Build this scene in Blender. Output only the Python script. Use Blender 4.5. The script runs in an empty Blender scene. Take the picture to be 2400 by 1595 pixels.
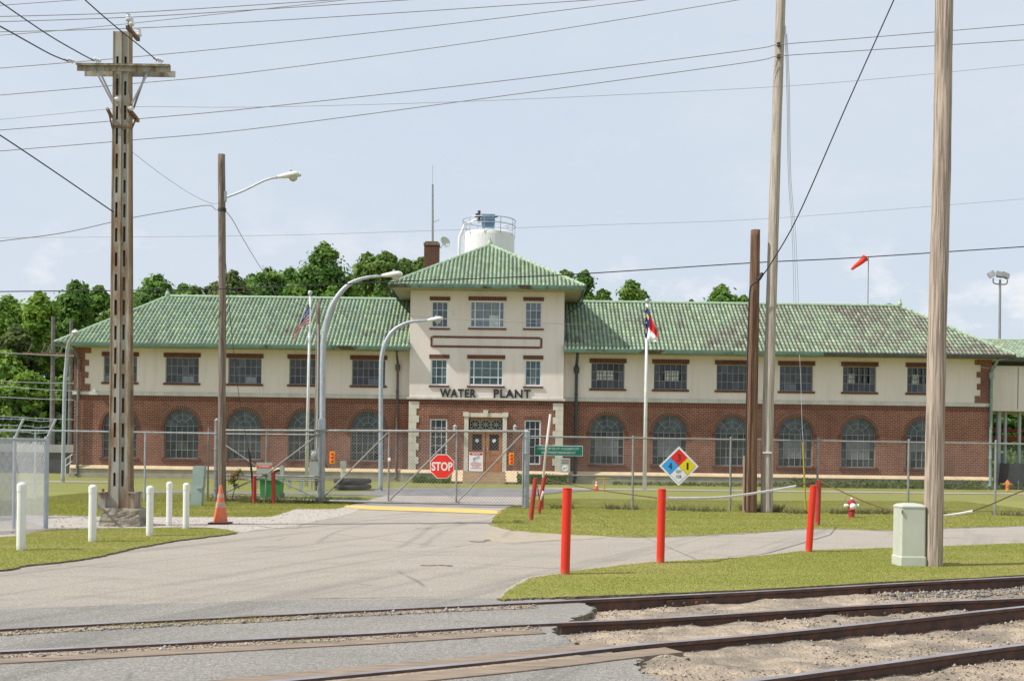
import bpy, math, random
import numpy as np
from mathutils import Vector, Matrix
from mathutils.geometry import tessellate_polygon
R = math.radians
random.seed(7); RNG = np.random.default_rng(7)
SC = bpy.context.scene
# ------------------------------------------------------------------ camera
F = 2600.0; HC = 1.6; ROLL = 0.0134; VH = 257.5
cr, sr = math.cos(ROLL), math.sin(ROLL)
cd = bpy.data.cameras.new('camera'); cam = bpy.data.objects.new('camera', cd)
SC.collection.objects.link(cam); SC.camera = cam
cam.location = (0, 0, HC); cam.rotation_euler = (math.pi/2, -ROLL, 0)
cd.sensor_fit = 'HORIZONTAL'; cd.sensor_width = 36; cd.lens = F/2400*36
cd.shift_x = 3.45/2400; cd.shift_y = VH/2400; cd.clip_start = .1; cd.clip_end = 3000
SC.render.resolution_x = 1024; SC.render.resolution_y = 680
# ------------------------------------------------------------------ sun, sky, exposure
SUND = Vector((-1, -.31, 1.25)).normalized()
EL = math.asin(SUND.z)
sl = bpy.data.lights.new('sun', 'SUN'); sl.energy = 4.3; sl.angle = R(.6); sl.color = (1, .95, .86)
so = bpy.data.objects.new('sun', sl); SC.collection.objects.link(so)
so.rotation_euler = (-SUND).to_track_quat('-Z', 'Y').to_euler()
SC.view_settings.view_transform = 'Standard'; SC.view_settings.look = 'None'
SC.view_settings.exposure = 0.2; SC.view_settings.gamma = 1
W = bpy.data.worlds.new('World'); SC.world = W; W.use_nodes = True
nt = W.node_tree; nt.nodes.clear()
def N(t, kind, **kw):
    n = t.nodes.new(kind)
    for k, v in kw.items(): setattr(n, k, v)
    return n
def L(t, a, b): t.links.new(a, b)
def mixc(t, fac, a, b, blend='MIX'):
    m = N(t, 'ShaderNodeMix', data_type='RGBA', blend_type=blend)
    for s, v in ((0, fac), (6, a), (7, b)):
        if hasattr(v, 'links') or hasattr(v, 'is_output'): L(t, v, m.inputs[s])
        elif s == 0: m.inputs[0].default_value = v
        else: m.inputs[s].default_value = (*v[:3], 1)
    return m.outputs[2]
def ramp(t, src, stops, interp='LINEAR'):
    r = N(t, 'ShaderNodeValToRGB'); r.color_ramp.interpolation = interp
    e = r.color_ramp.elements
    while len(e) < len(stops): e.new(.5)
    for i, (p, c) in enumerate(stops):
        e[i].position = p; e[i].color = (c, c, c, 1) if not hasattr(c, '__len__') else (*c[:3], 1)
    L(t, src, r.inputs[0]); return r.outputs[0]
def noise(t, vec, scale, detail=4, rough=.55):
    n = N(t, 'ShaderNodeTexNoise'); n.inputs['Scale'].default_value = scale
    n.inputs['Detail'].default_value = detail; n.inputs['Roughness'].default_value = rough
    L(t, vec, n.inputs['Vector']); return n.outputs[0]
def mapping(t, vec, scale, loc=(0, 0, 0)):
    m = N(t, 'ShaderNodeMapping'); m.inputs['Scale'].default_value = scale
    m.inputs['Location'].default_value = loc; L(t, vec, m.inputs[0]); return m.outputs[0]
sky = N(nt, 'ShaderNodeTexSky', sky_type='NISHITA'); sky.sun_disc = False
sky.sun_elevation = EL; sky.sun_rotation = math.atan2(SUND.x, SUND.y)
sky.dust_density = 2.5; sky.air_density = 1.0; sky.ozone_density = 1.5
tcw = N(nt, 'ShaderNodeTexCoord')
skyc = mixc(nt, 1.0, sky.outputs[0], (.12, .12, .12), 'MULTIPLY')
base = mixc(nt, .86, skyc, (.61, .68, .77))
v1 = mapping(nt, tcw.outputs['Generated'], (3, 3, 11), (.3, .1, 0))
thin = ramp(nt, noise(nt, v1, .9, 6, .6), [(.35, 0), (.75, .5)])
base = mixc(nt, thin, base, (.66, .695, .76))
sep = N(nt, 'ShaderNodeSeparateXYZ'); L(nt, tcw.outputs['Generated'], sep.inputs[0])
v2 = mapping(nt, tcw.outputs['Generated'], (5, 5, 9), (1.7, .4, .2))
cum = ramp(nt, noise(nt, v2, 2.4, 8, .6), [(.52, 0), (.66, 1)])
band = ramp(nt, sep.outputs[2], [(.0, .9), (.13, .9), (.2, 0.12), (.4, 0)])
cf = N(nt, 'ShaderNodeMath', operation='MULTIPLY'); L(nt, cum, cf.inputs[0]); L(nt, band, cf.inputs[1])
base = mixc(nt, cf.outputs[0], base, (.8, .81, .84))
bg = N(nt, 'ShaderNodeBackground'); L(nt, base, bg.inputs[0]); bg.inputs[1].default_value = 1.0
wo = N(nt, 'ShaderNodeOutputWorld'); L(nt, bg.outputs[0], wo.inputs[0])
# ------------------------------------------------------------------ picture measurements to places
def UV(x, y):
    dx, dy = x-1200, y-797.5
    return dx*cr + dy*sr, dx*sr - dy*cr + VH
def P(x, y, Y):
    u, v = UV(x, y); return Vector((u/F*Y, Y, HC + v/F*Y))
def G(x, y, z=0.0):
    u, v = UV(x, y); Y = F*(HC-z)/(-v); return Vector((u/F*Y, Y, z))
def Rct(x0, y0, x1, y1, Y):
    c = P((x0+x1)/2, (y0+y1)/2, Y); s = F/Y; w = (x1-x0)/s/2; h = (y1-y0)/s/2
    return c.x-w, c.x+w, c.z-h, c.z+h
# ------------------------------------------------------------------ materials
def principled(name, rough=.7, metal=0, spec=.5):
    m = bpy.data.materials.new(name); m.use_nodes = True; t = m.node_tree
    b = t.nodes['Principled BSDF']; b.inputs['Roughness'].default_value = rough
    b.inputs['Metallic'].default_value = metal; b.inputs['Specular IOR Level'].default_value = spec
    return m, t, b
def coord(t, stretch=(1, 1, 1)):
    tc = N(t, 'ShaderNodeTexCoord'); return mapping(t, tc.outputs['Object'], stretch)
def addbump(t, b, src, strength, dist=.01):
    bp = N(t, 'ShaderNodeBump'); bp.inputs['Strength'].default_value = strength; bp.inputs['Distance'].default_value = dist
    L(t, src, bp.inputs['Height']); L(t, bp.outputs[0], b.inputs['Normal'])
def mat(name, c1, c2=None, scale=6, rough=.7, metal=0, stretch=(1, 1, 1), lo=.35, hi=.65, bump=0, bscale=30,
        c3=None, s3=1, lo3=.55, hi3=.7, spec=.4, bdist=.01):
    m, t, b = principled(name, rough, metal, spec)
    v = coord(t, stretch); c2 = c2 or tuple(x*.85 for x in c1)
    col = mixc(t, ramp(t, noise(t, v, scale, 5), [(lo, 0), (hi, 1)]), c1, c2)
    if c3: col = mixc(t, ramp(t, noise(t, v, s3, 6, .65), [(lo3, 0), (hi3, 1)]), col, c3)
    L(t, col, b.inputs['Base Color'])
    if bump: addbump(t, b, noise(t, v, bscale, 3), bump, bdist)
    return m
def mat_attr(name, rough=.6, spec=.4, metal=0, nscale=20, namt=.25, transl=0):
    m, t, b = principled(name, rough, metal, spec)
    a = N(t, 'ShaderNodeAttribute', attribute_name='Col')
    f = ramp(t, noise(t, coord(t), nscale, 4), [(.3, 1-namt), (.7, 1+namt*.4)])
    c = mixc(t, 1, a.outputs['Color'], f, 'MULTIPLY'); L(t, c, b.inputs['Base Color'])
    if transl:
        tr = N(t, 'ShaderNodeBsdfTranslucent'); L(t, c, tr.inputs[0])
        ms = N(t, 'ShaderNodeMixShader'); ms.inputs[0].default_value = transl
        L(t, b.outputs[0], ms.inputs[1]); L(t, tr.outputs[0], ms.inputs[2])
        L(t, ms.outputs[0], t.nodes['Material Output'].inputs[0])
    return m
M = {}
def streaks(m, col2, amt):
    t = m.node_tree; b = t.nodes['Principled BSDF']; src = b.inputs['Base Color'].links[0].from_socket
    f = ramp(t, noise(t, coord(t, (2.2, 2.2, .22)), 1.3, 7, .7), [(.5, 0), (.75, amt)]); L(t, mixc(t, f, src, col2), b.inputs['Base Color'])
    return m
def basedirt(m, col, h):
    t = m.node_tree; b = t.nodes['Principled BSDF']; src = b.inputs['Base Color'].links[0].from_socket; tc = N(t, 'ShaderNodeTexCoord'); sp = N(t, 'ShaderNodeSeparateXYZ'); L(t, tc.outputs['Object'], sp.inputs[0])
    a = N(t, 'ShaderNodeMath', operation='MULTIPLY_ADD'); L(t, noise(t, coord(t), 14, 5, .7), a.inputs[0]); a.inputs[1].default_value = h*1.6; L(t, sp.outputs[2], a.inputs[2])
    f = ramp(t, a.outputs[0], [(h*.5, .75), (h*1.6, 0)]); L(t, mixc(t, f, src, col), b.inputs['Base Color']); return m
def brickmat(name='brick', k=1.0):
    m, t, b = principled(name, .85, 0, .2)
    tc = N(t, 'ShaderNodeTexCoord'); s = N(t, 'ShaderNodeSeparateXYZ'); L(t, tc.outputs['Object'], s.inputs[0])
    ad = N(t, 'ShaderNodeMath', operation='ADD'); L(t, s.outputs[0], ad.inputs[0]); L(t, s.outputs[1], ad.inputs[1])
    cb = N(t, 'ShaderNodeCombineXYZ'); L(t, ad.outputs[0], cb.inputs[0]); L(t, s.outputs[2], cb.inputs[1])
    br = N(t, 'ShaderNodeTexBrick'); L(t, cb.outputs[0], br.inputs['Vector'])
    br.inputs['Scale'].default_value = 1; br.inputs['Brick Width'].default_value = .23
    br.inputs['Row Height'].default_value = .088; br.inputs['Mortar Size'].default_value = .0075
    br.inputs['Mortar Smooth'].default_value = .1; br.inputs['Bias'].default_value = -.1
    br.inputs['Color1'].default_value = (.24, .075, .048, 1); br.inputs['Color2'].default_value = (.145, .045, .034, 1)
    br.inputs['Mortar'].default_value = (.42, .35, .275, 1)
    n1 = ramp(t, noise(t, cb.outputs[0], .45, 4), [(.35, .8), (.7, 1.2)])
    c = mixc(t, 1, br.outputs[0], n1, 'MULTIPLY')
    c = mixc(t, ramp(t, noise(t, cb.outputs[0], 1.3, 6), [(.6, 0), (.8, .35)]), c, (.36, .17, .1))
    if k != 1: c = mixc(t, 1, c, (k, k, k), 'MULTIPLY')
    L(t, c, b.inputs['Base Color']); addbump(t, b, br.outputs[1], -.4, .008)
    return m
M['brick'] = brickmat(); M['chimbrick'] = brickmat('chimney_brick', .5)
M['brickred'] = mat('soldier_brick', (.19, .06, .04), (.11, .042, .032), 9, .85, c3=(.07, .03, .02), s3=2)
M['mortar'] = mat('mortar', (.46, .38, .28), None, 10, .9)
M['stucco'] = mat('stucco', (.76, .68, .645), (.7, .625, .59), .7, .9, bump=.25, bscale=60, c3=(.45, .41, .34), s3=1.6, lo3=.62, hi3=.85, stretch=(1, 1, .35))
M['towerstucco'] = mat('tower_stucco', (.78, .70, .665), (.72, .645, .61), .9, .9, bump=.5, bscale=9, c3=(.45, .41, .35), s3=1.8, lo3=.62, hi3=.85, stretch=(1, 1, .5))
M['band'] = mat('painted_band', (.62, .6, .55), (.5, .48, .43), 2, .8, c3=(.3, .28, .24), s3=4, lo3=.62, hi3=.75)
M['soffit'] = mat('soffit', (.42, .37, .26), (.34, .3, .21), 3, .8)
M['stone'] = mat('foundation_stone', (.4, .36, .28), (.31, .29, .22), 2, .9, c3=(.2, .19, .14), s3=2.5, lo3=.55, hi3=.75, bump=.3)
M['cap'] = mat('sandstone_cap', (.68, .52, .33), (.58, .44, .28), 3, .85)
M['quoin'] = mat('quoin_stone', (.66, .62, .54), (.56, .53, .46), 3, .8)
M['step'] = mat('sandstone_step', (.48, .33, .2), (.4, .28, .18), 4, .85, c3=(.3, .25, .18), s3=3)
M['gutter'] = mat('green_gutter', (.13, .23, .2), (.19, .3, .27), 3, .5, c3=(.07, .06, .04), s3=.8, lo3=.55, hi3=.62)
M['darkgutter'] = mat('dark_gutter', (.06, .065, .07), (.1, .1, .1), 3, .5)
M['hiptile'] = mat('ridge_tile', (.27, .38, .26), (.36, .47, .33), 4, .5, c3=(.12, .14, .1), s3=3, lo3=.6, hi3=.7)
M['tile'] = mat_attr('roof_tile', .55, .35, 0, 9, .14)
M['pane'] = mat_attr('window_glass', .12, .6, 0, 4, .3)
M['steelframe'] = mat('steel_window_frame', (.24, .26, .26), (.32, .33, .32), 5, .6)
M['whiteframe'] = mat('white_window_frame', (.7, .73, .76), (.64, .67, .7), 5, .4)
M['dark'] = mat('dark_interior', (.012, .012, .014), None, 5, .9)
M['copper'] = mat('green_downspout', (.25, .35, .32), (.15, .22, .21), 3, .5)
M['browniron'] = mat('brown_downspout', (.09, .06, .045), (.13, .11, .1), 3, .6)
M['darkiron'] = mat('dark_downspout', (.035, .05, .055), (.06, .08, .08), 3, .6)
M['greypipe'] = mat('grey_downspout', (.2, .18, .16), (.12, .11, .1), 3, .6)
M['letter'] = mat('black_lettering', (.02, .02, .02), (.03, .03, .03), 5, .5)
M['wood_door'] = mat('varnished_door', (.44, .19, .08), (.33, .14, .06), 8, .4, stretch=(1, 1, .2))
M['galv'] = mat('galvanised_steel', (.45, .49, .54), (.35, .38, .42), 12, .5, metal=.2, stretch=(1, 1, .4))
M['galvdull'] = mat('weathered_galvanised', (.3, .31, .32), (.24, .23, .22), 7, .6, metal=.25, c3=(.28, .2, .13), s3=5, lo3=.6, hi3=.8)
M['mesh'] = mat('chain_link_wire', (.27, .275, .27), (.2, .2, .2), 2, .55, metal=.2)
M['meshbright'] = mat('new_chain_link_wire', (.62, .64, .67), (.5, .52, .55), 2, .45, metal=.2)
M['wood'] = mat('weathered_pole_wood', (.48, .395, .325), (.24, .19, .16), 9, .85, stretch=(4, 4, .12), lo=.42, hi=.58, bump=1, bscale=14, c3=(.4, .25, .14), s3=1.1, lo3=.58, hi3=.72, bdist=.02)
M['woodpale'] = mat('pale_grey_pole_wood', (.5, .44, .385), (.31, .27, .235), 9, .85, stretch=(4, 4, .12), lo=.42, hi=.58, bump=1, bscale=14, c3=(.3, .2, .13), s3=1.1, lo3=.6, hi3=.75, bdist=.02)
M['wooddark'] = mat('creosoted_pole_wood', (.22, .12, .075), (.1, .055, .035), 9, .85, stretch=(4, 4, .12), lo=.42, hi=.58, bump=1, bscale=14, c3=(.24, .15, .1), s3=.8, bdist=.02)
M['woodgrey'] = mat('old_grey_pole_wood', (.27, .21, .17), (.13, .105, .09), 9, .85, stretch=(4, 4, .12), lo=.42, hi=.58, bump=1, bscale=14, c3=(.2, .12, .07), s3=1.1, bdist=.02)
M['rust'] = mat('rusted_painted_steel', (.36, .355, .33), (.3, .25, .17), 2.2, .7, stretch=(2.5, 2.5, .5), c3=(.21, .125, .075), s3=2.2, lo3=.48, hi3=.64, bump=.2)
M['rustmid'] = mat('rust_brown_steel', (.3, .225, .145), (.2, .125, .075), 3, .8, stretch=(2, 2, .5), c3=(.4, .33, .22), s3=1.4, lo3=.5, hi3=.6)
M['rustdark'] = mat('dark_rusted_steel', (.12, .055, .03), (.2, .12, .07), 4, .85, stretch=(2, 2, .6), c3=(.3, .22, .14), s3=2, lo3=.55, hi3=.62)
M['concrete'] = mat('old_concrete', (.33, .29, .22), (.22, .2, .16), 4, .95, bump=.6, bscale=18, c3=(.12, .11, .09), s3=3, bdist=.03)
M['apron'] = mat('concrete_apron', (.4, .35, .31), (.34, .3, .27), 1.5, .9, bump=.2, c3=(.24, .22, .2), s3=2, lo3=.6, hi3=.8)
M['redpaint'] = mat('glossy_red_paint', (.72, .035, .015), (.66, .03, .014), 3, .35, c3=(.45, .02, .012), s3=4, lo3=.6, hi3=.8)
M['redold'] = mat('faded_red_paint', (.42, .04, .03), (.33, .035, .025), 5, .55, c3=(.25, .1, .07), s3=6, lo3=.6, hi3=.75)
M['white'] = mat('white_plastic', (.8, .8, .79), (.74, .74, .73), 4, .4, c3=(.6, .56, .48), s3=3, lo3=.62, hi3=.8)
M['whitepaint'] = mat('white_paint', (.78, .78, .77), (.72, .72, .7), 2, .5)
M['lamphead'] = mat('lamp_housing', (.72, .73, .72), (.62, .63, .62), 4, .45)
M['lens'] = mat('lamp_lens', (.5, .5, .44), (.4, .4, .34), 8, .2)
M['palegreen'] = mat('pale_green_plastic', (.53, .55, .47), (.46, .485, .41), 2.5, .5, c3=(.3, .34, .27), s3=4, lo3=.6, hi3=.8)
M['tealgrey'] = mat('pale_teal_cabinet', (.34, .43, .41), (.28, .36, .34), 3, .5)
M['greybox'] = mat('grey_metal_box', (.4, .41, .4), (.34, .35, .34), 3, .5)
M['green'] = mat('bright_green_plastic', (.015, .3, .045), (.012, .24, .035), 3, .45)
M['orange'] = mat('orange_cone_plastic', (.75, .17, .07), (.6, .16, .08), 5, .6, c3=(.4, .15, .1), s3=5, lo3=.6, hi3=.8)
M['conebright'] = mat('bright_orange_plastic', (.85, .1, .02), None, 5, .5)
M['blackrubber'] = mat('black_rubber', (.025, .025, .027), (.05, .05, .05), 5, .8)
M['reflect'] = mat('reflective_collar', (.5, .38, .3), (.48, .27, .19), 9, .5)
M['signred'] = mat('sign_red', (.78, .035, .02), (.7, .03, .02), 2, .4)
M['signwhite'] = mat('sign_white', (.78, .79, .82), (.74, .75, .78), 2, .4)
M['signgreen'] = mat('sign_green', (.006, .17, .12), (.005, .13, .09), 2, .4)
M['signtext'] = mat('sign_white_letters', (.8, .82, .82), None, 2, .4)
M['signtextg'] = mat('sign_pale_green_letters', (.5, .66, .6), None, 2, .4)
M['signblue'] = mat('sign_blue', (.05, .37, .86), None, 2, .4)
M['signyellow'] = mat('sign_yellow', (.82, .66, .01), None, 2, .4)
M['signnfred'] = mat('hazard_red', (.8, .02, .015), None, 2, .4)
M['signorange'] = mat('marker_orange', (.85, .36, .01), (.78, .32, .01), 2, .45)
M['signgrey'] = mat('notice_grey', (.42, .43, .4), (.38, .39, .36), 2, .5)
M['noticered'] = mat('notice_red', (.62, .02, .035), None, 2, .4)
M['notext'] = mat('notice_red_letters', (.62, .16, .2), None, 2, .5)
M['pictogrey'] = mat('picture_grey', (.45, .46, .5), None, 2, .5)
M['yellowpaint'] = mat('yellow_road_paint', (.68, .48, .13), (.58, .43, .15), 2, .8, c3=(.45, .38, .25), s3=6, lo3=.58, hi3=.75)
M['yellowpole'] = mat('yellow_fibreglass', (.5, .36, .03), (.4, .3, .04), 5, .6)
M['wire'] = mat('aluminium_cable', (.3, .285, .29), None, 2, .6)
M['wirepale'] = mat('pale_thin_cable', (.36, .37, .38), None, 2, .6)
M['wiredark'] = mat('black_cable', (.03, .03, .035), None, 2, .6)
M['rustcable'] = mat('rusty_cable', (.12, .07, .03), None, 6, .8)
M['porcelain'] = mat('white_insulator', (.68, .7, .72), (.6, .62, .64), 4, .2)
M['flagred'] = mat('flag_red', (.6, .02, .03), None, 4, .8)
M['flagwhite'] = mat('flag_white', (.88, .88, .88), None, 4, .8)
M['flagblue'] = mat('flag_blue', (.015, .03, .17), None, 4, .8)
M['flaggold'] = mat('flag_gold', (.7, .4, .02), None, 4, .8)
M['windsock'] = mat('windsock_orange_red', (.85, .05, .02), (.7, .04, .02), 4, .7)
M['tank'] = mat('tank_white', (.8, .8, .8), (.74, .74, .74), 1, .4)
M['tankblue'] = mat('filter_blue', (.09, .17, .27), (.12, .21, .32), 4, .45)
M['yhyd'] = mat('hydrant_orange', (.7, .27, .03), (.6, .2, .04), 5, .5)
M['pinkhyd'] = mat('hydrant_faded_bonnet', (.55, .2, .13), None, 5, .6)
M['hydred'] = mat('hydrant_red', (.36, .03, .04), (.3, .03, .035), 5, .5)
M['chimcap'] = mat('chimney_cap', (.22, .17, .1), (.15, .11, .07), 6, .9)
M['redsteel'] = mat('red_oxide_steel', (.35, .08, .04), (.26, .06, .035), 4, .6)
M['darkpanel'] = mat('dark_grey_sheet', (.06, .06, .07), (.09, .09, .1), 3, .5)
M['plank'] = mat('weathered_timber', (.3, .23, .17), (.2, .155, .12), 3, .9, stretch=(1, 8, 4), bump=.5, bscale=10, c3=(.12, .1, .08), s3=2, bdist=.02)
M['rock'] = mat('dark_rock', (.07, .05, .04), (.13, .1, .08), 9, .9, bump=.5)
streaks(M['stucco'], (.5, .44, .37), .45); streaks(M['towerstucco'], (.52, .47, .4), .4); streaks(M['band'], (.3, .27, .23), .5); streaks(M['quoin'], (.45, .4, .33), .4); streaks(M['brick'], (.12, .05, .035), .5)
for k_ in ('redpaint', 'redold', 'white'): basedirt(M[k_], (.32, .25, .17), .12)
streaks(M['white'], (.58, .54, .46), .5); streaks(M['redpaint'], (.45, .06, .03), .6)
def railmat():
    m, t, b = principled('rail_steel', .5, .3, .5)
    v = coord(t); g = N(t, 'ShaderNodeNewGeometry'); s = N(t, 'ShaderNodeSeparateXYZ'); L(t, g.outputs['Normal'], s.inputs[0])
    col = mixc(t, ramp(t, noise(t, v, 7, 6, .7), [(.4, 0), (.65, 1)]), (.085, .058, .05), (.17, .085, .055))
    L(t, col, b.inputs['Base Color']); b.inputs['Roughness'].default_value = .75
    return m
M['railside'] = railmat()
M['railtop'] = mat('worn_rail_head', (.42, .4, .43), (.26, .21, .2), 2.5, .35, metal=.5, stretch=(1, 1, 1))
def grassmat(name, a, bb, dry, dark, drylo=.52, dryhi=.72):
    m, t, b = principled(name, .9, 0, .15)
    v = coord(t)
    c = mixc(t, ramp(t, noise(t, v, 26, 5, .7), [(.3, 0), (.7, 1)]), a, bb)
    c = mixc(t, ramp(t, noise(t, mapping(t, v, (.35, 1, 1)), .9, 6, .6), [(drylo, 0), (dryhi, .85)]), c, dry)
    c = mixc(t, ramp(t, noise(t, mapping(t, v, (1, 1, 1), (7, 3, 0)), 1.7, 5, .6), [(.55, 0), (.8, .6)]), c, dark)
    L(t, c, b.inputs['Base Color']); addbump(t, b, noise(t, v, 45, 3), .6, .03)
    return m
M['grass'] = grassmat('mown_grass', (.225, .242, .056), (.275, .278, .075), (.34, .3, .12), (.18, .225, .048), .42, .75)
M['grassfar'] = grassmat('far_grass', (.21, .225, .06), (.265, .265, .08), (.3, .26, .115), (.15, .2, .045), .5, .75)
def bladem(name, k):
    m, t, b = principled(name, .7, 0, .2); v = coord(t)
    c = mixc(t, ramp(t, noise(t, v, 9, 5, .7), [(.3, 0), (.7, 1)]), (.25*k, .27*k, .062), (.3*k, .3*k, .08))
    c = mixc(t, ramp(t, noise(t, mapping(t, v, (.35, 1, 1)), .9, 6, .6), [(.45, 0), (.7, .85)]), c, (.38*k, .335*k, .135))
    L(t, c, b.inputs['Base Color'])
    tr = N(t, 'ShaderNodeBsdfTranslucent'); L(t, c, tr.inputs[0]); ms = N(t, 'ShaderNodeMixShader'); ms.inputs[0].default_value = .4
    L(t, b.outputs[0], ms.inputs[1]); L(t, tr.outputs[0], ms.inputs[2]); L(t, ms.outputs[0], t.nodes['Material Output'].inputs[0])
    return m
M['blade'] = bladem('grass_blades', 1.1); M['weed'] = bladem('weed_leaves', .62)
def asphalt(name, a, b2, stain, speck):
    m, t, b = principled(name, .9, 0, .25); v = coord(t)
    c = mixc(t, ramp(t, noise(t, v, 24, 6, .85), [(.33, 0), (.67, 1)]), a, b2)
    c = mixc(t, ramp(t, noise(t, mapping(t, v, (.5, 1, 1)), .55, 6, .6), [(.45, 0), (.75, .55)]), c, stain)
    c = mixc(t, ramp(t, noise(t, mapping(t, v, (.6, 1.6, 1), (3, 1, 0)), 1.1, 7, .7), [(.5, 0), (.72, .5)]), c, tuple(x*.72 for x in stain))
    mp = N(t, 'ShaderNodeMapping'); mp.inputs['Rotation'].default_value = (0, 0, -R(66)); L(t, v, mp.inputs[0])
    tk = noise(t, mapping(t, mp.outputs[0], (.05, 1, 1), (0, 2.3, 0)), 1.5, 5, .6)
    c = mixc(t, ramp(t, tk, [(.52, 0), (.66, .6)]), c, tuple(x*.68 for x in stain))
    vo = N(t, 'ShaderNodeTexVoronoi', feature='F1'); vo.inputs['Scale'].default_value = 26; L(t, v, vo.inputs['Vector'])
    c = mixc(t, ramp(t, vo.outputs[0], [(.12, speck), (.3, 0)]), c, (.62, .58, .52))
    v4 = N(t, 'ShaderNodeTexVoronoi', feature='DISTANCE_TO_EDGE'); v4.inputs['Scale'].default_value = .33
    vd = mixc(t, .22, v, N(t, 'ShaderNodeTexNoise').outputs[1]); L(t, vd, v4.inputs['Vector'])
    crack = ramp(t, v4.outputs[0], [(.0, .55), (.006, 0)])
    msk = ramp(t, noise(t, v, .5, 3), [(.5, 0), (.6, 1)])
    cm = N(t, 'ShaderNodeMath', operation='MULTIPLY'); L(t, crack, cm.inputs[0]); L(t, msk, cm.inputs[1])
    c = mixc(t, cm.outputs[0], c, (.09, .08, .075))
    L(t, c, b.inputs['Base Color']); addbump(t, b, noise(t, v, 40, 4, .8), .9, .03)
    return m
M['road'] = asphalt('worn_asphalt', (.285, .255, .215), (.56, .495, .425), (.345, .31, .27), .45)
M['cross'] = asphalt('grey_asphalt', (.175, .165, .152), (.47, .44, .4), (.27, .255, .235), .5)
M['lane'] = asphalt('lane_asphalt', (.24, .235, .235), (.29, .28, .275), (.2, .2, .2), .1)
M['gravelroad'] = mat('pale_gravel', (.5, .45, .4), (.38, .34, .3), 22, .95, bump=.8, bscale=30, c3=(.35, .31, .24), s3=1, bdist=.03, lo=.4, hi=.6)
M['dirt'] = mat('sandy_dirt', (.44, .355, .265), (.3, .24, .18), 5, .95, bump=1, bscale=26, c3=(.2, .17, .135), s3=1.3, lo3=.44, hi3=.6, bdist=.04)
M['sand'] = mat('sand_and_grit', (.4, .33, .24), (.25, .205, .15), 18, .95, bump=.9, bscale=24, c3=(.14, .115, .09), s3=7, bdist=.03)
M['sandpatch'] = mat('worn_sandy_soil', (.4, .33, .26), (.33, .29, .23), 7, .95, bump=.5, c3=(.27, .26, .1), s3=3, lo3=.55, hi3=.7)
M['soil'] = mat('dark_gritty_soil', (.2, .165, .12), (.33, .28, .21), 16, .95, bump=.8, bscale=30, c3=(.12, .1, .075), s3=5)
M['edge'] = mat('soil_edge', (.11, .09, .065), (.25, .21, .15), 12, .95, bump=.8)
M['stonebits'] = mat_attr('gravel_stones', .9, .2, 0, 30, .2)
M['leaf'] = mat_attr('tree_leaves', .65, .25, 0, .35, .28, .5)
M['bark'] = mat('bark', (.12, .09, .065), (.08, .06, .045), 6, .9)
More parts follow.
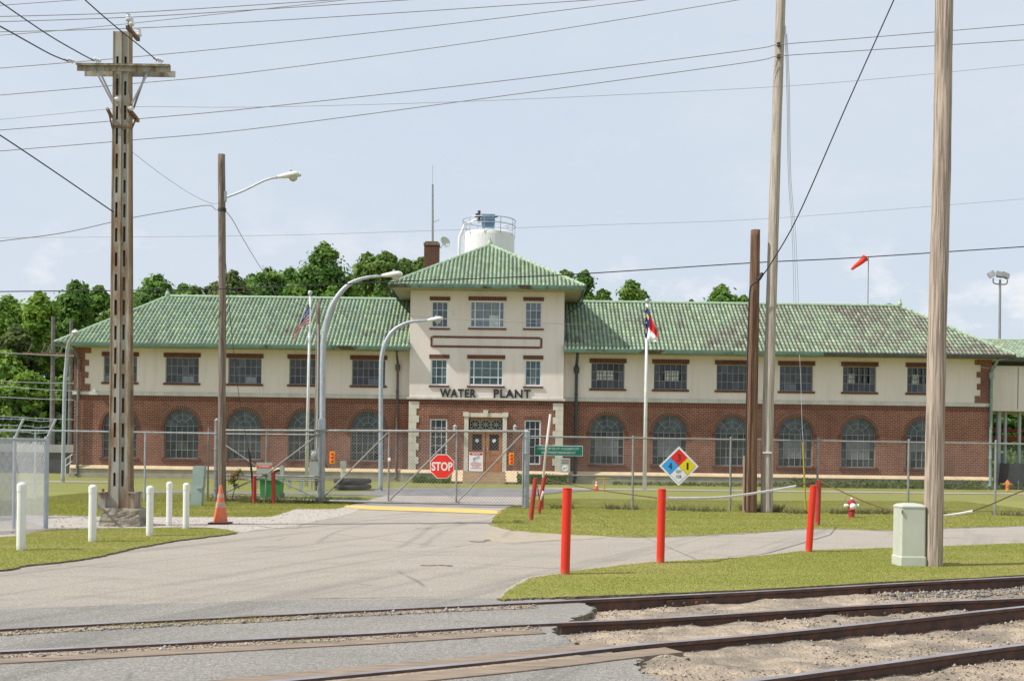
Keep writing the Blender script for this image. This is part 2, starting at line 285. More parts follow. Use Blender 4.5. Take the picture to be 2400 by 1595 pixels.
# ------------------------------------------------------------------ mesh helpers
class MB:
    def __init__(s): s.v = []; s.f = []; s.m = []; s.c = []
    def face(s, idx, mi=0, col=None): s.f.append(idx); s.m.append(mi); s.c.append(col)
    def add(s, vs): n = len(s.v); s.v.extend([tuple(p) for p in vs]); return n
    def poly(s, pts, mi=0, col=None):
        n = s.add(pts); s.face(list(range(n, n+len(pts))), mi, col)
    def box(s, x0, x1, y0, y1, z0, z1, mi=0):
        n = s.add([(x0, y0, z0), (x1, y0, z0), (x1, y1, z0), (x0, y1, z0), (x0, y0, z1), (x1, y0, z1), (x1, y1, z1), (x0, y1, z1)])
        for q in ((0, 3, 2, 1), (4, 5, 6, 7), (0, 1, 5, 4), (1, 2, 6, 5), (2, 3, 7, 6), (3, 0, 4, 7)):
            s.face([n+i for i in q], mi)
    def bar(s, p0, p1, w, d, mi=0, up=(0, 0, 1)):
        p0, p1 = Vector(p0), Vector(p1); a = (p1-p0).normalized(); u = Vector(up)
        if abs(a.dot(u)) > .95: u = Vector((0, 1, 0))
        x = a.cross(u).normalized()*w/2; y = x.cross(a).normalized()*d/2
        n = s.add([p0-x-y, p0+x-y, p0+x+y, p0-x+y, p1-x-y, p1+x-y, p1+x+y, p1-x+y])
        for q in ((0, 3, 2, 1), (4, 5, 6, 7), (0, 1, 5, 4), (1, 2, 6, 5), (2, 3, 7, 6), (3, 0, 4, 7)):
            s.face([n+i for i in q], mi)
    def tube(s, pts, r, n=8, caps=True, mi=0):
        pts = [Vector(p) for p in pts]; k = len(pts)
        rs = r if hasattr(r, '__len__') else [r]*k
        rings = []; px = None
        for i, p in enumerate(pts):
            a = (pts[min(i+1, k-1)]-pts[max(i-1, 0)]).normalized()
            if px is None:
                h = Vector((0, 1, 0)) if abs(a.y) < .9 else Vector((1, 0, 0)); px = a.cross(h).normalized()
            px = (px - a*px.dot(a)).normalized(); py = a.cross(px)
            rings.append(s.add([p + (px*math.cos(2*math.pi*j/n)+py*math.sin(2*math.pi*j/n))*rs[i] for j in range(n)]))
        for i in range(k-1):
            for j in range(n):
                s.face([rings[i]+j, rings[i]+(j+1) % n, rings[i+1]+(j+1) % n, rings[i+1]+j], mi)
        if caps: s.face([rings[0]+j for j in reversed(range(n))], mi); s.face([rings[-1]+j for j in range(n)], mi)
    def lathe(s, base, prof, n=16, mi=0, axis=(0, 0, 1)):
        q = Vector((0, 0, 1)).rotation_difference(Vector(axis)); base = Vector(base); rings = []
        for r, z in prof:
            rings.append(s.add([base + q @ Vector((r*math.cos(2*math.pi*j/n), r*math.sin(2*math.pi*j/n), z)) for j in range(n)]))
        for i in range(len(prof)-1):
            for j in range(n):
                s.face([rings[i]+j, rings[i]+(j+1) % n, rings[i+1]+(j+1) % n, rings[i+1]+j], mi)
        s.face([rings[0]+j for j in reversed(range(n))], mi); s.face([rings[-1]+j for j in range(n)], mi)
    def prismY(s, pts, y0, y1, mi=0, mside=None):      # pts (x, z)
        n = len(pts); a = s.add([(x, y0, z) for x, z in pts]); b = s.add([(x, y1, z) for x, z in pts])
        s.face([a+i for i in range(n)], mi); s.face([b+i for i in reversed(range(n))], mi)
        for i in range(n): s.face([a+i, b+i, b+(i+1) % n, a+(i+1) % n], mi if mside is None else mside)
    def build(s, name, m, parent=None, smooth=False, loc=None):
        off = Vector((0, 0, 0))
        if parent is not None:
            o = parent
            while o is not None: off += o.location; o = o.parent
        if loc is not None: off = Vector(loc)
        me = bpy.data.meshes.new(name); vv = [(x-off.x, y-off.y, z-off.z) for x, y, z in s.v]
        me.from_pydata(vv, [], s.f)
        for k in (m if isinstance(m, (list, tuple)) else [m]): me.materials.append(M[k])
        me.polygons.foreach_set('material_index', s.m)
        if any(c is not None for c in s.c):
            at = me.color_attributes.new('Col', 'FLOAT_COLOR', 'CORNER'); arr = []
            for f, c in zip(s.f, s.c): arr.extend(list((c or (.5, .5, .5)))[:3] and [*(c or (.5, .5, .5)), 1.0]*len(f))
            at.data.foreach_set('color', arr)
        if smooth: me.polygons.foreach_set('use_smooth', [True]*len(s.f))
        me.update()
        o = bpy.data.objects.new(name, me); SC.collection.objects.link(o)
        if parent is not None: o.parent = parent
        elif loc is not None: o.location = off
        return o
def tag(o, label=None, cat=None, group=None, kind=None):
    if label: o['label'] = label
    if cat: o['category'] = cat
    if group: o['group'] = group
    if kind: o['kind'] = kind
    return o
def thing(name, label, cat, loc, group=None):
    o = bpy.data.objects.new(name, None); o.empty_display_size = .2; SC.collection.objects.link(o)
    o.location = Vector(loc); return tag(o, label, cat, group)
def rawmesh(name, verts, faces, m, cols=None, kind=None, smooth=False, parent=None, off=None):
    """verts Nx3 array, faces MxK array, cols Mx3 per face"""
    verts = np.asarray(verts, dtype=np.float32); faces = np.asarray(faces, dtype=np.int32)
    if off is not None: verts = verts - np.array(off, dtype=np.float32)
    me = bpy.data.meshes.new(name); k = faces.shape[1]
    me.vertices.add(len(verts)); me.vertices.foreach_set('co', verts.ravel())
    me.loops.add(faces.size); me.loops.foreach_set('vertex_index', faces.ravel())
    me.polygons.add(len(faces)); me.polygons.foreach_set('loop_start', np.arange(0, faces.size, k, dtype=np.int32))
    me.polygons.foreach_set('loop_total', np.full(len(faces), k, dtype=np.int32))
    me.update(calc_edges=True)
    if cols is not None:
        at = me.color_attributes.new('Col', 'FLOAT_COLOR', 'CORNER')
        c = np.ones((len(faces), k, 4), dtype=np.float32); c[:, :, :3] = np.asarray(cols, dtype=np.float32)[:, None, :]
        at.data.foreach_set('color', c.ravel())
    if smooth: me.polygons.foreach_set('use_smooth', np.ones(len(faces), dtype=bool))
    me.materials.append(M[m]); o = bpy.data.objects.new(name, me); SC.collection.objects.link(o)
    if parent is not None: o.parent = parent
    if kind: o['kind'] = kind
    return o
def tess(outline, holes, fn, mb, mi=0):
    loops = [[Vector((x, y, 0)) for x, y in outline]] + [[Vector((x, y, 0)) for x, y in h] for h in holes]
    flat = [p for l in loops for p in l]; n = mb.add([fn(p.x, p.y) for p in flat])
    for t3 in tessellate_polygon(loops): mb.face([n+i for i in t3], mi)
def wall(mb, outline, holes, Y, depth=.22, mi=0):
    tess(outline, holes, lambda x, z: (x, Y, z), mb, mi)
    for h in holes:
        n = len(h); a = mb.add([(x, Y, z) for x, z in h]); b = mb.add([(x, Y+depth, z) for x, z in h])
        for i in range(n): mb.face([a+i, a+(i+1) % n, b+(i+1) % n, b+i], mi)
def rect(x0, x1, z0, z1): return [(x0, z0), (x1, z0), (x1, z1), (x0, z1)]
def sheet(name, pts, z, m, th=.05, kind='structure', edge=None):
    """pts: world (x,y) outline -> slab with its top at z"""
    mb = MB(); tess(pts, [], lambda x, y: (x, y, z), mb, 0)
    n = len(pts); a = mb.add([(x, y, z) for x, y in pts]); b = mb.add([(x, y, z-th) for x, y in pts])
    for i in range(n): mb.face([a+i, b+i, b+(i+1) % n, a+(i+1) % n], 1 if edge else 0)
    o = mb.build(name, [m, edge] if edge else m); tag(o, kind=kind); return o
def gp(pts, z=0.0): return [(G(x, y, z).x, G(x, y, z).y) for x, y in pts]
def smoothpoly(pts, k=4, jit=0.0, closed=True):
    out = []; n = len(pts)
    for i in range(n):
        p0, p1, p2, p3 = [np.array(pts[j % n]) for j in (i-1, i, i+1, i+2)]
        d = np.linalg.norm(p2-p1)
        for t in np.linspace(0, 1, k, endpoint=False):
            if d > 12: q = p1 + (p2-p1)*t
            else: q = .5*((2*p1)+(-p0+p2)*t+(2*p0-5*p1+4*p2-p3)*t*t+(-p0+3*p1-3*p2+p3)*t**3)
            if jit and d <= 12: q = q + RNG.normal(0, jit, 2)
            out.append((float(q[0]), float(q[1])))
    return out
def catmull(pts, k=6):
    out = []; n = len(pts)
    for i in range(n-1):
        p0 = pts[max(i-1, 0)]; p1 = pts[i]; p2 = pts[i+1]; p3 = pts[min(i+2, n-1)]
        for j in range(k):
            t = j/k; out.append(.5*((2*p1)+(p2-p0)*t+(2*p0-5*p1+4*p2-p3)*t*t+(-p0+3*p1-3*p2+p3)*t**3))
    out.append(pts[-1]); return out
_tc = {}
def text(parent, s, cx, y, cz, w, h, m, name='lettering', ex=.004, bold=.0, spacing=1.0):
    cu = bpy.data.curves.new('t', 'FONT'); cu.body = s; cu.align_x = 'CENTER'; cu.size = 1; cu.offset = bold; cu.space_character = spacing
    cu.resolution_u = 3; cu.extrude = .01
    ob = bpy.data.objects.new('t', cu); SC.collection.objects.link(ob)
    dg = bpy.context.evaluated_depsgraph_get(); me = bpy.data.meshes.new_from_object(ob.evaluated_get(dg))
    bpy.data.objects.remove(ob); bpy.data.curves.remove(cu)
    co = np.zeros(len(me.vertices)*3); me.vertices.foreach_get('co', co); co = co.reshape(-1, 3)
    mn, mx = co.min(0), co.max(0); sx = w/(mx[0]-mn[0]); sz = h/(mx[1]-mn[1])
    off = Vector((0, 0, 0)); o = parent
    while o is not None: off += o.location; o = o.parent
    out = np.empty_like(co); out[:, 0] = (co[:, 0]-(mn[0]+mx[0])/2)*sx+cx-off.x
    out[:, 2] = (co[:, 1]-(mn[1]+mx[1])/2)*sz+cz-off.z; out[:, 1] = y-off.y-(co[:, 2]+.01)/.02*ex
    me.vertices.foreach_set('co', out.ravel()); me.materials.clear(); me.materials.append(M[m]); me.update()
    ob = bpy.data.objects.new(name, me); SC.collection.objects.link(ob); ob.parent = parent; me.name = name
    return ob
# ================================================================== GROUND
NX0, NX1, NY0, NY1 = -16., 18., 1.5, 17.6
mb = MB(); tess([(-1500, -300), (1500, -300), (1500, 1800), (-1500, 1800)], [[(NX0, NY0), (NX1, NY0), (NX1, NY1), (NX0, NY1)]], lambda x, y: (x, y, -.02), mb)
tag(mb.build('ground', 'grassfar'), kind='structure')
RAILS = {
 'A': [(-500, 1500), (0, 1472), (300, 1456), (600, 1441), (900, 1426), (1200, 1412), (1500, 1397.5), (1800, 1383), (2100, 1366), (2400, 1350), (2800, 1329)],
 'B': [(-500, 1548), (0, 1524.5), (300, 1510), (600, 1495), (900, 1480), (1200, 1462.5), (1500, 1449.5), (1800, 1431), (2120, 1412), (2400, 1400), (2800, 1384)],
 'C': [(0, 1662), (350, 1625), (663, 1593), (930, 1568), (1200, 1542), (1500, 1509), (1800, 1483), (2100, 1452), (2400, 1420), (2800, 1380)],
 'D': [(1100, 1668), (1400, 1630), (1683, 1600), (1800, 1588), (2100, 1548), (2400, 1508), (2800, 1460)]}
RT = .03
rp = {k: [G(x, y, RT) for x, y in v] for k, v in RAILS.items()}
def raildist(X, Y, pts):
    d = np.full(X.shape, 99.)
    for a, b in zip(pts[:-1], pts[1:]):
        ax, ay, bx, by = a.x, a.y, b.x, b.y; L2 = (bx-ax)**2+(by-ay)**2
        t = np.clip(((X-ax)*(bx-ax)+(Y-ay)*(by-ay))/L2, 0, 1)
        d = np.minimum(d, np.hypot(X-ax-t*(bx-ax), Y-ay-t*(by-ay)))
    return d
def vnoise(X, Y, s, seed):
    r = np.random.default_rng(seed); g = r.random((64, 64)); x = X*s; y = Y*s
    xi = np.floor(x).astype(int); yi = np.floor(y).astype(int); fx = x-xi; fy = y-yi
    fx = fx*fx*(3-2*fx); fy = fy*fy*(3-2*fy); q = lambda a, b: g[a % 64, b % 64]
    return q(xi, yi)*(1-fx)*(1-fy)+q(xi+1, yi)*fx*(1-fy)+q(xi, yi+1)*(1-fx)*fy+q(xi+1, yi+1)*fx*fy
xs = np.arange(NX0, NX1+.001, .045); ys = np.arange(NY0, NY1+.001, .045)
def bedz(X, Y):
    z = np.interp(X, [-1, 1.5, 5.5, 9], [-.1, -.085, -.12, -.14]) + .075*vnoise(X, Y, .9, 1)+.035*vnoise(X, Y, 3.1, 2)+.02*vnoise(X, Y, 8, 3)+.022*np.maximum(0, vnoise(X, Y, 1.4, 21)-.45)*vnoise(X, Y, 17, 22)*4-.035
    dd = np.minimum(np.minimum(raildist(X, Y, rp['A']), raildist(X, Y, rp['B'])), np.minimum(raildist(X, Y, rp['C']), raildist(X, Y, rp['D'])))
    z = z - .02*np.exp(-(dd/.16)**2)
    da = raildist(X, Y, rp['A']); beyond = (Y > np.interp(X, [p.x for p in rp['A']], [p.y for p in rp['A']]))
    z = np.where(beyond & (da > .12), np.minimum(z+.1, -.01), z)
    return z
Xg, Yg = np.meshgrid(xs, ys); Zg = bedz(Xg, Yg)
nx, ny = len(xs), len(ys); ii = (np.arange(ny-1)[:, None]*nx+np.arange(nx-1)[None, :]).ravel()
rawmesh('track_bed', np.stack([Xg, Yg, Zg], -1).reshape(-1, 3), np.stack([ii, ii+1, ii+nx+1, ii+nx], 1), 'dirt', kind='structure', smooth=True)
road = gp([(-900, 1372), (-300, 1350), (0, 1335), (63, 1324), (151, 1315), (221, 1305), (284, 1291), (347, 1278), (410, 1267), (473, 1259), (537, 1251), (620, 1240), (690, 1222), (745, 1205), (800, 1192), (850, 1184),
  (1171, 1197), (1152, 1223), (1149, 1230), (1178, 1238), (1200, 1246), (1276, 1251), (1455, 1258), (1557, 1257), (1710, 1251), (1800, 1246), (1902, 1239), (2106, 1243), (2218, 1238), (2400, 1232), (2900, 1215),
  (2900, 1254), (2400, 1273), (2095, 1284), (1902, 1292), (1800, 1301), (1709, 1308), (1538, 1317), (1480, 1322), (1403, 1331), (1335, 1340), (1309, 1345), (1246, 1353), (1225, 1363), (1200, 1375), (1173, 1401),
  (1100, 1402), (700, 1406), (250, 1418), (-300, 1440), (-900, 1470)])
sheet('road', road, 0.0, 'road', .08)
cpx = gp([(-900, 1470), (-300, 1440), (250, 1418), (700, 1406), (1100, 1402), (1173, 1402), (1250, 1401), (1320, 1404), (1360, 1412), (1392, 1424), (1380, 1436), (1345, 1448), (1325, 1462), (1290, 1478), (1318, 1490), (1345, 1505), (1352, 1512), (1405, 1518), (1420, 1526), (1480, 1538), (1505, 1546), (1490, 1556), (1510, 1575), (1560, 1600), (1600, 1640), (1640, 1700)])
cpx += [(1.2, 1.6), (-15, 1.6)]
sheet('crossing_pavement', smoothpoly(cpx, 9, .022), 0.004, 'cross', .1, edge='edge')
isl = gp([(-900, 1365), (-300, 1348), (0, 1333), (63, 1322), (151, 1313), (221, 1303), (284, 1289), (347, 1276), (410, 1265), (473, 1257), (530, 1250), (553, 1245), (518, 1238), (454, 1234), (328, 1236), (227, 1238), (117, 1240), (60, 1250), (0, 1257), (-300, 1275), (-900, 1290)], .03)
isl = smoothpoly(isl, 9, .02); sheet('lawn_island', isl, .026, 'grass', .1, edge='edge')
tri = gp([(1173, 1402), (1185, 1388), (1202, 1375), (1227, 1362), (1248, 1352), (1309, 1343), (1335, 1338), (1403, 1329), (1480, 1320), (1538, 1315), (1709, 1306), (1800, 1299), (1902, 1288), (2095, 1282), (2400, 1271), (2900, 1252), (2900, 1312), (2400, 1345), (2100, 1360), (1800, 1377), (1500, 1390), (1330, 1396), (1240, 1399)], .03)
tri = smoothpoly(tri, 9, .016); sheet('lawn_triangle', tri, .026, 'grass', .1, edge='edge')
strip = gp([(1171, 1196), (1153, 1222), (1150, 1228), (1178, 1236), (1200, 1241), (1276, 1248), (1455, 1256), (1557, 1256), (1710, 1249), (1800, 1244), (1902, 1237), (2106, 1241), (2218, 1236), (2400, 1230), (2900, 1213), (3400, 1180), (2900, 1180), (2400, 1175), (1700, 1172), (1300, 1168), (1245, 1176), (1205, 1185)], .01)
strip = smoothpoly(strip, 9, .03); sheet('verge', strip, .012, 'grass', .04)
lawnl = gp([(-1500, 1215), (-300, 1209), (107, 1207), (284, 1210), (600, 1210), (641, 1208), (673, 1199), (695, 1192), (758, 1192), (795, 1190), (821, 1180), (862, 1173), (840, 1166), (600, 1162), (0, 1150), (-900, 1140)], .01)
lawnl = smoothpoly(lawnl, 4, .02); sheet('verge_left', lawnl, .008, 'grass', .04)
gr = gp([(-1500, 1212), (-300, 1206), (107, 1204), (284, 1208), (600, 1208), (641, 1206), (673, 1198), (695, 1190), (758, 1190), (800, 1186), (850, 1182), (830, 1200), (740, 1222), (660, 1236), (600, 1242), (545, 1250), (500, 1250), (454, 1240), (300, 1242), (100, 1250), (-300, 1285), (-1500, 1340)], 0)
sheet('gravel_path', smoothpoly(gr, 3, .03), .0045, 'gravelroad', .02)
apron = gp([(800, 1188), (862, 1172), (905, 1160), (1240, 1164), (1232, 1185), (1171, 1200)], .008)
sheet('concrete_apron', apron, .008, 'apron', .02)
ys0 = gp([(815, 1183), (900, 1186), (1000, 1189), (1100, 1192), (1168, 1196), (1172, 1202), (1160, 1203), (1050, 1199), (930, 1195), (850, 1192), (815, 1188)], .013)
sheet('yellow_line', smoothpoly(ys0, 2, .006), .013, 'yellowpaint', .004)
lane = gp([(600, 1157), (850, 1159), (905, 1161), (1240, 1166), (1262, 1158), (1330, 1151), (1400, 1148), (1300, 1145), (1100, 1142), (960, 1142), (870, 1144), (880, 1150), (840, 1154), (600, 1152), (300, 1149), (300, 1153)], 0)
sheet('lane', lane, .003, 'lane', .02)
walk = gp([(-300, 1125), (300, 1131), (300, 1128.5), (-300, 1122)], 0); sheet('footpath', walk, .006, 'apron', .02)
walk2 = gp([(1230, 1145), (1500, 1148), (2420, 1158), (2420, 1155.5), (1500, 1145), (1240, 1141.5)], 0); sheet('footpath', walk2, .006, 'apron', .02)
patch = gp([(1160, 1234), (1200, 1243), (1290, 1249), (1420, 1257), (1380, 1263), (1290, 1266), (1200, 1272), (1150, 1266), (1140, 1250)], .0); sheet('worn_soil', smoothpoly(patch, 4, .02), .006, 'sandpatch', .01)
def soilstrip(pts, w, z=.0055, m='soil'):
    P3 = catmull([Vector((*q, 0)) for q in gp(pts)], 12); l = []; rr_ = []
    for i, p in enumerate(P3):
        d = (P3[min(i+1, len(P3)-1)]-P3[max(i-1, 0)]).normalized(); q = Vector((-d.y, d.x, 0)); a = w*RNG.uniform(.2, 1.6); b = w*RNG.uniform(.3, 1.2); l.append((p.x-q.x*a, p.y-q.y*a)); rr_.append((p.x+q.x*b, p.y+q.y*b))
    sheet('soil_strip', l+rr_[::-1], z, m, .008)
soilstrip([(-200, 1345), (0, 1334), (63, 1323), (151, 1314), (221, 1304), (284, 1290), (347, 1277), (410, 1266), (473, 1258), (530, 1251), (556, 1246)], .09)
soilstrip([(1173, 1401), (1202, 1375), (1248, 1353), (1309, 1344), (1403, 1330), (1538, 1316), (1709, 1307), (1902, 1290), (2095, 1283), (2400, 1272)], .045, m='sandpatch')
soilstrip([(1240, 1248), (1455, 1257), (1557, 1257), (1710, 1251), (1902, 1239), (2106, 1243), (2218, 1238), (2400, 1232), (2600, 1225)], .12, m='soil')
# cracks and tyre-worn seams are real thin patches of tar on the road
def tar(pts, w, nm='tar_seam'):
    P3 = catmull([Vector((*q, 0)) for q in gp(pts)], 6); mb = MB(); n = len(P3); prev = None
    for i, p in enumerate(P3):
        d = (P3[min(i+1, n-1)]-P3[max(i-1, 0)]).normalized(); s = Vector((-d.y, d.x, 0))*w/2*(.4+1.2*random.random())*(1 if 0 < i < n-1 else .1)
        a = mb.add([(p.x-s.x, p.y-s.y, .0075), (p.x+s.x, p.y+s.y, .0075)])
        if prev is not None: mb.face([prev, a, a+1, prev+1])
        prev = a
    tag(mb.build(nm, 'edge'), kind='structure')
tar([(985, 1324), (1005, 1325), (1030, 1324), (1060, 1326)], .08); tar([(972, 1238), (1025, 1238)], .05)
tar([(1100, 1268), (1130, 1269), (1146, 1264)], .1)
tar([(600, 1231), (641, 1237), (700, 1236), (805, 1229), (947, 1226), (1026, 1228)], .035)
tar([(720, 1402.5), (850, 1401), (1020, 1398.5)], .02)
# ---- grass blades, weeds, stones (stuff)
def inpoly(px, py, poly):
    poly = np.array(poly); x, y = poly[:, 0], poly[:, 1]; x2, y2 = np.roll(x, -1), np.roll(y, -1); c = np.zeros(px.shape, bool)
    for a, b, a2, b2 in zip(x, y, x2, y2):
        c ^= ((b > py) != (b2 > py)) & (px < (a2-a)*(py-b)/(b2-b+1e-12)+a)
    return c
def blades(name, poly, dens, h, z, m='blade', wdt=.0035, xlim=(-15, 16), clump=None, fn=None):
    pa = np.array(poly); x0, y0 = np.maximum(pa.min(0), (xlim[0], 0)); x1, y1 = np.minimum(pa.max(0), (xlim[1], 60))
    n = int(dens*(x1-x0)*(y1-y0)); px = RNG.uniform(x0, x1, n); py = RNG.uniform(y0, y1, n); k = inpoly(px, py, poly)
    if clump: k &= vnoise(px, py, clump, 5) > .45
    if fn is not None: k &= fn(px, py)
    px, py = px[k], py[k]; n = len(px)
    a = RNG.uniform(0, 2*np.pi, n); hh = h*RNG.uniform(.5, 1.3, n); w = wdt*RNG.uniform(.7, 1.4, n)*(1+py/30)
    lean = RNG.uniform(.3, 1.6, n)*hh; b = RNG.uniform(0, 2*np.pi, n); zz = np.full(n, z-.005)
    v = np.empty((n, 3, 3)); v[:, 0] = np.stack([px-w*np.cos(a), py-w*np.sin(a), zz], 1); v[:, 1] = np.stack([px+w*np.cos(a), py+w*np.sin(a), zz], 1)
    v[:, 2] = np.stack([px+lean*np.cos(b), py+lean*np.sin(b), zz+hh], 1)
    return tag(rawmesh(name, v.reshape(-1, 3), np.arange(n*3).reshape(-1, 3), m), kind='stuff')
blades('grass', isl, 2600, .012, .03, xlim=(-9.5, 0)); blades('grass', tri, 3200, .011, .03, xlim=(-1, 9.5))
blades('grass', strip, 900, .022, .012, wdt=.006, xlim=(-1, 16)); blades('grass', lawnl, 700, .035, .01, wdt=.006, xlim=(-14, -3))
# taller tufts along fence, building foot and rail edges
def band_poly(pts, half): 
    pts = [Vector((*q, 0)) for q in pts]; l = []; r = []
    for i, p in enumerate(pts):
        d = (pts[min(i+1, len(pts)-1)]-pts[max(i-1, 0)]).normalized(); s = Vector((-d.y, d.x, 0))*half; l.append((p.x-s.x, p.y-s.y)); r.append((p.x+s.x, p.y+s.y))
    return l+r[::-1]
blades('weeds', band_poly(gp([(1250, 1190), (1482, 1194), (1711, 1200), (1800, 1203), (2128, 1204), (2400, 1209)]), .3), 260, .16, 0, 'weed', .012, xlim=(0, 16), clump=1.3)
blades('weeds', band_poly(gp([(1740, 1198), (1830, 1200)]), .4), 500, .22, 0, 'weed', .012)
blades('weeds', band_poly(gp([(505, 1174), (600, 1178), (760, 1180), (850, 1178)]), .3), 420, .2, 0, 'weed', .012)
# stones
ico = np.array([(0, 0, 1), (.9, 0, .1), (.2, .85, -.1), (-.8, .4, .15), (-.6, -.7, 0), (.35, -.85, .05), (0, 0, -.8)])
icf = np.array([(0, 1, 2), (0, 2, 3), (0, 3, 4), (0, 4, 5), (0, 5, 1), (6, 2, 1), (6, 3, 2), (6, 4, 3), (6, 5, 4), (6, 1, 5)])
def stones(name, px, py, pz, size, cols):
    n = len(px); s = size*RNG.lognormal(0, .45, n); a = RNG.uniform(0, 6.28, n); sc = RNG.uniform(.6, 1.2, (n, 1, 3))*s[:, None, None]
    b = ico[None]*sc*RNG.uniform(.75, 1.2, (n, 7, 1)); c, sn = np.cos(a)[:, None], np.sin(a)[:, None]
    v = np.stack([b[:, :, 0]*c-b[:, :, 1]*sn+px[:, None], b[:, :, 0]*sn+b[:, :, 1]*c+py[:, None], b[:, :, 2]*.8+pz[:, None]+.2*s[:, None]], -1)
    f = (icf[None]+(np.arange(n)*7)[:, None, None]).reshape(-1, 3)
    ci = RNG.integers(0, len(cols), n); cc = np.repeat(np.array(cols)[ci]*RNG.uniform(.7, 1.15, (n, 1)), 10, 0)
    return tag(rawmesh(name, v.reshape(-1, 3), f, 'stonebits', cc), kind='stuff')
GC = [(.4, .33, .26), (.3, .27, .24), (.2, .18, .17), (.48, .45, .42), (.25, .19, .14)]
n = 110000; px = RNG.uniform(-2, 10, n); py = RNG.uniform(6.5, 16, n); crossp = cpx
k = ~inpoly(px, py, crossp) & (vnoise(px, py, 1.1, 9) > RNG.uniform(.4, 1.2, n)-.35*np.exp(-(np.minimum(raildist(px, py, rp['C']), np.minimum(raildist(px, py, rp['B']), raildist(px, py, rp['D'])))/.3)**2)) & (py < np.interp(px, [p.x for p in rp['A']], [p.y for p in rp['A']])+.05)
px, py = px[k], py[k]; stones('track_gravel', px, py, bedz(px, py), .008, [(.4, .31, .22), (.3, .24, .18), (.2, .165, .13), (.48, .42, .36), (.14, .12, .1)])
n = 3200; px = RNG.uniform(4.4, 10, n); py = np.interp(px, [p.x for p in rp['A']], [p.y for p in rp['A']])-RNG.uniform(.1, .85, n)
stones('ballast', px, py, bedz(px, py)+.005, .014, [(.2, .2, .2), (.3, .29, .28), (.4, .35, .29), (.12, .11, .1), (.3, .24, .18)])
grp = smoothpoly(gr, 2); n = 9000; px = RNG.uniform(-12, -2, n); py = RNG.uniform(19, 29, n); k = inpoly(px, py, grp); px, py = px[k], py[k]
stones('path_gravel', px, py, np.full(len(px), .004), .009, [(.5, .45, .4), (.38, .34, .3), (.6, .55, .5)])
# sand strips beside rails over the crossing
def strip_along(pts, o0, o1, z, m, x0, x1, name):
    P3 = catmull(pts, 8); P3 = [p for p in P3 if x0 <= p.x <= x1]; l = []; r = []
    for i, p in enumerate(P3):
        d = (P3[min(i+1, len(P3)-1)]-P3[max(i-1, 0)]).normalized(); s = Vector((d.y, -d.x, 0))
        l.append((p.x+s.x*o0, p.y+s.y*o0)); w = o1*(.75+.5*vnoise(np.array([p.x]), np.array([p.y]), 1.7, 4)[0]); r.append((p.x+s.x*w, p.y+s.y*w))
    return sheet(name, l+r[::-1], z, m, .01)
sA = strip_along(rp['A'], .02, .24, .009, 'sand', -13, .25, 'flangeway'); sB = strip_along(rp['B'], .02, .2, .009, 'sand', -13, .2, 'flangeway')
sC = strip_along(rp['C'], .02, .1, .009, 'sand', -13, .6, 'flangeway')
def along_stones(name, pts, o0, o1, n, x0, x1, size, cols):
    a = np.array([(p.x, p.y) for p in catmull(pts, 8)]); px = RNG.uniform(x0, x1, n); py = np.interp(px, a[:, 0], a[:, 1])-RNG.uniform(o0, o1, n)
    stones(name, px, py, np.full(n, .01), size, cols)
along_stones('flangeway_gravel', rp['A'], .06, .3, 3200, -8, .3, .007, GC); along_stones('flangeway_gravel', rp['B'], .06, .26, 2600, -7, .3, .007, GC)
for tx, ty in ((300, 1462), (330, 1461), (430, 1456), (600, 1447), (560, 1449), (640, 1446), (100, 1470), (730, 1503), (480, 1452)):
    c = G(tx, ty+6, 0); pl = [(c.x-.2, c.y-.04), (c.x+.2, c.y-.04), (c.x+.2, c.y+.05), (c.x-.2, c.y+.05)]
    blades('rail_weeds', pl, 2500, .035, 0, 'blade', .004)
# ---- rails
PROF = [(-.036, 0), (.036, 0), (.037, -.03), (.01, -.045), (.009, -.13), (.07, -.15), (.07, -.16), (-.07, -.16), (-.07, -.15), (-.009, -.13), (-.01, -.045), (-.037, -.03)]
RL = {'A': 'farthest rail, dark blue sheen, running along the lawn edge', 'B': 'second rail from the lawn, set in grey asphalt at the left',
      'C': 'third rail from the lawn, brown with timber planks beside it', 'D': 'nearest rail, brown, cutting the bottom right corner'}
def rail(key):
    P3 = catmull(rp[key], 8); t = thing('rail', RL[key], 'railway rail', P3[len(P3)//2]-Vector((0, 0, .19)), 'railway rails crossing the foreground')
    mb = MB(); prev = None; m_ = len(PROF)
    for i, p in enumerate(P3):
        d = (P3[min(i+1, len(P3)-1)]-P3[max(i-1, 0)]); d.z = 0; d.normalize(); s = Vector((d.y, -d.x, 0))
        a = mb.add([p+s*o+Vector((0, 0, z)) for o, z in PROF])
        if prev is not None:
            for j in range(m_): mb.face([prev+j, a+j, a+(j+1) % m_, prev+(j+1) % m_], 1 if j == 0 else 0)
        prev = a
    mb.build('running_rail', ['railside', 'railtop'], t)
    return t, P3
def jointbar(t, P3, px, ln=.75):
    i = min(range(len(P3)), key=lambda k: abs(P3[k].x-px)); p = P3[i]; d = (P3[i+1]-P3[i-1]); d.z = 0; d.normalize(); s = Vector((d.y, -d.x, 0))
    mb = MB(); mb.bar(p-d*ln/2+s*.027+Vector((0, 0, -.09)), p+d*ln/2+s*.027+Vector((0, 0, -.09)), .03, .09); mb.build('joint_bar', 'railside', t)
    for q in (-.28, -.1, .1, .28):
        b = MB(); c = p+d*q*ln/.75+Vector((0, 0, -.09)); b.tube([c+s*.03, c+s*.075], .018, 6); b.build('bolt', 'railside', t)
tA, pA = rail('A'); jointbar(tA, pA, G(2140, 1390).x, .9); jointbar(tA, pA, G(1600, 1395).x, .6)
tB, pB = rail('B'); jointbar(tB, pB, G(2050, 1430).x, 1.0); rail('C'); rail('D')
